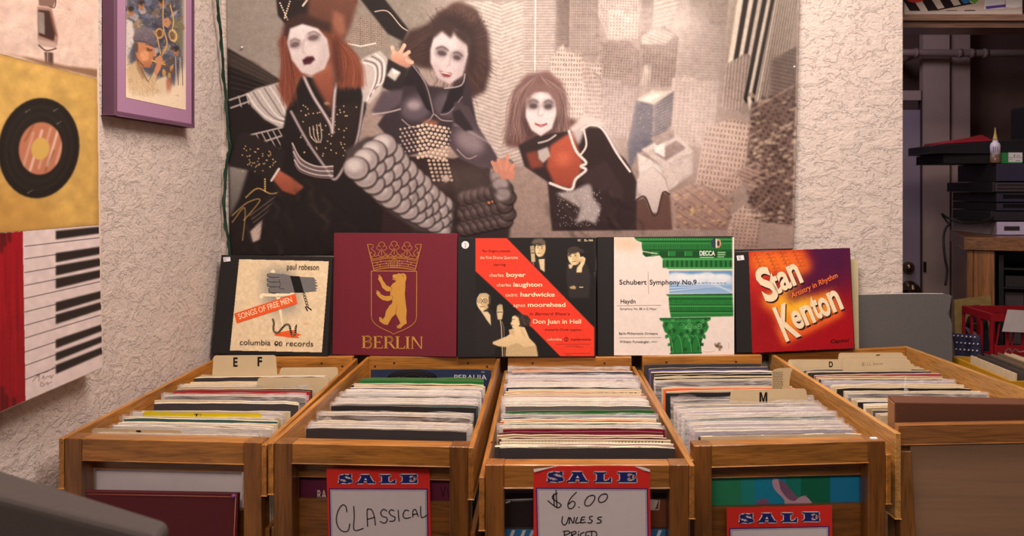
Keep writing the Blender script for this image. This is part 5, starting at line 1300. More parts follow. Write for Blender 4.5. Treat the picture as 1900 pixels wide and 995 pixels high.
# striped snake
sn = smooth_path(Z7((484, 662), (492, 690), (488, 720), (494, 748), (520, 756), (545, 730), (575, 700), (600, 704), (610, 740), (622, 776), (642, 766), (646, 726), (651, 702)), 6)
for w0, c0, l0 in ((3.8, (28, 25, 26), 4),): a.line(sn[:-4], w0, c0, l0)
a.line(sn[-6:], 2.2, (28, 25, 26), 4)
for i in range(1, len(sn) - 5, 2):
    (x0, y0), (x1, y1) = sn[i], sn[i + 1]; L = math.hypot(x1 - x0, y1 - y0) or 1; nx, ny = -(y1 - y0) / L, (x1 - x0) / L
    a.line([(x0 - nx * 1.5, y0 - ny * 1.5), (x0 + nx * 1.5, y0 + ny * 1.5)], .55, (226, 204, 168), 5, joint=False)
a.build('cover_figures', po)
a = Art(BL + n * 0.0004, n)
p = z7(585, 306); a.text('paul robeson', p[0], p[1], 10.4, INK, 8, 59, 0.0, 0, -1.2)
p = z7(250, 842); a.text('columbia', p[0], p[1], 10, INK, 8, 57, 0.0, 0, -1.0)
p = z7(580, 850); a.text('records', p[0], p[1], 10, INK, 8, 50, 0.0, 0, -1.0)
a.ell(*z7(510, 832), 3.6, 4.2, INK, 8); a.ell(*z7(511, 830), 1.6, 1.9, CR, 9); a.arc(*z7(540, 834), 2.6, 3.6, 0, 360, 1.2, INK, 8)
a.poly(Z7((528, 822), (536, 820), (534, 848), (528, 846)), INK, 8)
a.build('cover_lettering', po)
def sticker(o, BL, n, pts, marks, rnd=False):
    a = Art(BL + n * 0.0004, n)
    if rnd: a.ell(pts[0], pts[1], pts[2], pts[2] * 1.0, (226, 220, 222), 1)
    else: a.poly(pts, (226, 220, 226), 1)
    for m in marks: a.line(m, .7, (56, 50, 60), 2)
    a.build('price_sticker', o, 'small white price sticker')
sticker(o, BL, n, Z7((131, 220), (180, 218), (183, 248), (134, 253)), [Z7((155, 226), (140, 226), (139, 236), (152, 238), (148, 246), (138, 244)), Z7((160, 226), (168, 226))])

# 2 -- maroon box with gold crest
o, a, BL, n = album('maroon cloth box set with gold bear crest and crown, second propped from left', (619.5, 432), (848.5, 433.5), (846.5, 663), (616, 658.5), 0.034, None, (104, 24, 40), None, edge_col=(118, 34, 50), name='box_set')
GO = (190, 138, 62)
lw = .9
cl = lambda *l, w=lw: a.curve(Z7(*l), w, GO, 1); ll = lambda *l, w=lw: a.line(Z7(*l), w, GO, 1)
ll((1183, 318), (1183, 640), w=1.1); cl((1183, 640), (1190, 668), (1215, 698), (1260, 726), (1310, 748), (1340, 766), w=1.1)
ll((1505, 320), (1503, 645), w=1.1); cl((1503, 645), (1496, 672), (1470, 702), (1420, 732), (1370, 752), (1340, 766), w=1.1); cl((1183, 318), (1340, 318), (1505, 320), w=1.1)
# crown: hoop of stonework with a gate, five leaves
cl((1200, 312), (1270, 298), (1345, 294), (1420, 298), (1492, 312), w=1.3); cl((1196, 300), (1270, 284), (1345, 279), (1420, 284), (1496, 300))
cl((1190, 246), (1260, 232), (1345, 226), (1430, 232), (1502, 246)); cl((1188, 236), (1260, 222), (1345, 216), (1430, 222), (1504, 236))
for y, xs in ((262, (1225, 1290, 1400, 1465)), (278, (1245, 1305, 1385, 1445)), (248, (1250, 1310, 1382, 1440))):
    for x in xs: ll((x, y - 8), (x - 1, y + 8))
cl((1192, 262), (1260, 250), (1322, 246)); cl((1500, 262), (1432, 250), (1370, 246)); cl((1194, 282), (1260, 268), (1322, 264)); cl((1498, 282), (1432, 268), (1370, 264))
cl((1323, 292), (1323, 250), (1345, 232), (1368, 250), (1368, 292), w=1.2); cl((1333, 292), (1333, 256), (1345, 244), (1358, 256), (1358, 292)); ll((1345, 246), (1345, 292))
ll((1155, 128), (1200, 310), w=1.1); ll((1538, 130), (1494, 310), w=1.1)
for cx_ in (1256, 1345, 1436):
    b0 = 215 if cx_ == 1345 else 220; top = 106 if cx_ == 1345 else 112
    cl((cx_, b0), (cx_ - 26, b0 - 18), (cx_ - 12, b0 - 44), (cx_ - 36, b0 - 62), (cx_ - 22, b0 - 84), (cx_ - 8, b0 - 72), (cx_ - 22, top + 14), (cx_, top), (cx_ + 22, top + 14), (cx_ + 8, b0 - 72), (cx_ + 22, b0 - 84), (cx_ + 36, b0 - 62), (cx_ + 12, b0 - 44), (cx_ + 26, b0 - 18), (cx_, b0))
    a.arc(*z7(cx_, b0 - 52), 1.8, 1.8, 0, 360, .8, GO, 1, 10); ll((cx_, b0 - 44), (cx_, b0 - 14))
    cl((cx_ - 26, b0 - 18), (cx_ - 44, b0 - 6), (cx_ - 56, b0 - 22)); cl((cx_ + 26, b0 - 18), (cx_ + 44, b0 - 6), (cx_ + 56, b0 - 22))
for s, x0 in ((1, 1155), (-1, 1538)):
    cl((x0, 128), (x0 + s * 34, 130), (x0 + s * 44, 146), (x0 + s * 26, 160), (x0 + s * 48, 176), (x0 + s * 56, 198), (x0 + s * 40, 214), (x0 + s * 30, 222)); a.arc(*z7(x0 + s * 24, 188), 1.6, 1.6, 0, 360, .8, GO, 1, 8); cl((x0 + s * 20, 200), (x0 + s * 36, 232))
# the bear, upright
a.poly(Z7((1333, 352), (1340, 342), (1362, 342), (1375, 334), (1390, 338), (1412, 334), (1428, 344), (1432, 366), (1424, 400), (1424, 440), (1420, 480), (1426, 540), (1434, 600), (1430, 650), (1434, 690), (1410, 704), (1388, 726), (1362, 722), (1368, 706), (1390, 690), (1376, 660), (1356, 622),
  (1330, 646), (1312, 676), (1298, 702), (1270, 696), (1240, 674), (1238, 650), (1252, 646), (1264, 662), (1280, 640), (1286, 604), (1310, 566), (1332, 540), (1330, 522),
  (1300, 532), (1262, 524), (1232, 500), (1216, 476), (1226, 460), (1242, 466), (1250, 484), (1280, 496), (1316, 494), (1318, 462), (1290, 462), (1260, 436), (1246, 398), (1230, 374), (1240, 352), (1256, 360), (1264, 384), (1290, 420), (1318, 432), (1334, 408), (1352, 396), (1358, 386), (1336, 380), (1330, 374), (1346, 370), (1334, 364)), GO, 1)
MR = (104, 24, 40)
for s in (((1318, 462), (1330, 440), (1318, 432)), ((1330, 522), (1336, 500), (1322, 492)), ((1356, 622), (1360, 590), (1366, 560)), ((1332, 540), (1320, 556)), ((1400, 348), (1412, 352), (1410, 362))): a.curve(Z7(*s), .55, MR, 2)
a.ell(*z7(1374, 352), .7, .6, MR, 2); a.line(Z7((1338, 376), (1358, 374)), .6, MR, 2)
for x, y in ((1236, 356), (1222, 466), (1242, 656), (1368, 716)):
    for k in range(3): a.line(Z7((x + k * 6, y), (x + k * 6 - 5, y - 10)), .8, GO, 1)
a.build('gold_crest', o)
a = Art(BL + n * 0.0001, n)
def serif_word(a, x, y, h, gl, col, lay, slope=0.0):
    """hand-cut roman capitals: letter, width, advance"""
    for ch, wd, adv in gl:
        st, th, sf = h * .17, h * .075, h * .06
        q = lambda u, v: (x + u, y - v * h + slope * u)
        R4 = lambda u0, v0, u1, v1: a.poly([q(u0, v0), q(u1, v0), q(u1, v1), q(u0, v1)], col, lay)
        def stem(u): R4(u, 0, u + st, 1); R4(u - sf * 1.3, 0, u + st + sf * 1.3, .055); R4(u - sf * 1.3, .945, u + st + sf * 1.3, 1)
        s0 = sf * 1.6
        if ch == 'B':
            stem(s0); R4(s0, .94, wd * .6, 1); R4(s0, .50, wd * .66, .565); R4(s0, 0, wd * .66, .06)
            for c_, r_, rx in ((.76, .235, wd * .30), (.285, .285, wd * .34)):
                a.line([q(wd * .55 + rx * math.cos(t_), c_ + (r_ - .03) * math.sin(t_)) for t_ in [math.radians(-90 + 180 * k / 12) for k in range(13)]], st * .86, col, lay)
        elif ch == 'E':
            stem(s0); R4(s0, .945, wd * .88, 1); R4(s0, 0, wd * .95, .055); R4(s0, .475, wd * .7, .535)
            a.poly([q(wd * .76, .96), q(wd * .9, 1), q(wd * .9, .78)], col, lay); a.poly([q(wd * .82, .04), q(wd * .93, 0), q(wd, .25)], col, lay); R4(wd * .66, .40, wd * .72, .62)
        elif ch == 'R':
            stem(s0); R4(s0, .94, wd * .56, 1); R4(s0, .46, wd * .56, .52)
            a.line([q(wd * .50 + wd * .27 * math.cos(t_), .73 + .23 * math.sin(t_)) for t_ in [math.radians(-90 + 180 * k / 12) for k in range(13)]], st * .86, col, lay)
            a.poly([q(wd * .42, .48), q(wd * .62, .5), q(wd * 1.0, .05), q(wd * 1.08, 0), q(wd * .86, 0)], col, lay)
        elif ch == 'L':
            stem(s0); R4(s0, 0, wd * .94, .055); a.poly([q(wd * .78, .04), q(wd * .93, 0), q(wd, .28)], col, lay)
        elif ch == 'I': stem(s0)
        elif ch == 'N':
            R4(s0, 0, s0 + th, 1); R4(s0 - sf, 0, s0 + th + sf, .055); R4(wd - s0 - th, 0, wd - s0, 1); R4(wd - s0 - th - sf, .945, wd - s0 + sf, 1)
            a.poly([q(s0 - sf, 1), q(s0 + st * .9, 1), q(wd - s0, 0), q(wd - s0 - th, 0)], col, lay)
        x += adv; y += slope * adv
p0_, p1_ = z7(1114, 866), z7(1548, 872)
serif_word(a, p0_[0], p0_[1], 23.0, (('B', 20, 21.2), ('E', 18.5, 19.6), ('R', 21, 21.6), ('L', 18.5, 18.6), ('I', 9, 10), ('N', 23, 23)), GO, 1, (p1_[1] - p0_[1]) / (p1_[0] - p0_[0]))
a.build('gold_lettering', o)

# 3 -- black box with red diagonal band
o, a, BL, n = album('black album with red diagonal band and cut-out portraits, centre of the propped row', (849, 441), (1106, 441), (1105.5, 663), (848.5, 663.5), 0.030, None, (26, 23, 24), None, edge_col=(104, 100, 98))
cv = Canvas(882, 442, 1104, 662, 1.7, (26, 23, 23))
SK, SK2, DK = (222, 196, 152), (176, 146, 104), (44, 38, 34)
def face(x, y, w_, h_, rot=0, hair='top', glasses=False):
    cv.ell(x, y, w_, h_, SK, .5, 1, rot); cv.ell(x + w_ * .45, y + h_ * .2, w_ * .45, h_ * .7, SK2, 1.6, .6, rot)
    if hair == 'top': cv.ell(x - w_ * .1, y - h_ * .82, w_ * 1.0, h_ * .42, (62, 52, 44), .8, 1, rot)
    r = math.radians(rot); c_, s_ = math.cos(r), math.sin(r)
    f = lambda u, v: (x + u * w_ * c_ - v * h_ * s_, y + u * w_ * s_ + v * h_ * c_)
    for u in (-.5, .25): cv.ell(*f(u, -.12), 1.5, .9, DK, .4); cv.line([f(u - .25, -.32), f(u + .22, -.34)], .9, DK, .8)
    cv.line([f(-.15, -.05), f(-.25, .28), f(-.05, .32)], .8, (120, 92, 64), .9); cv.line([f(-.45, .55), f(.15, .55)], 1.2, (96, 56, 44), .9)
    if glasses:
        for u in (-.5, .3): cv.line([f(u + .36 * math.cos(k), -.12 + .24 * math.sin(k)) for k in np.linspace(0, 6.3, 13)], .9, (60, 50, 42), .95)
# upper singer with a microphone
cv.poly(Z8((536, 200), (600, 190), (606, 300), (560, 280), (530, 240)), (40, 36, 35), .5)
cv.poly(Z8((560, 215), (600, 205), (600, 300), (572, 280)), (206, 184, 148), .6); cv.line(Z8((556, 210), (600, 208)), 3, (40, 36, 36), 1)
face(*z8(572, 148), 9.5, 15, 8); cv.poly(Z8((512, 110), (530, 84), (580, 78), (604, 98), (606, 124), (560, 108), (530, 118)), (92, 82, 72), 1)
cv.poly(Z8((505, 130), (532, 124), (540, 232), (514, 236)), (190, 168, 130), .5); m = cv.mask_poly(Z8((505, 130), (532, 124), (536, 170), (508, 176))); cv.hatch(m, (96, 82, 64), 2, .45, 0, .7); cv.line(Z8((524, 236), (530, 250)), 1.5, (150, 130, 100)); cv.line(Z8((506, 178), (538, 174)), 1.4, (80, 68, 54))
# upper right man, head resting on a hand
cv.poly(Z8((745, 240), (800, 220), (880, 250), (900, 330), (890, 470), (760, 470), (740, 330)), (44, 39, 38), 1)
cv.poly(Z8((756, 250), (790, 246), (776, 276), (760, 276)), (206, 184, 148), .5)
face(*z8(792, 200), 11.5, 15.5, -10); cv.poly(Z8((748, 190), (770, 150), (810, 140), (850, 152), (862, 176), (820, 168), (780, 172), (758, 200)), (58, 50, 44), 1)
cv.poly(Z8((818, 206), (850, 196), (868, 210), (862, 240), (846, 270), (842, 302), (806, 302), (812, 270), (836, 240)), SK, .6); [cv.line(Z8((824 + k * 8, 210), (838 + k * 7, 234)), .7, (140, 110, 78), .8) for k in range(4)]
cv.poly(Z8((760, 398), (792, 386), (806, 398), (800, 412), (770, 408)), SK2, .6); cv.line(Z8((828, 398), (850, 398)), 1.6, (206, 190, 160))
# lower left singer, glasses
cv.poly(Z8((150, 560), (180, 530), (250, 540), (300, 600), (330, 680), (260, 850), (146, 850)), (38, 34, 34), .8)
cv.poly(Z8((172, 536), (216, 540), (246, 580), (250, 650), (222, 612)), (214, 192, 154), .6); cv.poly(Z8((200, 540), (240, 536), (240, 556), (202, 558)), (40, 36, 36), .5)
face(*z8(198, 494), 12, 16, 0, None, True); cv.poly(Z8((160, 470), (176, 440), (220, 436), (242, 452), (240, 468), (190, 462), (166, 490)), (190, 166, 128), .8); cv.ell(*z8(242, 480), 2.2, 9, (70, 58, 50), .8)
cv.ell(*z8(236, 516), 2.4, 2.6, DK, .5)
# microphone and lower woman with curled hair, bare shoulders
cv.poly(Z8((290, 520), (306, 508), (324, 512), (330, 560), (322, 608), (294, 610), (286, 560)), (206, 184, 146), .5); m = cv.mask_poly(Z8((290, 520), (306, 508), (324, 512), (328, 548), (290, 552))); cv.hatch(m, (110, 94, 72), 1.8, .4, 0, .7); cv.line(Z8((288, 562), (328, 560)), 1.5, (84, 72, 58))
cv.line(Z8((310, 610), (318, 660), (326, 850)), 2, (176, 156, 122)); cv.line(Z8((320, 620), (334, 660), (338, 850)), 1.2, (130, 114, 90))
cv.poly(Z8((410, 650), (470, 660), (500, 730), (540, 770), (556, 850), (346, 850), (350, 790), (300, 785), (262, 770), (260, 756), (300, 740), (350, 720), (392, 690)), SK, .8, 1, (206, 176, 132))
cv.poly(Z8((350, 790), (420, 760), (470, 790), (545, 780), (556, 850), (346, 850)), (196, 170, 128), 1.2); m = cv.mask_poly(Z8((350, 790), (420, 760), (470, 790), (545, 780), (556, 850), (346, 850))); cv.hatch(m, (150, 124, 88), 3.4, .4, 62, .5)
cv.poly(Z8((388, 590), (408, 582), (432, 592), (440, 640), (420, 668), (392, 668), (384, 648), (376, 634), (386, 622)), SK, .5); cv.line(Z8((392, 610), (404, 608)), 1, DK); cv.line(Z8((384, 646), (394, 646)), 1.2, (110, 60, 46))
cv.poly(Z8((366, 676), (400, 668), (414, 690), (400, 720), (372, 704)), SK, .6, 1, (206, 172, 128)); [cv.line(Z8((374 + k * 9, 678), (384 + k * 8, 700)), .7, (140, 108, 76), .8) for k in range(3)]
cv.poly(Z8((410, 586), (436, 572), (480, 572), (506, 592), (508, 630), (490, 654), (452, 648), (436, 620), (430, 596)), (50, 42, 38), 1)
for k in range(14): cv.ell(*z8(430 + RNG.rand() * 70, 578 + RNG.rand() * 66), 1.6, 1.4, (84, 70, 60), .5, .8)
cv.curve(Z8((446, 650), (456, 690), (470, 720)), 2, SK2, .7, 1)
cv.noise(.05, 1)
RED = (222, 58, 38)
cv.poly(Z8((145, 77), (352, 77), (925, 662), (925, 850), (702, 850), (520, 664), (500, 650), (508, 612), (490, 584), (455, 576), (147, 292)), RED, .4)
m = cv.mask_poly(Z8((145, 77), (352, 77), (925, 662), (925, 850), (702, 850), (520, 664), (147, 292))); cv.noise(.02, 4, m)
for k, (x0, x1, y) in enumerate(((676, 900, 772), (740, 820, 784), (720, 900, 832), (740, 780, 842), (800, 850, 790))): cv.line(Z8((x0, y), (x1, y - 2)), .8, (96, 26, 22), .75)
cv.line(Z8((926, 300), (929, 330)), 1.4, (170, 160, 140), .5); cv.line(Z8((928, 90), (929, 280)), .8, (150, 136, 118), .4)
po = cv.build('cover_print', o, plane_place(BL, n), PRINT)
a.bm.free(); a = Art(BL + n * 0.0006, n)
WT, BK = (232, 214, 176), (60, 20, 20)
def tx(s, u, v, h, col, w_, bold=0.0, shear=0.0, rot=0.0): p = z8(u, v); a.text(s, p[0], p[1], h, col, 2, w_ / 3.519, bold, shear, rot)
tx('Paul Gregory presents', 192, 168, 4.2, BK, 182, 0, .25); tx('the First Drama Quartette', 178, 213, 5.2, WT, 248, 0); tx('starring', 266, 258, 4.6, BK, 78, 0, .3)
for (f_, l_, uf, wf, ul, wl, v) in (('charles', 'boyer', 238, 94, 350, 126, 330), ('charles', 'laughton', 288, 92, 396, 188, 394), ('cedric', 'hardwicke', 346, 78, 442, 224, 459), ('agnes', 'moorehead', 396, 78, 490, 246, 526)):
    tx(f_, uf, v, 6.2, WT, wf, 0); tx(l_, ul, v, 7.6, WT, wl, .022)
tx("in Bernard Shaw's", 500, 580, 4.8, BK, 262, 0, .3); tx('Don Juan in Hell', 524, 636, 8.0, WT, 314, .014); tx('directed by Charles Laughton', 600, 682, 4.0, BK, 236, 0, .3)
tx('columbia', 618, 746, 4.6, WT, 94, 0); tx('masterworks', 772, 746, 4.6, BK, 130, 0); a.arc(*z8(741, 738), 3.4, 3.6, 0, 360, .9, BK, 2); a.line(Z8((741, 730), (741, 748)), 1, BK, 2)
tx('GC', 816, 98, 3.6, WT, 22, .01); tx('SL-166', 858, 98, 3.8, WT, 58, .012)
a.build('cover_lettering', po)
sticker(o, BL, n, z8(82, 122) + (7.0,), [Z8((74, 114), (84, 110), (88, 118), (80, 126), (88, 134), (76, 138))], True)

# 4 -- white cover with green classical entablature
o, a, BL, n = album('white album with green classical column and strip of blue sky, fourth from the left', (1108, 440), (1361, 437.5), (1364.5, 657), (1109, 661), 0.028, None, (27, 24, 25), None, edge_col=(104, 98, 96))
cv = Canvas(1139, 440, 1363, 660, 1.7, (222, 208, 200)); cv.noise(.015, 6)
cv.poly(Z8((1050, 78), (1180, 78), (1240, 120), (1236, 150), (1120, 156), (1056, 130)), (196, 160, 118), 8, .55)
GR, GD, GL = (34, 112, 50), (20, 62, 30), (74, 158, 84)
ent = Z8((1184, 70), (1824, 66), (1824, 290), (1410, 292), (1402, 272), (1372, 272), (1372, 214), (1352, 190), (1300, 196), (1262, 198), (1240, 182), (1244, 168), (1330, 186), (1340, 178), (1240, 160), (1234, 130), (1236, 104), (1200, 92))
m = cv.poly(ent, GR, .5)
for y0, y1, c_ in ((66, 78, GD), (80, 92, GL), (96, 104, GD), (106, 116, (46, 128, 62)), (152, 162, GD), (194, 206, GD), (206, 222, GL), (268, 280, GL), (282, 292, GD)): cv.put(m * (cv.yy > 420 + y0 / 3.519) * (cv.yy < 420 + y1 / 3.519), c_, .8)
mm = m * (cv.yy > 420 + 118 / 3.519) * (cv.yy < 420 + 150 / 3.519); cv.hatch(mm, GD, 3.2, .45, 90, .7); cv.hatch(mm, GL, 3.2, .18, 90, .5, .6)
mm = m * (cv.yy > 420 + 224 / 3.519) * (cv.yy < 420 + 266 / 3.519); cv.hatch(mm, GD, 9, .6, 90, .75); cv.hatch(mm, GL, 9, .12, 90, .6)
mm = m * (cv.yy > 420 + 164 / 3.519) * (cv.yy < 420 + 194 / 3.519); cv.hatch(mm, GD, 31, .55, 90, .85); cv.hatch(mm, GL, 31, .06, 90, .7, 1.2)
mm = m * (cv.yy > 420 + 80 / 3.519) * (cv.yy < 420 + 92 / 3.519); cv.hatch(mm, GD, 4, .4, 90, .6)
cv.curve(Z8((1244, 172), (1262, 196), (1310, 182), (1340, 190)), 1.6, GD, .9)
m = cv.poly(Z8((1410, 292), (1826, 290), (1828, 440), (1412, 440)), (92, 138, 186), .5, 1, (140, 172, 206))
for k in range(7): cv.ell(*z8(1450 + k * 52 + RNG.rand() * 20, 322 + RNG.rand() * 24), 12 + RNG.rand() * 8, 6 + RNG.rand() * 4, (226, 226, 226), 2, .85)
cv.poly(Z8((1414, 345), (1826, 330), (1828, 380), (1500, 372), (1416, 360)), (206, 214, 224), 3, .8)
for k in range(6): cv.curve(Z8((1416, 432 - k * 10), (1560, 414 - k * 6), (1700, 400 - k * 4), (1826, 410 + k * 5)), 1.6, (226, 230, 234) if k % 2 else (104, 140, 186), .8, .5)
cv.put((1 - m) * (cv.yy > 420 + 280 / 3.519) * (cv.yy < 420 + 450 / 3.519), (222, 208, 200), 1.0); cv.line(Z8((1410, 292), (1412, 440)), .8, (222, 208, 200))
frz = Z8((1392, 446), (1826, 440), (1832, 588), (1424, 596), (1416, 540), (1410, 480), (1412, 460))
m = cv.poly(frz, GR, .5)
for y0, y1, c_ in ((440, 452, GD), (454, 462, GL), (470, 478, GD), (512, 518, GD), (518, 526, GL), (552, 560, GD), (564, 570, GL)): cv.put(m * (cv.yy > 420 + y0 / 3.519) * (cv.yy < 420 + y1 / 3.519), c_, .75)
mm = m * (cv.yy > 420 + 480 / 3.519) * (cv.yy < 420 + 510 / 3.519); cv.noise(.12, 2, mm); mm = m * (cv.yy > 420 + 528 / 3.519) * (cv.yy < 420 + 550 / 3.519); cv.hatch(mm, GD, 4, .5, 90, .45)
cap = Z8((1350, 600), (1684, 594), (1684, 612), (1660, 624), (1672, 660), (1656, 690), (1640, 700), (1652, 716), (1648, 738), (1630, 722), (1622, 760), (1638, 764), (1636, 782), (1618, 780), (1622, 832), (1424, 836), (1422, 780), (1404, 784), (1404, 766), (1420, 762), (1412, 724), (1390, 736), (1386, 714), (1404, 704), (1384, 690), (1370, 650), (1376, 622), (1354, 616))
m = cv.poly(cap, GR, .5)
for k in range(46):
    x, y = z8(1390 + RNG.rand() * 260, 610 + RNG.rand() * 210)
    mk = cv._blur(cv.mask_poly([(x + 3.4 * math.cos(t_), y + 4.2 * math.sin(t_)) for t_ in np.linspace(0, 6.1, 9)]), .8) * m; cv.put(mk, GD if k % 3 else GL, .7)
for cx_ in (1440, 1500, 1560, 1616): cv.curve(Z8((cx_, 828), (cx_ - 6, 770), (cx_ - 22, 720), (cx_ - 34, 716)), 1.6, GL, .8); cv.curve(Z8((cx_ + 6, 828), (cx_ + 4, 760), (cx_ + 22, 724)), 1.3, GD, .9)
for cx_, s in ((1420, 1), (1610, -1), (1500, 1), (1545, -1)): cv.curve([(z8(cx_, 650)[0] + s * r * math.cos(t_), z8(cx_, 650)[1] + r * math.sin(t_)) for r, t_ in [(6.4 - k * .42, k * .75) for k in range(14)]], 1.2, GL if s > 0 else (120, 190, 126), .8)
cv.line(Z8((1352, 604), (1682, 600)), 1.6, GD, .9); cv.line(Z8((1370, 622), (1664, 618)), 1.2, GL, .7); cv.line(Z8((1418, 832), (1626, 828)), 1.8, GD, .9)
cv.noise(.05, 1, m)
for k in range(18): cv.ell(*z8(1735 + RNG.randn() * 12, 782 + RNG.randn() * 10), 2.2, 2, (96, 74, 60), .8, .6)
cv.line(Z8((1802, 760), (1803, 800)), .8, (150, 136, 128), .7); cv.line(Z8((1632, 820), (1712, 818)), .7, (150, 110, 100), .6); cv.line(Z8((1650, 828), (1690, 826)), .6, (150, 110, 100), .6)
po = cv.build('cover_print', o, plane_place(BL, n), PRINT)
a.bm.free(); a = Art(BL + n * 0.0006, n); SER = (52, 44, 44)
tx('Schubert', 1088, 380, 8.6, SER, 178, .012); tx('Symphony No.9', 1286, 380, 8.6, SER, 306, .012); [a.line(Z8((1602 + k * 24, 370), (1602 + k * 24 + (10 + k * 7 % 9), 370)), 1.0, (110, 122, 142), 2, joint=False) for k in range(8)]
a.line(Z8((1275, 296), (1279, 440)), .55, (110, 96, 92), 2, joint=False)
tx('Haydn', 1096, 503, 7.4, SER, 98, .012); a.line(Z8((1070, 519), (1362, 515)), .5, (130, 116, 110), 2, joint=False); tx('Symphony No. 88 in G Major', 1092, 546, 4.0, SER, 240, 0)
tx('Berlin Philharmonic Orchestra', 1086, 708, 4.4, SER, 252, .006); a.line(Z8((1086, 729), (1362, 726)), .5, (130, 116, 110), 2, joint=False); tx('Wilhelm Furtwängler,', 1090, 762, 4.4, SER, 198, .006); tx('conductor', 1296, 758, 2.8, SER, 40, 0)
tx('DECCA', 1612, 191, 8.4, (232, 232, 222), 100, .02); a.line(Z8((1612, 203), (1706, 203)), 1.3, (176, 204, 172), 2, joint=False)
for k in range(3): a.line(Z8((1728, 172 + k * 14), (1780 - k * 4, 172 + k * 14)), 1.6, (150, 190, 148), 2, joint=False)
a.ell(*z8(1710, 110), 6.6, 9.0, (48, 62, 74), 2, rot=0); a.ell(*z8(1734, 112), 5.0, 8.4, (196, 140, 104), 3); a.poly(Z8((1716, 82), (1726, 82), (1728, 142), (1716, 142)), (200, 190, 170), 4); a.ell(*z8(1734, 112), 2.4, 5.4, (48, 62, 74), 4)
a.build('cover_lettering', po)

# 5 -- red album with tilted cream title
o, a, BL, n = album('red and orange album with big tilted cream title and black spine, rightmost on the bins', (1362.5, 468), (1577.5, 459), (1586.5, 648.5), (1366.5, 655.5), 0.018, None, (26, 23, 24), None, 0.035, (70, 30, 40), zrest=(1.002, 1.010))
z5 = lambda u, v: (1350 + u / 3.981, 430 + v / 3.98)
Z5 = lambda *l: [z5(*p) for p in l]
cv = Canvas(1385, 455, 1592, 660, 1.6, (150, 18, 26))
cv.poly(Z5((150, 140), (400, 130), (300, 420), (170, 500)), (196, 52, 34), 16, .9)
cv.poly(Z5((560, 80), (960, 60), (960, 420), (700, 420), (420, 470), (470, 300), (600, 280)), (74, 20, 58), 16, 1); cv.poly(Z5((760, 330), (960, 330), (960, 500), (850, 470)), (110, 20, 40), 16, .8)
cv.poly(Z5((160, 150), (540, 130), (620, 270), (540, 330), (180, 290)), (226, 110, 38), 9, .95); cv.poly(Z5((420, 130), (560, 140), (620, 260), (560, 300), (470, 200)), (222, 96, 40), 7, .6)
cv.poly(Z5((250, 480), (540, 360), (540, 480), (760, 420), (830, 560), (850, 610), (420, 840), (330, 590), (270, 560)), (232, 140, 40), 8, .95); cv.poly(Z5((340, 480), (520, 420), (640, 500), (560, 640), (420, 600)), (244, 184, 44), 10, .9)
cv.poly(Z5((340, 700), (420, 842), (850, 620), (830, 560), (560, 720)), (222, 92, 40), 4, .8)
cv.poly(Z5((420, 470), (640, 330), (760, 300), (860, 330), (760, 410), (560, 480), (470, 520)), (84, 18, 52), 9, 1)
cv.poly(Z5((170, 660), (330, 600), (350, 760), (180, 800)), (140, 14, 24), 14, .7); cv.poly(Z5((440, 850), (940, 620), (940, 870), (180, 890)), (158, 14, 26), 12, .9)
for k in range(26):      # rows of written notes
    r, c_ = k % 7, k // 7; u, v = 190 + c_ * 95 + r * 12, 180 + r * 26 - c_ * 8
    if u < 600 and v < 330: cv.curve(Z5((u, v), (u + 14, v - 12), (u + 22, v + 4), (u + 40, v - 10), (u + 56, v - 4)), .8, (120, 50, 30), .7); cv.line(Z5((u + 10, v), (u + 14, v - 18)), .7, (120, 50, 30), .7)
for k in range(14): u, v = 350 + k * 34, 590 - k * 12; cv.curve(Z5((u, v - 20), (u + 10, v - 34), (u + 20, v - 18)), .8, (130, 66, 30), .6); cv.curve(Z5((u - 10, v - 90), (u + 8, v - 104)), .8, (130, 66, 30), .5)
cv.noise(.03, 4); cv.noise(.025, 1)
po = cv.build('cover_print', o, plane_place(BL, n), PRINT)
bz = bmesh.new(); bz.from_mesh(po.data); pl = Z5((154, 146), (901, 118), (937, 862), (182, 898)); kill = []
for v in bz.verts:
    w_ = v.co + Vector(o['base']); px = CX + w_.x / w_.y * F; py = CY - (w_.z - CAMZ) / w_.y * F; ins = False
    for (ax, ay), (bx, by) in zip(pl, pl[1:] + pl[:1]):
        if (ay > py) != (by > py) and px < (bx - ax) * (py - ay) / (by - ay) + ax: ins = not ins
    if not ins: kill.append(v)
bmesh.ops.delete(bz, geom=kill, context='VERTS'); bz.to_mesh(po.data); bz.free()
a.bm.free(); a = Art(BL + n * 0.0006, n)
TC, SH = (232, 212, 180), (50, 22, 30)
def big(word, pts, h, lay):
    """tall condensed letters climbing to the right, leaning back"""
    for ch, (u, v), w_, hh in pts:
        for dx, dy, col, l in ((2.0, 2.6, SH, lay), (0, 0, TC, lay + 1)):
            p = z5(u, v); a.text(ch, p[0] + dx, p[1] + dy, hh / 3.981, col, l, w_ / 3.981, .03, 0.0, 22.5)
big('Stan', (('S', (282, 522), 116, 240), ('t', (350, 462), 60, 178), ('a', (402, 434), 84, 186), ('n', (482, 396), 84, 205)), 0, 2)
big('Kenton', (('K', (428, 806), 122, 250), ('e', (502, 722), 76, 188), ('n', (578, 690), 82, 196), ('t', (652, 646), 56, 190), ('o', (702, 630), 78, 190), ('n', (780, 592), 84, 206)), 0, 2)
p = z5(474, 492); a.text('Artistry in Rhythm', p[0], p[1], 9.4, (236, 120, 54), 4, 94, .012, .18, 24.5)
p = z5(553, 728); a.text('AND HIS ORCHESTRA', p[0], p[1], 3.6, (70, 26, 24), 3, 66, .01, 0, 26.5)
p = z5(758, 822); a.text('Capitol', p[0], p[1], 6.0, (44, 14, 20), 3, 34, .01, .3, 4)
a.build('cover_lettering', po)
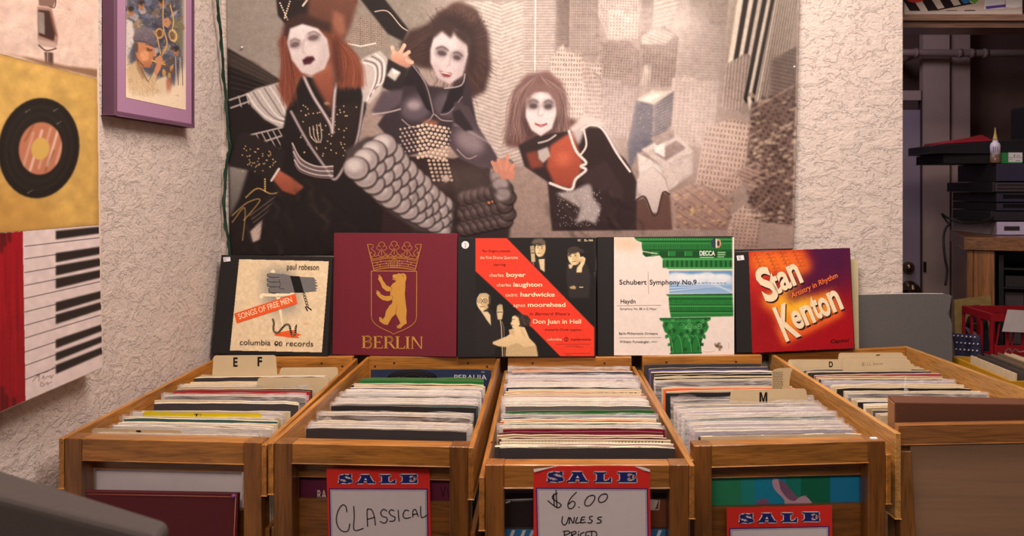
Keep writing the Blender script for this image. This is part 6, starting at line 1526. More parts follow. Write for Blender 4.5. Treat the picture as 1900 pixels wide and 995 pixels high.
sticker(o, BL, n, Z5((66, 178), (118, 174), (124, 208), (72, 214)), [Z5((96, 182), (82, 184), (82, 194), (96, 194), (92, 204), (80, 202)), ])
# cream sleeve peeping out behind it
b = bmesh.new(); quad_box(b, P(1400, 482, 2.415), P(1592, 482, 2.415), P(1594, 652, 2.413), P(1400, 652, 2.413), 0.003)
tag(link('record_sleeve', b, plain((206, 190, 150), .7, .06)), 'pale yellow record sleeve peeping out behind the red and orange album', 'record sleeve')

# ------------------------------------------------------------------ grey board, brown box set, maroon album, dark case
b = bmesh.new()
yb = 2.420
pts = [(1560, 548), (1640, 546), (1700, 545), (1752, 545.5), (1766, 549), (1764, 560), (1762, 575), (1757, 583), (1764, 592), (1766, 600), (1767, 672), (1768, 1250)]
fr = [b.verts.new(P(x, y, yb)) for x, y in pts] ; lo = P(1560, 1250, yb); fr.append(b.verts.new(lo))
bk = [b.verts.new(v.co + Vector((0, 0.014, 0))) for v in fr]
f = b.faces.new(fr); b.faces.new(bk)
for k in range(len(fr)):
    g_ = b.faces.new((fr[k], fr[(k + 1) % len(fr)], bk[(k + 1) % len(fr)], bk[k])); g_.material_index = 1
zmin = min(v.co.z for v in b.verts)
for v in b.verts:
    if abs(v.co.z - zmin) < .001: v.co.z = 0.0
tag(link('grey_board', b, [plain((92, 88, 88), .85, .12, 160), plain((190, 182, 172), .9, .2, 200)]), 'tall grey board with chipped pale edge standing behind the rightmost bin', 'board')

b = bmesh.new()
A_, B_ = Vector((0.642, 1.655, 0)), Vector((0.972, 1.652, 0)); zl, zr = 1.040, 1.036; zb_ = BINZ + 0.002
yy = Vector((0.0, 0.036, 0)); up = lambda v, z: Vector((v.x, v.y, z))
vs = hexa(b, [up(A_, zb_), up(B_, zb_), up(B_ + yy, zb_), up(A_ + yy, zb_), up(A_, zl), up(B_, zr), up(B_ + yy * .8, zr + .004), up(A_ + yy, zl + .005)])
bevel(b, 0.0022, 2)
o = link('box_set', b, plain((92, 56, 40), .62, .10, 300)); tag(o, 'dark brown box set standing upright at the front of the rightmost bin', 'box set')
b = bmesh.new(); hexa(b, [up(A_ + Vector((-.001, .002, 0)), zb_ + .004), up(A_ + Vector((.002, .002, 0)), zb_ + .004), up(A_ + yy + Vector((.002, -.002, 0)), zb_ + .004), up(A_ + yy + Vector((-.001, -.002, 0)), zb_ + .004), up(A_ + Vector((-.001, .002, 0)), zl - .004), up(A_ + Vector((.002, .002, 0)), zl - .004), up(A_ + yy + Vector((.002, -.002, 0)), zl), up(A_ + yy + Vector((-.001, -.002, 0)), zl)])
link('page_block', b, plain((150, 106, 70), .8, .15, 200), o)

# maroon album leaning in the leftmost bin's front
b = bmesh.new()
TLm, TRm = P(158, 911, 1.563), P(442, 916, 1.548)
BLm, BRm = P(150, 1150, 1.545), P(430, 1158, 1.530)
nm = quad_box(b, TLm, TRm, BRm, BLm, 0.010); bevel(b, .0012, 1)
o = link('record_album', b, plain((78, 20, 28), .6, .10, 200)); tag(o, 'maroon album leaning inside the front frame of the leftmost bin', 'album')
b = bmesh.new(); k_ = nm * -0.0004
for s in range(1): tube(b, [TRm + (BRm - TRm) * .01 + k_ + Vector((-.004, 0, 0)), BRm + k_ + Vector((-.003, 0, 0))], .0007, 6)
tube(b, [TLm + k_ + Vector((.004, 0, -.006)), TRm + k_ + Vector((-.012, 0, -.006))], .0007, 6)
link('edge_piping', b, plain((150, 84, 66), .6), o)
b = bmesh.new(); lathe(b, [(0.0001, -.004), (.004, -.002), (.005, .003)], TRm + Vector((-.008, -.001, -.005)), 'Y', 10); link('corner_patch', b, plain((112, 52, 110), .5), o)

# white cover and other first covers seen through the bins' front gaps
def first_cover(key, px0, px1, y0, y1, col, label, deco=None, name='record_sleeve'):
    B = BINS[key]; u, d = B['u'], B['d']
    p0 = (B['fl'] + B['fr']) / 2 - d * 0.0005
    p0 = Vector((p0.x, p0.y, 0.8)); nrm = -d
    a_, c_ = on_plane(px0, 890, p0, nrm), on_plane(px1, 890, p0, nrm)
    z1 = on_plane((px0 + px1) / 2, y0, p0, nrm).z; zlow = BINZ + .001
    b = bmesh.new(); q = lambda v, z: Vector((v.x, v.y, z))
    hexa(b, [q(a_, zlow), q(c_, zlow), q(c_, zlow) + d * .003, q(a_, zlow) + d * .003, q(a_, z1), q(c_, z1), q(c_, z1) + d * .003, q(a_, z1) + d * .003])
    o = link(name, b, plain(col, .5, .06, 30)); tag(o, label, 'record sleeve')
    if deco:
        a = Art(p0 - d * .0003, nrm, .45); deco(a); a.build('cover_print', o)
    return o
first_cover('one', 176, 449, 852, 1150, (222, 208, 212), 'plain pale grey sleeve seen through the leftmost bin front, behind the maroon album')
def deco2(a):
    a.text('RA', 589, 926.5, 16.5, (206, 188, 178), 2, 17, .01)
    a.line([(818, 905), (822, 922), (826, 903)], 1.3, (40, 16, 26), 2); a.line([(830, 906), (833, 924)], 1, (60, 24, 36), 2)
    a.poly([(568, 871), (597, 870), (597, 887), (568, 887)], (36, 44, 54), 1); a.line([(568, 887), (568, 870.5), (597, 869.8)], .8, (150, 146, 130), 2)
    a.poly([(553, 868), (564, 868), (564, 888), (553, 888)], (176, 122, 42), 1)
    a.poly([(540, 888), (834, 892), (834, 888.4), (540, 884.5)], (60, 30, 26), 1)
first_cover('two', 541, 836, 862, 1150, (88, 26, 52), 'dark purple sleeve with cream capital letters seen through the CLASSICAL bin front', deco2)
def deco4(a):
    for x0, x1, c in ((1318, 1375, (50, 140, 100)), (1375, 1400, (44, 146, 136)), (1400, 1458, (36, 142, 178)), (1458, 1486, (34, 132, 118)), (1486, 1540, (28, 112, 84)), (1540, 1602, (34, 128, 172))):
        a.poly([(x0, 884), (x1, 884), (x1, 1000), (x0, 1000)], c, 1)
    SKN, SKD = (206, 166, 186), (134, 96, 124)
    a.poly(smooth_path([(1436, 888), (1433, 892), (1434, 902), (1440, 912), (1450, 922), (1456, 930), (1459, 945), (1510, 945), (1504, 930), (1492, 920), (1478, 924), (1466, 910), (1454, 896), (1444, 889)], 3), SKN, 2)
    a.poly(smooth_path([(1444, 890), (1456, 896), (1468, 910), (1480, 924), (1470, 930), (1458, 922), (1448, 908)], 3), SKD, 3)
    a.poly(smooth_path([(1402, 945), (1404, 932), (1412, 926), (1422, 926), (1428, 934), (1430, 945)], 3), SKD, 2)
    a.curve([(1464, 930), (1480, 926), (1496, 920)], 1.4, (206, 168, 180), 3); a.poly([(1486, 938), (1512, 932), (1530, 945), (1486, 945)], (96, 116, 60), 3)
first_cover('four', 1312, 1600, 874, 1150, (32, 112, 118), 'blue green sleeve with reaching hand seen through the M divider bin front', deco4)
def deco3(a):
    a.poly([(932, 915), (1235, 915), (1235, 978), (932, 978)], (44, 34, 36), 1)
    a.poly([(1206, 926), (1236, 926), (1236, 978), (1206, 978)], (110, 62, 40), 2); a.poly([(1206, 926), (1222, 928), (1216, 944), (1206, 946)], (196, 182, 176), 3); a.line([(1224, 928), (1222, 946), (1208, 946)], 1.4, (206, 192, 186), 3)
    a.line([(932, 930), (940, 928), (988, 926)], 2.0, (206, 196, 192), 3); a.line([(950, 930), (986, 928)], 1.6, (120, 110, 110), 3); a.line([(934, 934), (946, 931)], 2.4, (226, 216, 210), 3)
    a.poly([(932, 982), (1235, 982), (1235, 1010), (932, 1010)], (52, 112, 158), 1)
    for x in (950, 970, 986, 1222): a.poly([(x, 984), (x + 6, 984), (x - 4, 1010), (x - 10, 1010)], (206, 206, 206), 2)
first_cover('three', 918, 1242, 908, 1200, (62, 48, 46), 'dark glossy sleeve with blue stripe seen through the $6.00 bin front', deco3)

# dark case in the near left corner
b = bmesh.new()
q1 = P(-60, 851, 0.94); q2 = P(316, 966, 0.86); q3 = P(290, 1000, 0.80); q4 = P(-60, 905, 0.86)
q3.z = q2.z - 0.004; q4.z = q1.z - 0.004
q3 = on_plane(292, 998, q2 + Vector((0, 0, -.003)), Vector((0, 0, 1))); q4 = on_plane(-60, 908, q1 + Vector((0, 0, -.003)), Vector((0, 0, 1)))
dn = Vector((0, 0, -0.30))
hexa(b, [q4 + dn, q3 + dn, q2 + dn, q1 + dn, q4, q3, q2, q1]); bevel(b, 0.008, 3)
o = link('equipment_case', b, plain((64, 56, 54), .75, .12, 260)); tag(o, 'dark grey fabric covered case in the near left corner', 'case')
low = min((o.matrix_world @ v.co).z if False else o.location.z + v.co.z for v in o.data.vertices)
b = bmesh.new(); cx_ = sum((q.x for q in (q1, q2, q3, q4))) / 4; cy_ = sum((q.y for q in (q1, q2, q3, q4))) / 4
box(b, (cx_ - .16, cy_ - .07, 0), (cx_ + .16, cy_ + .05, low - 0.0005)); bevel(b, .004, 1)
tag(link('case_stand', b, plain((40, 36, 36), .7)), 'black stand under the dark grey case', 'stand')

# ------------------------------------------------------------------ sale signs
GLY = {
 'S': [[(0, 0), (.08, 0), (.14, .06), (.6, 0), (.95, .1), (1, .3), (.9, .48), (.45, .62), (.3, .72), (.45, .82), (.7, .78), (.85, .66), (.93, .66), (.93, 1), (.85, 1), (.8, .94), (.4, 1), (.08, .9), (0, .68), (.1, .5), (.55, .36), (.68, .26), (.5, .17), (.25, .22), (.08, .36), (0, .36)]],
 'A': [[(0, 0), (.38, 0), (.38, .12), (.3, .12), (.35, .24), (.62, .24), (.67, .12), (.58, .12), (.58, 0), (1, 0), (1, .12), (.93, .12), (.70, .88), (.70, 1), (.22, 1), (.22, .88), (.3, .88), (.06, .12), (0, .12)], [(.41, .40), (.57, .40), (.49, .66)]],
 'L': [[(0, 0), (1, 0), (1, .42), (.92, .42), (.8, .18), (.55, .14), (.55, .86), (.68, .86), (.68, 1), (0, 1), (0, .86), (.14, .86), (.14, .14), (0, .14)]],
 'E': [[(0, 0), (1, 0), (1, .38), (.92, .38), (.82, .18), (.52, .14), (.52, .44), (.68, .44), (.72, .34), (.78, .34), (.78, .68), (.72, .68), (.68, .58), (.52, .58), (.52, .86), (.8, .82), (.9, .66), (.97, .66), (.97, 1), (0, 1), (0, .86), (.12, .86), (.12, .14), (0, .14)]]}
BLUE, SRED, PAPER, WHT = (34, 40, 112), (212, 44, 38), (206, 196, 200), (232, 222, 222)
def sale_sign(label, Yp, corners, letters, panel, strokes, top=None, sw=2.6):
    tl, tr, br, bl = corners
    p0 = Vector((0, Yp, 1)); nrm = Vector((0, -1, 0))
    b = bmesh.new(); out = (top or [tl, tr]) + [br, bl]
    fr = [b.verts.new(on_plane(x, y, p0, nrm)) for x, y in out]; bk = [b.verts.new(v.co + Vector((0, .0005, 0))) for v in fr]
    b.faces.new(fr); b.faces.new(bk)
    for k in range(len(fr)): b.faces.new((fr[k], fr[(k + 1) % len(fr)], bk[(k + 1) % len(fr)], bk[k]))
    o = link('sale_sign', b, plain(SRED, .5, .03)); tag(o, label, 'sign', 'red SALE signs on the bins')
    a = Art(p0, nrm, .5, .03)
    (x0, x1, yt, yb, dy) = panel
    a.poly([(x0, yt), (x1, yt + dy), (x1 + 4, yb), (x0 + 5, yb)], BLUE, 1); a.poly([(x0 + 2.4, yt + 2.2), (x1 - 2.4, yt + 2.2 + dy), (x1 + 1.4, yb - 2), (x0 + 7.6, yb - 2)], (226, 216, 224), 2)
    a.poly([(x0 + 3.6, yt + 3.2), (x1 - 3.6, yt + 3.2 + dy), (x1 + .4, yb - 3), (x0 + 8.8, yb - 3)], BLUE, 3); a.poly([(x0 + 4.4, yt + 4.0), (x1 - 4.4, yt + 4.0 + dy), (x1 - .6, yb - 4), (x0 + 9.6, yb - 4)], PAPER, 4)
    wp = a.build('white_panel', o)
    a = Art(p0, nrm, .5, .03)
    for ch, x, y, wd, h in letters:
        for i, g in enumerate(GLY[ch]):
            pts = [(x + u * wd, y - v * h) for u, v in g]
            if i == 0: a.line(pts, 3.0, WHT, 6, closed=True); a.poly(pts, BLUE, 7)
            else: a.poly(pts, WHT, 8)
    a.build('sale_lettering', o)
    if strokes:
        a = Art(p0, nrm, .5, .03)
        for s in strokes: a.curve(s, sw, (36, 32, 36), 9, 4)
        a.build('marker_handwriting', wp)
    return o
h1 = lambda *l: [(490 + u / 4.419, 800 + v / 4.42) for u, v in l]
sale_sign('red SALE sign reading CLASSICAL, hanging on the second bin from the left wall', 1.556, [(605.5, 870), (797, 870.5), (803, 1150), (614, 1150)],
  [('S', 629, 897, 25, 16.5), ('A', 662, 897, 34, 16), ('L', 705, 897, 29, 16), ('E', 743.5, 896.5, 31, 16)], (610.5, 793.5, 906.5, 1140, .5),
  [h1((680, 662), (672, 618), (645, 604), (612, 645), (594, 715), (606, 780), (645, 820), (690, 816), (704, 760)), h1((736, 616), (741, 700), (740, 810), (815, 797)), h1((850, 780), (846, 650), (862, 640), (885, 646), (905, 700), (914, 770)), h1((850, 722), (908, 706)),
   h1((1008, 655), (980, 640), (957, 668), (972, 698), (1004, 708), (1010, 735), (985, 754), (953, 740)), h1((1068, 652), (1040, 645), (1026, 668), (1050, 694), (1075, 706), (1066, 735), (1030, 738)), h1((1100, 648), (1108, 738)),
   h1((1186, 652), (1158, 648), (1140, 688), (1158, 714), (1202, 707)), h1((1220, 704), (1222, 652), (1244, 644), (1264, 698)), h1((1222, 684), (1258, 676)), h1((1285, 616), (1290, 706), (1334, 690))], sw=1.9)
h2 = lambda *l: [(870 + u / 4.222, 820 + v / 4.223) for u, v in l]
o = sale_sign('red SALE sign with handwritten $6.00 and curled top corners on the foremost bin', 1.4775, [(990, 873), (1206, 873), (1209, 1150), (990, 1150)],
  [('S', 1016, 894.5, 30, 19), ('A', 1053, 894.5, 38, 19), ('L', 1103, 895, 31, 19), ('E', 1146, 895, 35, 19)], (994.5, 1202, 905.5, 1140, 1),
  [h2((692, 402), (660, 418), (658, 445), (712, 482), (722, 498), (690, 514), (618, 460)), h2((682, 378), (690, 514)), h2((664, 408), (668, 500)), h2((842, 394), (798, 440), (775, 490), (786, 521), (816, 514), (832, 480), (812, 464), (782, 486)), h2((860, 510), (864, 513)),
   h2((970, 418), (934, 428), (908, 468), (914, 498), (948, 496), (980, 458), (986, 426), (962, 416)), h2((1072, 408), (1038, 414), (1015, 444), (1024, 472), (1060, 466), (1084, 436), (1080, 410), (1058, 406)),
   h2((735, 584), (728, 622), (740, 648), (762, 642), (782, 590)), h2((786, 640), (792, 592), (816, 636), (826, 590)), h2((850, 590), (836, 634), (872, 630)), h2((908, 588), (884, 592), (878, 632), (914, 628)), h2((882, 611), (904, 608)),
   h2((968, 582), (944, 588), (948, 606), (966, 616), (954, 634), (930, 632)), h2((1040, 588), (1016, 590), (1010, 604), (1034, 614), (1030, 632), (1002, 636)),
   h2((742, 780), (750, 700)), h2((738, 702), (776, 696), (790, 712), (752, 730)), h2((800, 778), (806, 706)), h2((800, 710), (832, 700), (838, 716), (810, 732), (842, 774)), h2((858, 718), (856, 774)), h2((858, 702), (861, 702)), h2((902, 708), (876, 720), (874, 760), (904, 768)), h2((946, 704), (918, 708), (916, 770), (946, 766)), h2((918, 738), (940, 734)), h2((962, 700), (960, 774)), h2((948, 700), (990, 702), (1000, 730), (962, 774))],
  top=[(990, 873.5), (1004, 870), (1034, 866), (1055, 865), (1170, 865), (1182, 866.5), (1198, 870.5), (1206, 874)], sw=2.1)
for pts in ([(990, 871), (1012, 868.5), (1034, 865.3), (1008, 872), (991, 876.5)], [(1178, 865.5), (1194, 868), (1206, 872), (1206, 876), (1192, 872)]):
    b = bmesh.new(); cxm = pts[2][0]
    top_ = [b.verts.new(P(x, y, 1.4765 - 0.008 * min(1, abs(x - (1034 if x < 1100 else 1178)) / 40))) for x, y in pts]
    b.faces.new(top_); ex = bmesh.ops.extrude_face_region(b, geom=b.faces[:])
    for v in ex['geom']:
        if isinstance(v, bmesh.types.BMVert): v.co.y -= .0005
    link('curled_corner', b, plain((226, 216, 216), .6, .03), o, 'white curled paper corner')['label'] = 'white curled paper corner'
sale_sign('red SALE sign hanging lowest, on the bin with the M divider', 1.588, [(1348, 943), (1543.5, 938), (1547, 1190), (1352, 1190)],
  [('S', 1372, 970.5, 26, 17), ('A', 1406, 969.5, 34, 17), ('L', 1450, 969, 29, 17), ('E', 1489, 967.5, 31, 17)], (1353, 1538.5, 980.5, 1180, -4), None)
# ------------------------------------------------------------------ the dim storeroom seen through the opening at right
def yb(px, py, Y): return P(px, py, Y)
def px_box(b, x0, y0, x1, y1, Y, dep, mi=0):
    a_, c_ = P(x0, y1, Y), P(x1, y0, Y); return box(b, (a_.x, Y, a_.z), (c_.x, Y + dep, c_.z), mi)
M_TRIM = plain((186, 160, 150), .65, .08, 20); M_DOOR = plain((168, 150, 164), .5, .06, 12)
b = bmesh.new(); px_box(b, 1713, -80, 1762, 1300, 3.80, .04); o = struct('trim_2', b, M_TRIM)
for v in o.data.vertices:
    if v.co.z + o.location.z < .3: v.co.z = -o.location.z
b = bmesh.new(); px_box(b, 1766, -80, 1800, 1300, 3.83, .04); o = struct('trim_3', b, M_TRIM)
for v in o.data.vertices:
    if v.co.z + o.location.z < .3: v.co.z = -o.location.z
b = bmesh.new(); px_box(b, 1560, 168, 1709, 186, 3.80, .04); struct('trim_4', b, M_TRIM)
b = bmesh.new(); dz = P(0, 204, 3.82).z; dx0, dx1 = P(1450, 0, 3.82).x, P(1708, 0, 3.82).x
box(b, (dx0, 3.82, .01), (dx1, 3.86, dz)); bevel(b, .002, 1); d = struct('door_1', b, M_DOOR)
b = bmesh.new(); cx_, cz_ = P(1686, 497, 3.81).x, P(1686, 497, 3.81).z
lathe(b, [(.001, -.030), (.014, -.028), (.020, -.018), (.026, -.010), (.026, .006)], (cx_, 3.815, cz_), 'Y', 24); link('deadbolt', b, plain((136, 112, 84), .25, .05, metal=.9), d)
b = bmesh.new(); c = P(1689, 536, 3.80); lathe(b, [(.001, -.062), (.022, -.060), (.028, -.045), (.020, -.030), (.012, -.022), (.012, -.008), (.034, -.006), (.034, .016)], (c.x, 3.805, c.z), 'Y', 24); link('door_knob', b, plain((116, 96, 74), .25, .05, metal=.9), d)
b = bmesh.new(); px_box(b, 1709, 168, 1713, 1300, 3.81, .03); o = struct('trim_5', b, plain((70, 52, 50), .7))
for v in o.data.vertices:
    if v.co.z + o.location.z < .3: v.co.z = -o.location.z
b = bmesh.new(); px_box(b, 1714, 486, 1719, 505, 3.795, .01); link('strike_plate', b, plain((70, 60, 56), .4, .05, metal=.7), d)
b = bmesh.new(); tube(b, [P(1560, 98, 3.74), P(1700, 98, 3.74), P(1780, 99, 3.74), P(1850, 98.5, 3.74), P(2250, 97, 3.74)], .016, 12)
for x in (1780, 1803, 1828): tube(b, [P(x - 4, 98.8, 3.74), P(x + 4, 98.8, 3.74)], .020, 12)
for x in (1700, 1990): tube(b, [P(x - 3, 98.5, 3.74), P(x + 3, 98.5, 3.74)], .019, 12); box(b, (P(x, 0, 3.74).x - .008, 3.74, P(x, 98, 3.74).z - .02), (P(x, 0, 3.74).x + .008, 4.0, P(x, 98, 3.74).z + .02))
tag(link('conduit_pipe', b, plain((146, 124, 118), .6, .08)), 'grey painted pipe running level across the dim storeroom wall', 'pipe')
# shelf over the opening, with a colourful canvas on it
t = thing('high_shelf', 'brown wooden shelf high above the storeroom opening', 'shelf', (1.25, 2.72, 1.95))
b = bmesh.new(); x0 = END_X + 0.0005; zs = P(0, 26, 2.62).z; box(b, (x0, 2.62, zs - .020), (2.4, 2.86, zs)); bevel(b, .002, 1); link('shelf_board', b, wood((120, 92, 78), 'X', .7), t)
b = bmesh.new(); box(b, (x0, 2.628, zs - .040), (2.4, 2.646, zs - .0205)); link('edge_strip', b, wood((104, 78, 66), 'X', .7), t)
b = bmesh.new()
for x in (1.0, 2.3): hexa(b, [(x, 2.84, zs - .24), (x + .02, 2.84, zs - .24), (x + .02, 2.86, zs - .24), (x, 2.86, zs - .24), (x, 2.66, zs - .041), (x + .02, 2.66, zs - .041), (x + .02, 2.86, zs - .041), (x, 2.86, zs - .041)])
link('bracket', b, plain((60, 50, 46)), t)
b = bmesh.new(); cxa, cxb = P(1678, 0, 2.70).x, P(1897, 0, 2.70).x; box(b, (cxa, 2.70, zs + .001), (cxb, 2.725, zs + .26))
o = link('canvas_painting', b, plain((206, 190, 184), .7, .05)); tag(o, 'canvas with piano keys and bright colours standing on the high shelf', 'painting')
a = Art((0, 2.6995, 0), (0, -1, 0), .4)
a.poly([(1679, -30), (1896, -30), (1896, 17.5), (1679, 21)], (214, 196, 186), 1)
for x in range(1664, 1790, 34): a.poly([(x, -20), (x + 18, -20), (x + 44, 20.0), (x + 24, 20.3)], (46, 34, 36), 2)
a.poly([(1726, 19.8), (1810, 4), (1860, -4), (1896, -8), (1896, 17), (1800, 18.6)], (206, 184, 172), 3); a.poly([(1728, 19.4), (1800, 5), (1806, 7), (1740, 19.2)], (46, 34, 36), 4)
a.ell(1698, -3, 17, 8, (206, 62, 56), 4); a.poly([(1782, 0), (1790, 8), (1800, 3), (1796, -10), (1784, -8)], (54, 122, 176), 4); a.poly([(1794, -4), (1808, 8), (1816, 0), (1818, -14)], (106, 170, 70), 4)
a.poly([(1828, -20), (1868, -20), (1862, 16), (1826, 17)], (226, 222, 230), 4); a.poly([(1828, 12), (1866, 8), (1866, 13), (1830, 17)], (96, 70, 150), 5); a.poly([(1868, -20), (1896, -20), (1896, 12), (1880, 15), (1866, 13)], (236, 228, 228), 4)
a.build('painted_front', o)

# wooden cabinet turned a little towards the shop
ang = math.radians(20); rv = Vector((math.cos(ang), -math.sin(ang), 0)); bv = Vector((math.sin(ang), math.cos(ang), 0)); C0 = P(1794, 440, 2.9)
CT = C0.z
def cb(b, r0, r1, d0, d1, z0, z1):
    q = lambda r, d, z: Vector((C0.x, C0.y, 0)) + rv * r + bv * d + Vector((0, 0, z))
    return hexa(b, [q(r0, d0, z0), q(r1, d0, z0), q(r1, d1, z0), q(r0, d1, z0), q(r0, d0, z1), q(r1, d0, z1), q(r1, d1, z1), q(r0, d1, z1)])
WC = (126, 82, 48)
t = thing('open_cabinet', 'rough brown wooden cabinet carrying the stack of decks in the storeroom', 'cabinet', (C0.x + .3, C0.y + .2, 0))
def cpart(nm, *a_, ax='Z'):
    b = bmesh.new(); cb(b, *a_); bevel(b, .002, 1); link(nm, b, wood(WC, ax, .6), t)
cpart('top', -.01, .80, -.01, .55, CT - .042, CT, ax='X'); cpart('side_panel', 0, .02, .0, .55, 0, CT - .043); cpart('side_panel', .77, .79, .0, .55, 0, CT - .043)
cpart('front_stile', .021, .085, .002, .022, .5, CT - .043); cpart('shelf', .021, .769, .023, .54, .90, .92, ax='X'); cpart('back_panel', .021, .769, .541, .55, 0, CT - .043)
# decks
def deck(label, z0, z1, x0=1.519, y0=3.0, w_=.42, dep=.34, body=(34, 30, 34), front=(46, 40, 54), parts=None, name='video_deck', cat='deck', feet=True):
    t = thing(name, label, cat, (x0 + w_ / 2, y0 + dep / 2, z0), 'stack of decks on the storeroom cabinet')
    b = bmesh.new(); box(b, (x0, y0 + .006, z0 + .0005), (x0 + w_, y0 + dep, z1 - .0005)); bevel(b, .003, 2); link('casing', b, plain(body, .5, .1), t)
    b = bmesh.new(); box(b, (x0 + .001, y0, z0 + .002), (x0 + w_ - .001, y0 + .0055, z1 - .002)); bevel(b, .0015, 1); link('front_panel', b, plain(front, .45, .08), t)
    if parts: parts(t, x0, y0, z0, z1, w_)
    return t
def pz(y): return CAMZ - (y - CY) * 3.0 / F
def p_slot(t, x0, y0, z0, z1, w_):
    b = bmesh.new(); m_ = (z0 + z1) / 2; box(b, (x0 + .02, y0 - .001, m_ - .004), (x0 + .24, y0 - .0001, m_ + .010)); link('tape_flap', b, plain((20, 18, 22), .3), t)
    b = bmesh.new(); 
    for k in range(4): box(b, (x0 + .27 + k * .03, y0 - .003, m_ - .004), (x0 + .29 + k * .03, y0 - .0001, m_ + .004))
    link('button_row', b, plain((84, 78, 92), .4), t)
def p_frame(t, x0, y0, z0, z1, w_):
    b = bmesh.new(); s = .0014; zs0, zs1 = z0 + .006, z1 - .006; zm = (zs0 + zs1) / 2
    for z in (zs0, zm, zs1): box(b, (x0 + .01, y0 - .0015, z - s / 2), (x0 + w_ - .01, y0 - .0001, z + s / 2))
    box(b, (x0 + .010, y0 - .0015, zs0), (x0 + .0115, y0 - .0001, zs1)); link('silver_trim', b, plain((150, 140, 146), .3, .05, metal=.6), t)
def p_lcd(t, x0, y0, z0, z1, w_):
    b = bmesh.new(); box(b, (x0 + .024, y0 - .0012, pz(428)), (x0 + .078, y0 - .0001, pz(420))); link('display_window', b, plain((52, 44, 46), .2), t)
    b = bmesh.new()
    for k in range(3): lathe(b, [(.004, -.003), (.005, 0)], (x0 + .11 + k * .03, y0 - .0002, (z0 + z1) / 2), 'Y', 12)
    link('button_row', b, plain((150, 140, 160), .4), t)
deck('silver grey deck with small display window, lowest of the stack on the cabinet', CT + .001, pz(411), body=(120, 108, 110), front=(178, 164, 196), parts=p_lcd)
deck('plain black slab deck lying on the silver grey deck', pz(411) + .001, pz(392), x0=1.500, dep=.30, body=(30, 27, 29), front=(44, 39, 46))
deck('black video deck with tape flap, below its twin in the stack', pz(392) + .001, pz(376), body=(26, 23, 25), front=(52, 46, 64), parts=p_slot)
deck('black video deck with tape flap, above its twin in the stack', pz(376) + .001, pz(357.5), body=(26, 23, 25), front=(50, 44, 62), parts=p_slot)
deck('wide black cassette deck with silver trim lines', pz(357.5) + .001, pz(337.5), x0=1.505, dep=.36, body=(24, 22, 24), front=(48, 38, 44), parts=p_frame)
t = deck('tall dark blue component with plain front, under the small green box', pz(337.5) + .001, pz(303), dep=.30, body=(28, 25, 28), front=(50, 46, 66))
# dark boxes, red case, bottle, small green box
zt_ = pz(303)
b = bmesh.new(); box(b, (1.36, 3.06, zt_ + .001), (1.80, 3.30, zt_ + .034)); bevel(b, .003, 1); tag(link('flat_black_box', b, plain((30, 27, 30), .55)), 'flat black box overhanging the top of the deck stack at left', 'box')
b = bmesh.new()
hexa(b, [(1.305, 3.04, zt_ + .036), (1.70, 3.07, zt_ + .036), (1.72, 3.30, zt_ + .036), (1.33, 3.30, zt_ + .036), (1.305, 3.04, zt_ + .064), (1.70, 3.07, zt_ + .090), (1.72, 3.30, zt_ + .090), (1.33, 3.30, zt_ + .066)]); bevel(b, .003, 1)
tag(link('sloped_black_box', b, plain((38, 34, 40), .5)), 'black sloping box on top of the flat black box', 'box')
b = bmesh.new()
hexa(b, [(1.345, 3.05, zt_ + .069), (1.54, 3.065, zt_ + .082), (1.57, 3.28, zt_ + .082), (1.38, 3.28, zt_ + .071), (1.36, 3.06, zt_ + .074), (1.50, 3.07, zt_ + .104), (1.54, 3.27, zt_ + .104), (1.38, 3.27, zt_ + .080)]); tag(link('red_folder', b, plain((150, 36, 50), .5)), 'red folder with pale corner lying on the sloping black box', 'folder')
b = bmesh.new(); box(b, (1.74, 3.16, zt_ + .092), (2.2, 3.34, zt_ + .22)); bevel(b, .01, 2); tag(link('speaker_box', b, plain((28, 25, 27), .7)), 'big black box at the back of the top of the deck stack', 'box')
t = thing('glue_bottle', 'small white glue bottle with yellow pointed nozzle on the deck stack', 'bottle', (P(1848, 0, 3.01).x, 3.015, zt_ + .001))
gx = t['base'][0]; gz = zt_ + .001
b = bmesh.new(); lathe(b, [(.0001, 0), (.016, 0), (.017, .003), (.017, .028)], (gx, 3.015, gz), 'Z', 20); link('brown_base', b, plain((112, 82, 70), .3), t)
b = bmesh.new(); lathe(b, [(.017, .0282), (.0172, .062), (.014, .070), (.009, .073), (.009, .080)], (gx, 3.015, gz), 'Z', 20); link('bottle_body', b, plain((206, 196, 214), .35), t)
b = bmesh.new(); lathe(b, [(.010, .0802), (.007, .088), (.003, .108), (.0012, .124)], (gx, 3.015, gz), 'Z', 14); link('nozzle', b, plain((190, 160, 96), .4), t)
a = Art((0, 2.9975, 0), (0, -1, 0)); 
for k in range(3): a.line([(1843 + k * 4, 272), (1843 + k * 4, 282)], 1.6, (112, 96, 168), 1, joint=False)
a.build('label_print', t)
x0_, x1_ = P(1857.5, 0, 3.02).x, P(1897.5, 0, 3.02).x
b = bmesh.new(); box(b, (x0_, 3.02, zt_ + .001), (x1_, 3.07, pz(283))); bevel(b, .001, 1); o = link('carton', b, plain((44, 120, 66), .5)); tag(o, 'small green and white carton beside the glue bottle', 'box')
a = Art((0, 3.0195, 0), (0, -1, 0)); a.poly([(1871, 283.2), (1897, 283.2), (1897, 301), (1871, 301)], (206, 200, 206), 1); a.line([(1872, 292.5), (1896, 292.5)], .7, (90, 84, 90), 2); a.ell(1882, 289, 1.4, 1.4, (40, 36, 40), 2); a.line([(1886, 289), (1893, 289)], 1, (90, 84, 90), 2); a.line([(1873, 296), (1878, 296)], .8, (120, 112, 120), 2); a.line([(1885, 298), (1893, 298)], 1, (90, 84, 90), 2); a.build('white_label', o)
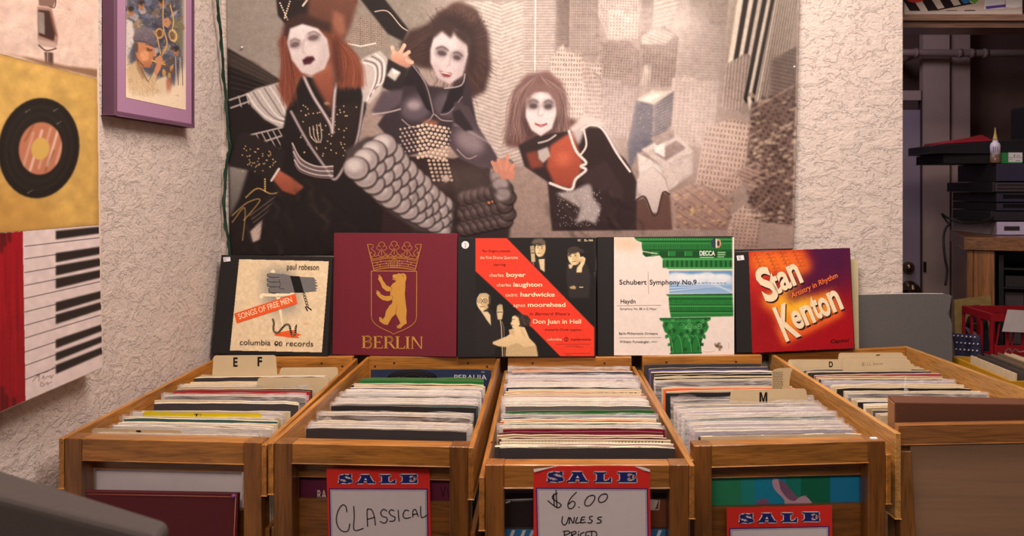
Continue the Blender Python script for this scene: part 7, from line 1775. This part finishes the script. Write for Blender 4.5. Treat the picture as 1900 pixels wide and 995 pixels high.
# dangling cable at the stack's left
b = bmesh.new(); tube(b, smooth_path([(1.500, 2.99, 1.352), (1.46, 2.985, 1.335), (1.40, 2.98, 1.330), (1.355, 3.0, 1.345), (1.345, 3.04, 1.36), (1.352, 3.0, 1.325)], 6), .004, 6)
tube(b, smooth_path([(1.352, 3.0, 1.325), (1.335, 2.99, 1.31), (1.315, 2.96, 1.28), (1.312, 2.945, 1.22), (1.318, 2.94, 1.17), (1.31, 2.935, 1.12)], 6), .004, 6)
tag(link('power_cable', b, plain((20, 18, 18), .5)), 'black cable dangling from the left side of the deck stack', 'cable')
# dark rack in the cabinet
t = thing('cassette_rack', 'black rack of cassettes standing in the cabinet opening', 'rack', tuple(Vector((C0.x, C0.y, .921)) + rv * .35 + bv * .2))
b = bmesh.new(); cb(b, .10, .60, .26, .28, .922, CT - .06); cb(b, .10, .115, .03, .26, .922, CT - .06); cb(b, .585, .60, .03, .26, .922, CT - .06)
for k in range(5): z = .922 + k * .064; cb(b, .116, .584, .03, .26, z, z + .006)
link('frame', b, plain((24, 21, 22), .4), t)
for r in range(4):
    for k in range(7):
        b = bmesh.new(); z = .929 + r * .064; cb(b, .122 + k * .064, .122 + k * .064 + .056, .035 + random.uniform(0, .02), .15, z, z + random.uniform(.030, .052)); o = link('cassette', b, plain(random.choice([(40, 36, 38), (62, 56, 58), (34, 30, 32), (84, 78, 80)]), .3)); tag(o, 'dark cassette case in the black rack inside the cabinet', 'cassette', 'cassettes in the black rack')

# table behind the bins carrying crates
t = thing('low_table', 'dark table holding the crates beyond the rightmost bin', 'table', (1.55, 2.55, 0))
b = bmesh.new(); box(b, (1.122, 2.14, .80), (1.70, 2.73, .83)); bevel(b, .003, 1); link('table_top', b, wood((70, 46, 32), 'X'), t)
for x in (1.13, 1.65):
    for y in (2.16, 2.65):
        b = bmesh.new(); box(b, (x, y, 0), (x + .04, y + .04, .7995)); link('leg', b, wood((70, 46, 32), 'Z'), t)
def crate(label, x0, y0, z0, w_, d_, h, col, rot=0.0, tri=False):
    t = thing('milk_crate', label, 'crate', (x0 + w_ / 2, y0 + d_ / 2, z0))
    b = bmesh.new(); th = .008
    for z in (z0, z0 + h - .022): box(b, (x0, y0, z), (x0 + w_, y0 + th, z + .022)); box(b, (x0, y0 + d_ - th, z), (x0 + w_, y0 + d_, z + .022)); box(b, (x0, y0 + th, z), (x0 + th, y0 + d_ - th, z + .022)); box(b, (x0 + w_ - th, y0 + th, z), (x0 + w_, y0 + d_ - th, z + .022))
    n_ = int(w_ / .045)
    for k in range(n_ + 1):
        x = x0 + (w_ - .008) * k / n_
        box(b, (x, y0 + .001, z0 + .02), (x + .008, y0 + th - .001, z0 + h - .02)); box(b, (x, y0 + d_ - th + .001, z0 + .02), (x + .008, y0 + d_ - .001, z0 + h - .02))
        if tri and k < n_:
            xm = x + (w_ / n_) / 2
            hexa(b, [(x + .008, y0 + .002, z0 + .02), (x + .012, y0 + .002, z0 + .02), (x + .012, y0 + .006, z0 + .02), (x + .008, y0 + .006, z0 + .02), (xm + .002, y0 + .002, z0 + h - .03), (xm + .006, y0 + .002, z0 + h - .03), (xm + .006, y0 + .006, z0 + h - .03), (xm + .002, y0 + .006, z0 + h - .03)])
    m_ = int(d_ / .05)
    for k in range(1, m_):
        y = y0 + d_ * k / m_; box(b, (x0 + .001, y, z0 + .02), (x0 + th - .001, y + .008, z0 + h - .02)); box(b, (x0 + w_ - th + .001, y, z0 + .02), (x0 + w_ - .001, y + .008, z0 + h - .02))
    link('lattice', b, plain(col, .4, .08), t)
    b = bmesh.new(); box(b, (x0 + th, y0 + th, z0), (x0 + w_ - th, y0 + d_ - th, z0 + .006)); link('crate_floor', b, plain(tuple(int(c * .8) for c in col), .5), t)
    return t
tcol = (184, 132, 30)
crate('yellow plastic crate of small records beyond the rightmost bin', 1.128, 2.163, .831, .34, .32, .135, tcol)
for k in range(16):
    b = bmesh.new(); x = 1.150 + k * .019; h = .142 + random.uniform(-.006, .010); hexa(b, [(x, 2.19, .838), (x + .004, 2.19, .838), (x + .004, 2.43, .838), (x, 2.43, .838), (x + .006, 2.19, .838 + h), (x + .010, 2.19, .838 + h), (x + .010, 2.43, .838 + h), (x + .006, 2.43, .838 + h)])
    c_ = random.choice([(196, 176, 146), (70, 60, 56), (150, 132, 110), (112, 92, 74), (44, 38, 38)]); tag(link('small_record', b, plain(c_, .7, .15)), 'small record filed in the yellow crate', 'record', 'small records in the yellow crate')
t = crate('red plastic crate behind the yellow crate', 1.252, 2.510, .92, .42, .18, .165, (118, 16, 26), tri=True)
b = bmesh.new(); box(b, (1.262, 2.508, .926), (1.662, 2.5175, .992)); link('logo_panel', b, plain((118, 16, 26), .4, .06), t)
a = Art((0, 2.5075, 0), (0, -1, 0)); a.curve([(1866, 652), (1872, 647), (1878, 653), (1884, 648), (1892, 653), (1906, 650)], 2.0, (206, 170, 166), 1); a.line([(1874, 658), (1890, 660)], 1.0, (190, 150, 146), 1); a.build('logo_print', t)
b = bmesh.new(); box(b, (1.252, 2.512, .8315), (1.68, 2.69, .919)); bevel(b, .003, 1); tag(link('cardboard_box', b, plain((70, 54, 44), .8)), 'brown box the red crate stands on', 'box')
b = bmesh.new(); hexa(b, [(1.278, 2.495, 1.036), (1.42, 2.495, 1.030), (1.42, 2.497, 1.030), (1.278, 2.497, 1.036), (1.30, 2.506, 1.098), (1.42, 2.506, 1.092), (1.42, 2.508, 1.092), (1.30, 2.508, 1.098)])
tag(link('paper_sheet', b, plain((150, 142, 142), .7)), 'pale sheet of paper draped over the red crate', 'paper')
# album with a hatted figure, flag cloth, leaning at the cabinet foot
t = thing('record_album', 'worn yellowish album with dark hatted figure leaning behind the crates', 'album', (1.32, 2.70, .831))
A0 = [P(1770, 556, 2.76), P(1838, 548, 2.76), P(1850, 717, 2.70), P(1776, 717, 2.70)]
b = bmesh.new(); n_ = quad_box(b, A0[0], A0[1], A0[2], A0[3], .008); link('cover', b, plain((112, 92, 52), .6, .3, 40), t)
a = Art(A0[0] - n_ * .010, n_)
DKB = (28, 25, 32)
a.poly([(1806, 566), (1818, 566), (1820, 584), (1832, 588), (1834, 620), (1838, 660), (1786, 680), (1790, 640), (1788, 610), (1796, 588), (1804, 584)], DKB, 1); a.ell(1810, 602, 8, 9, (112, 92, 78), 2); a.poly([(1798, 592), (1824, 590), (1824, 598), (1798, 600)], DKB, 3)
a.poly([(1790, 606), (1804, 612), (1816, 622), (1812, 628), (1796, 618)], (120, 104, 108), 3); a.build('cover_print', t)
b = bmesh.new(); g = []
for i in range(13):
    row = []
    for j in range(9):
        u_, v_ = i / 12, j / 8; p = P(1766 + u_ * 52 + v_ * 14, 618 + v_ * 84 + u_ * 4, 2.495 + .006 * math.sin(u_ * 11 + v_ * 3)); row.append(b.verts.new(p))
    g.append(row)
for r0, r1 in zip(g, g[1:]):
    for j in range(8):
        f = b.faces.new((r0[j], r0[j + 1], r1[j + 1], r1[j])); f.smooth = True
        f.material_index = 0 if j < 4 else (1 if j % 2 else 2)
ex = None
o = link('flag_cloth', b, [plain((34, 34, 60), .8), plain((120, 30, 38), .8), plain((160, 146, 146), .8)]); tag(o, 'starred and striped flag cloth hanging beside the grey board', 'flag')
sol = o.modifiers.new('cloth', 'SOLIDIFY'); sol.thickness = .001
b = bmesh.new()
for i in range(6):
    for j in range(3):
        u_, v_ = .06 + i * .15 + (j % 2) * .07, .06 + j * .15; p = P(1766 + u_ * 52 + v_ * 14, 618 + v_ * 84 + u_ * 4, 2.4915 + .006 * math.sin(u_ * 11 + v_ * 3)); lathe(b, [(.0001, -.0006), (.0035, 0)], p, 'Y', 5)
link('star', b, plain((190, 180, 186), .7), o)
# nothing below may stay unset: refresh once
for o_ in bpy.data.objects:
    if 'base' in o_: del o_['base']
bpy.context.view_layer.update()
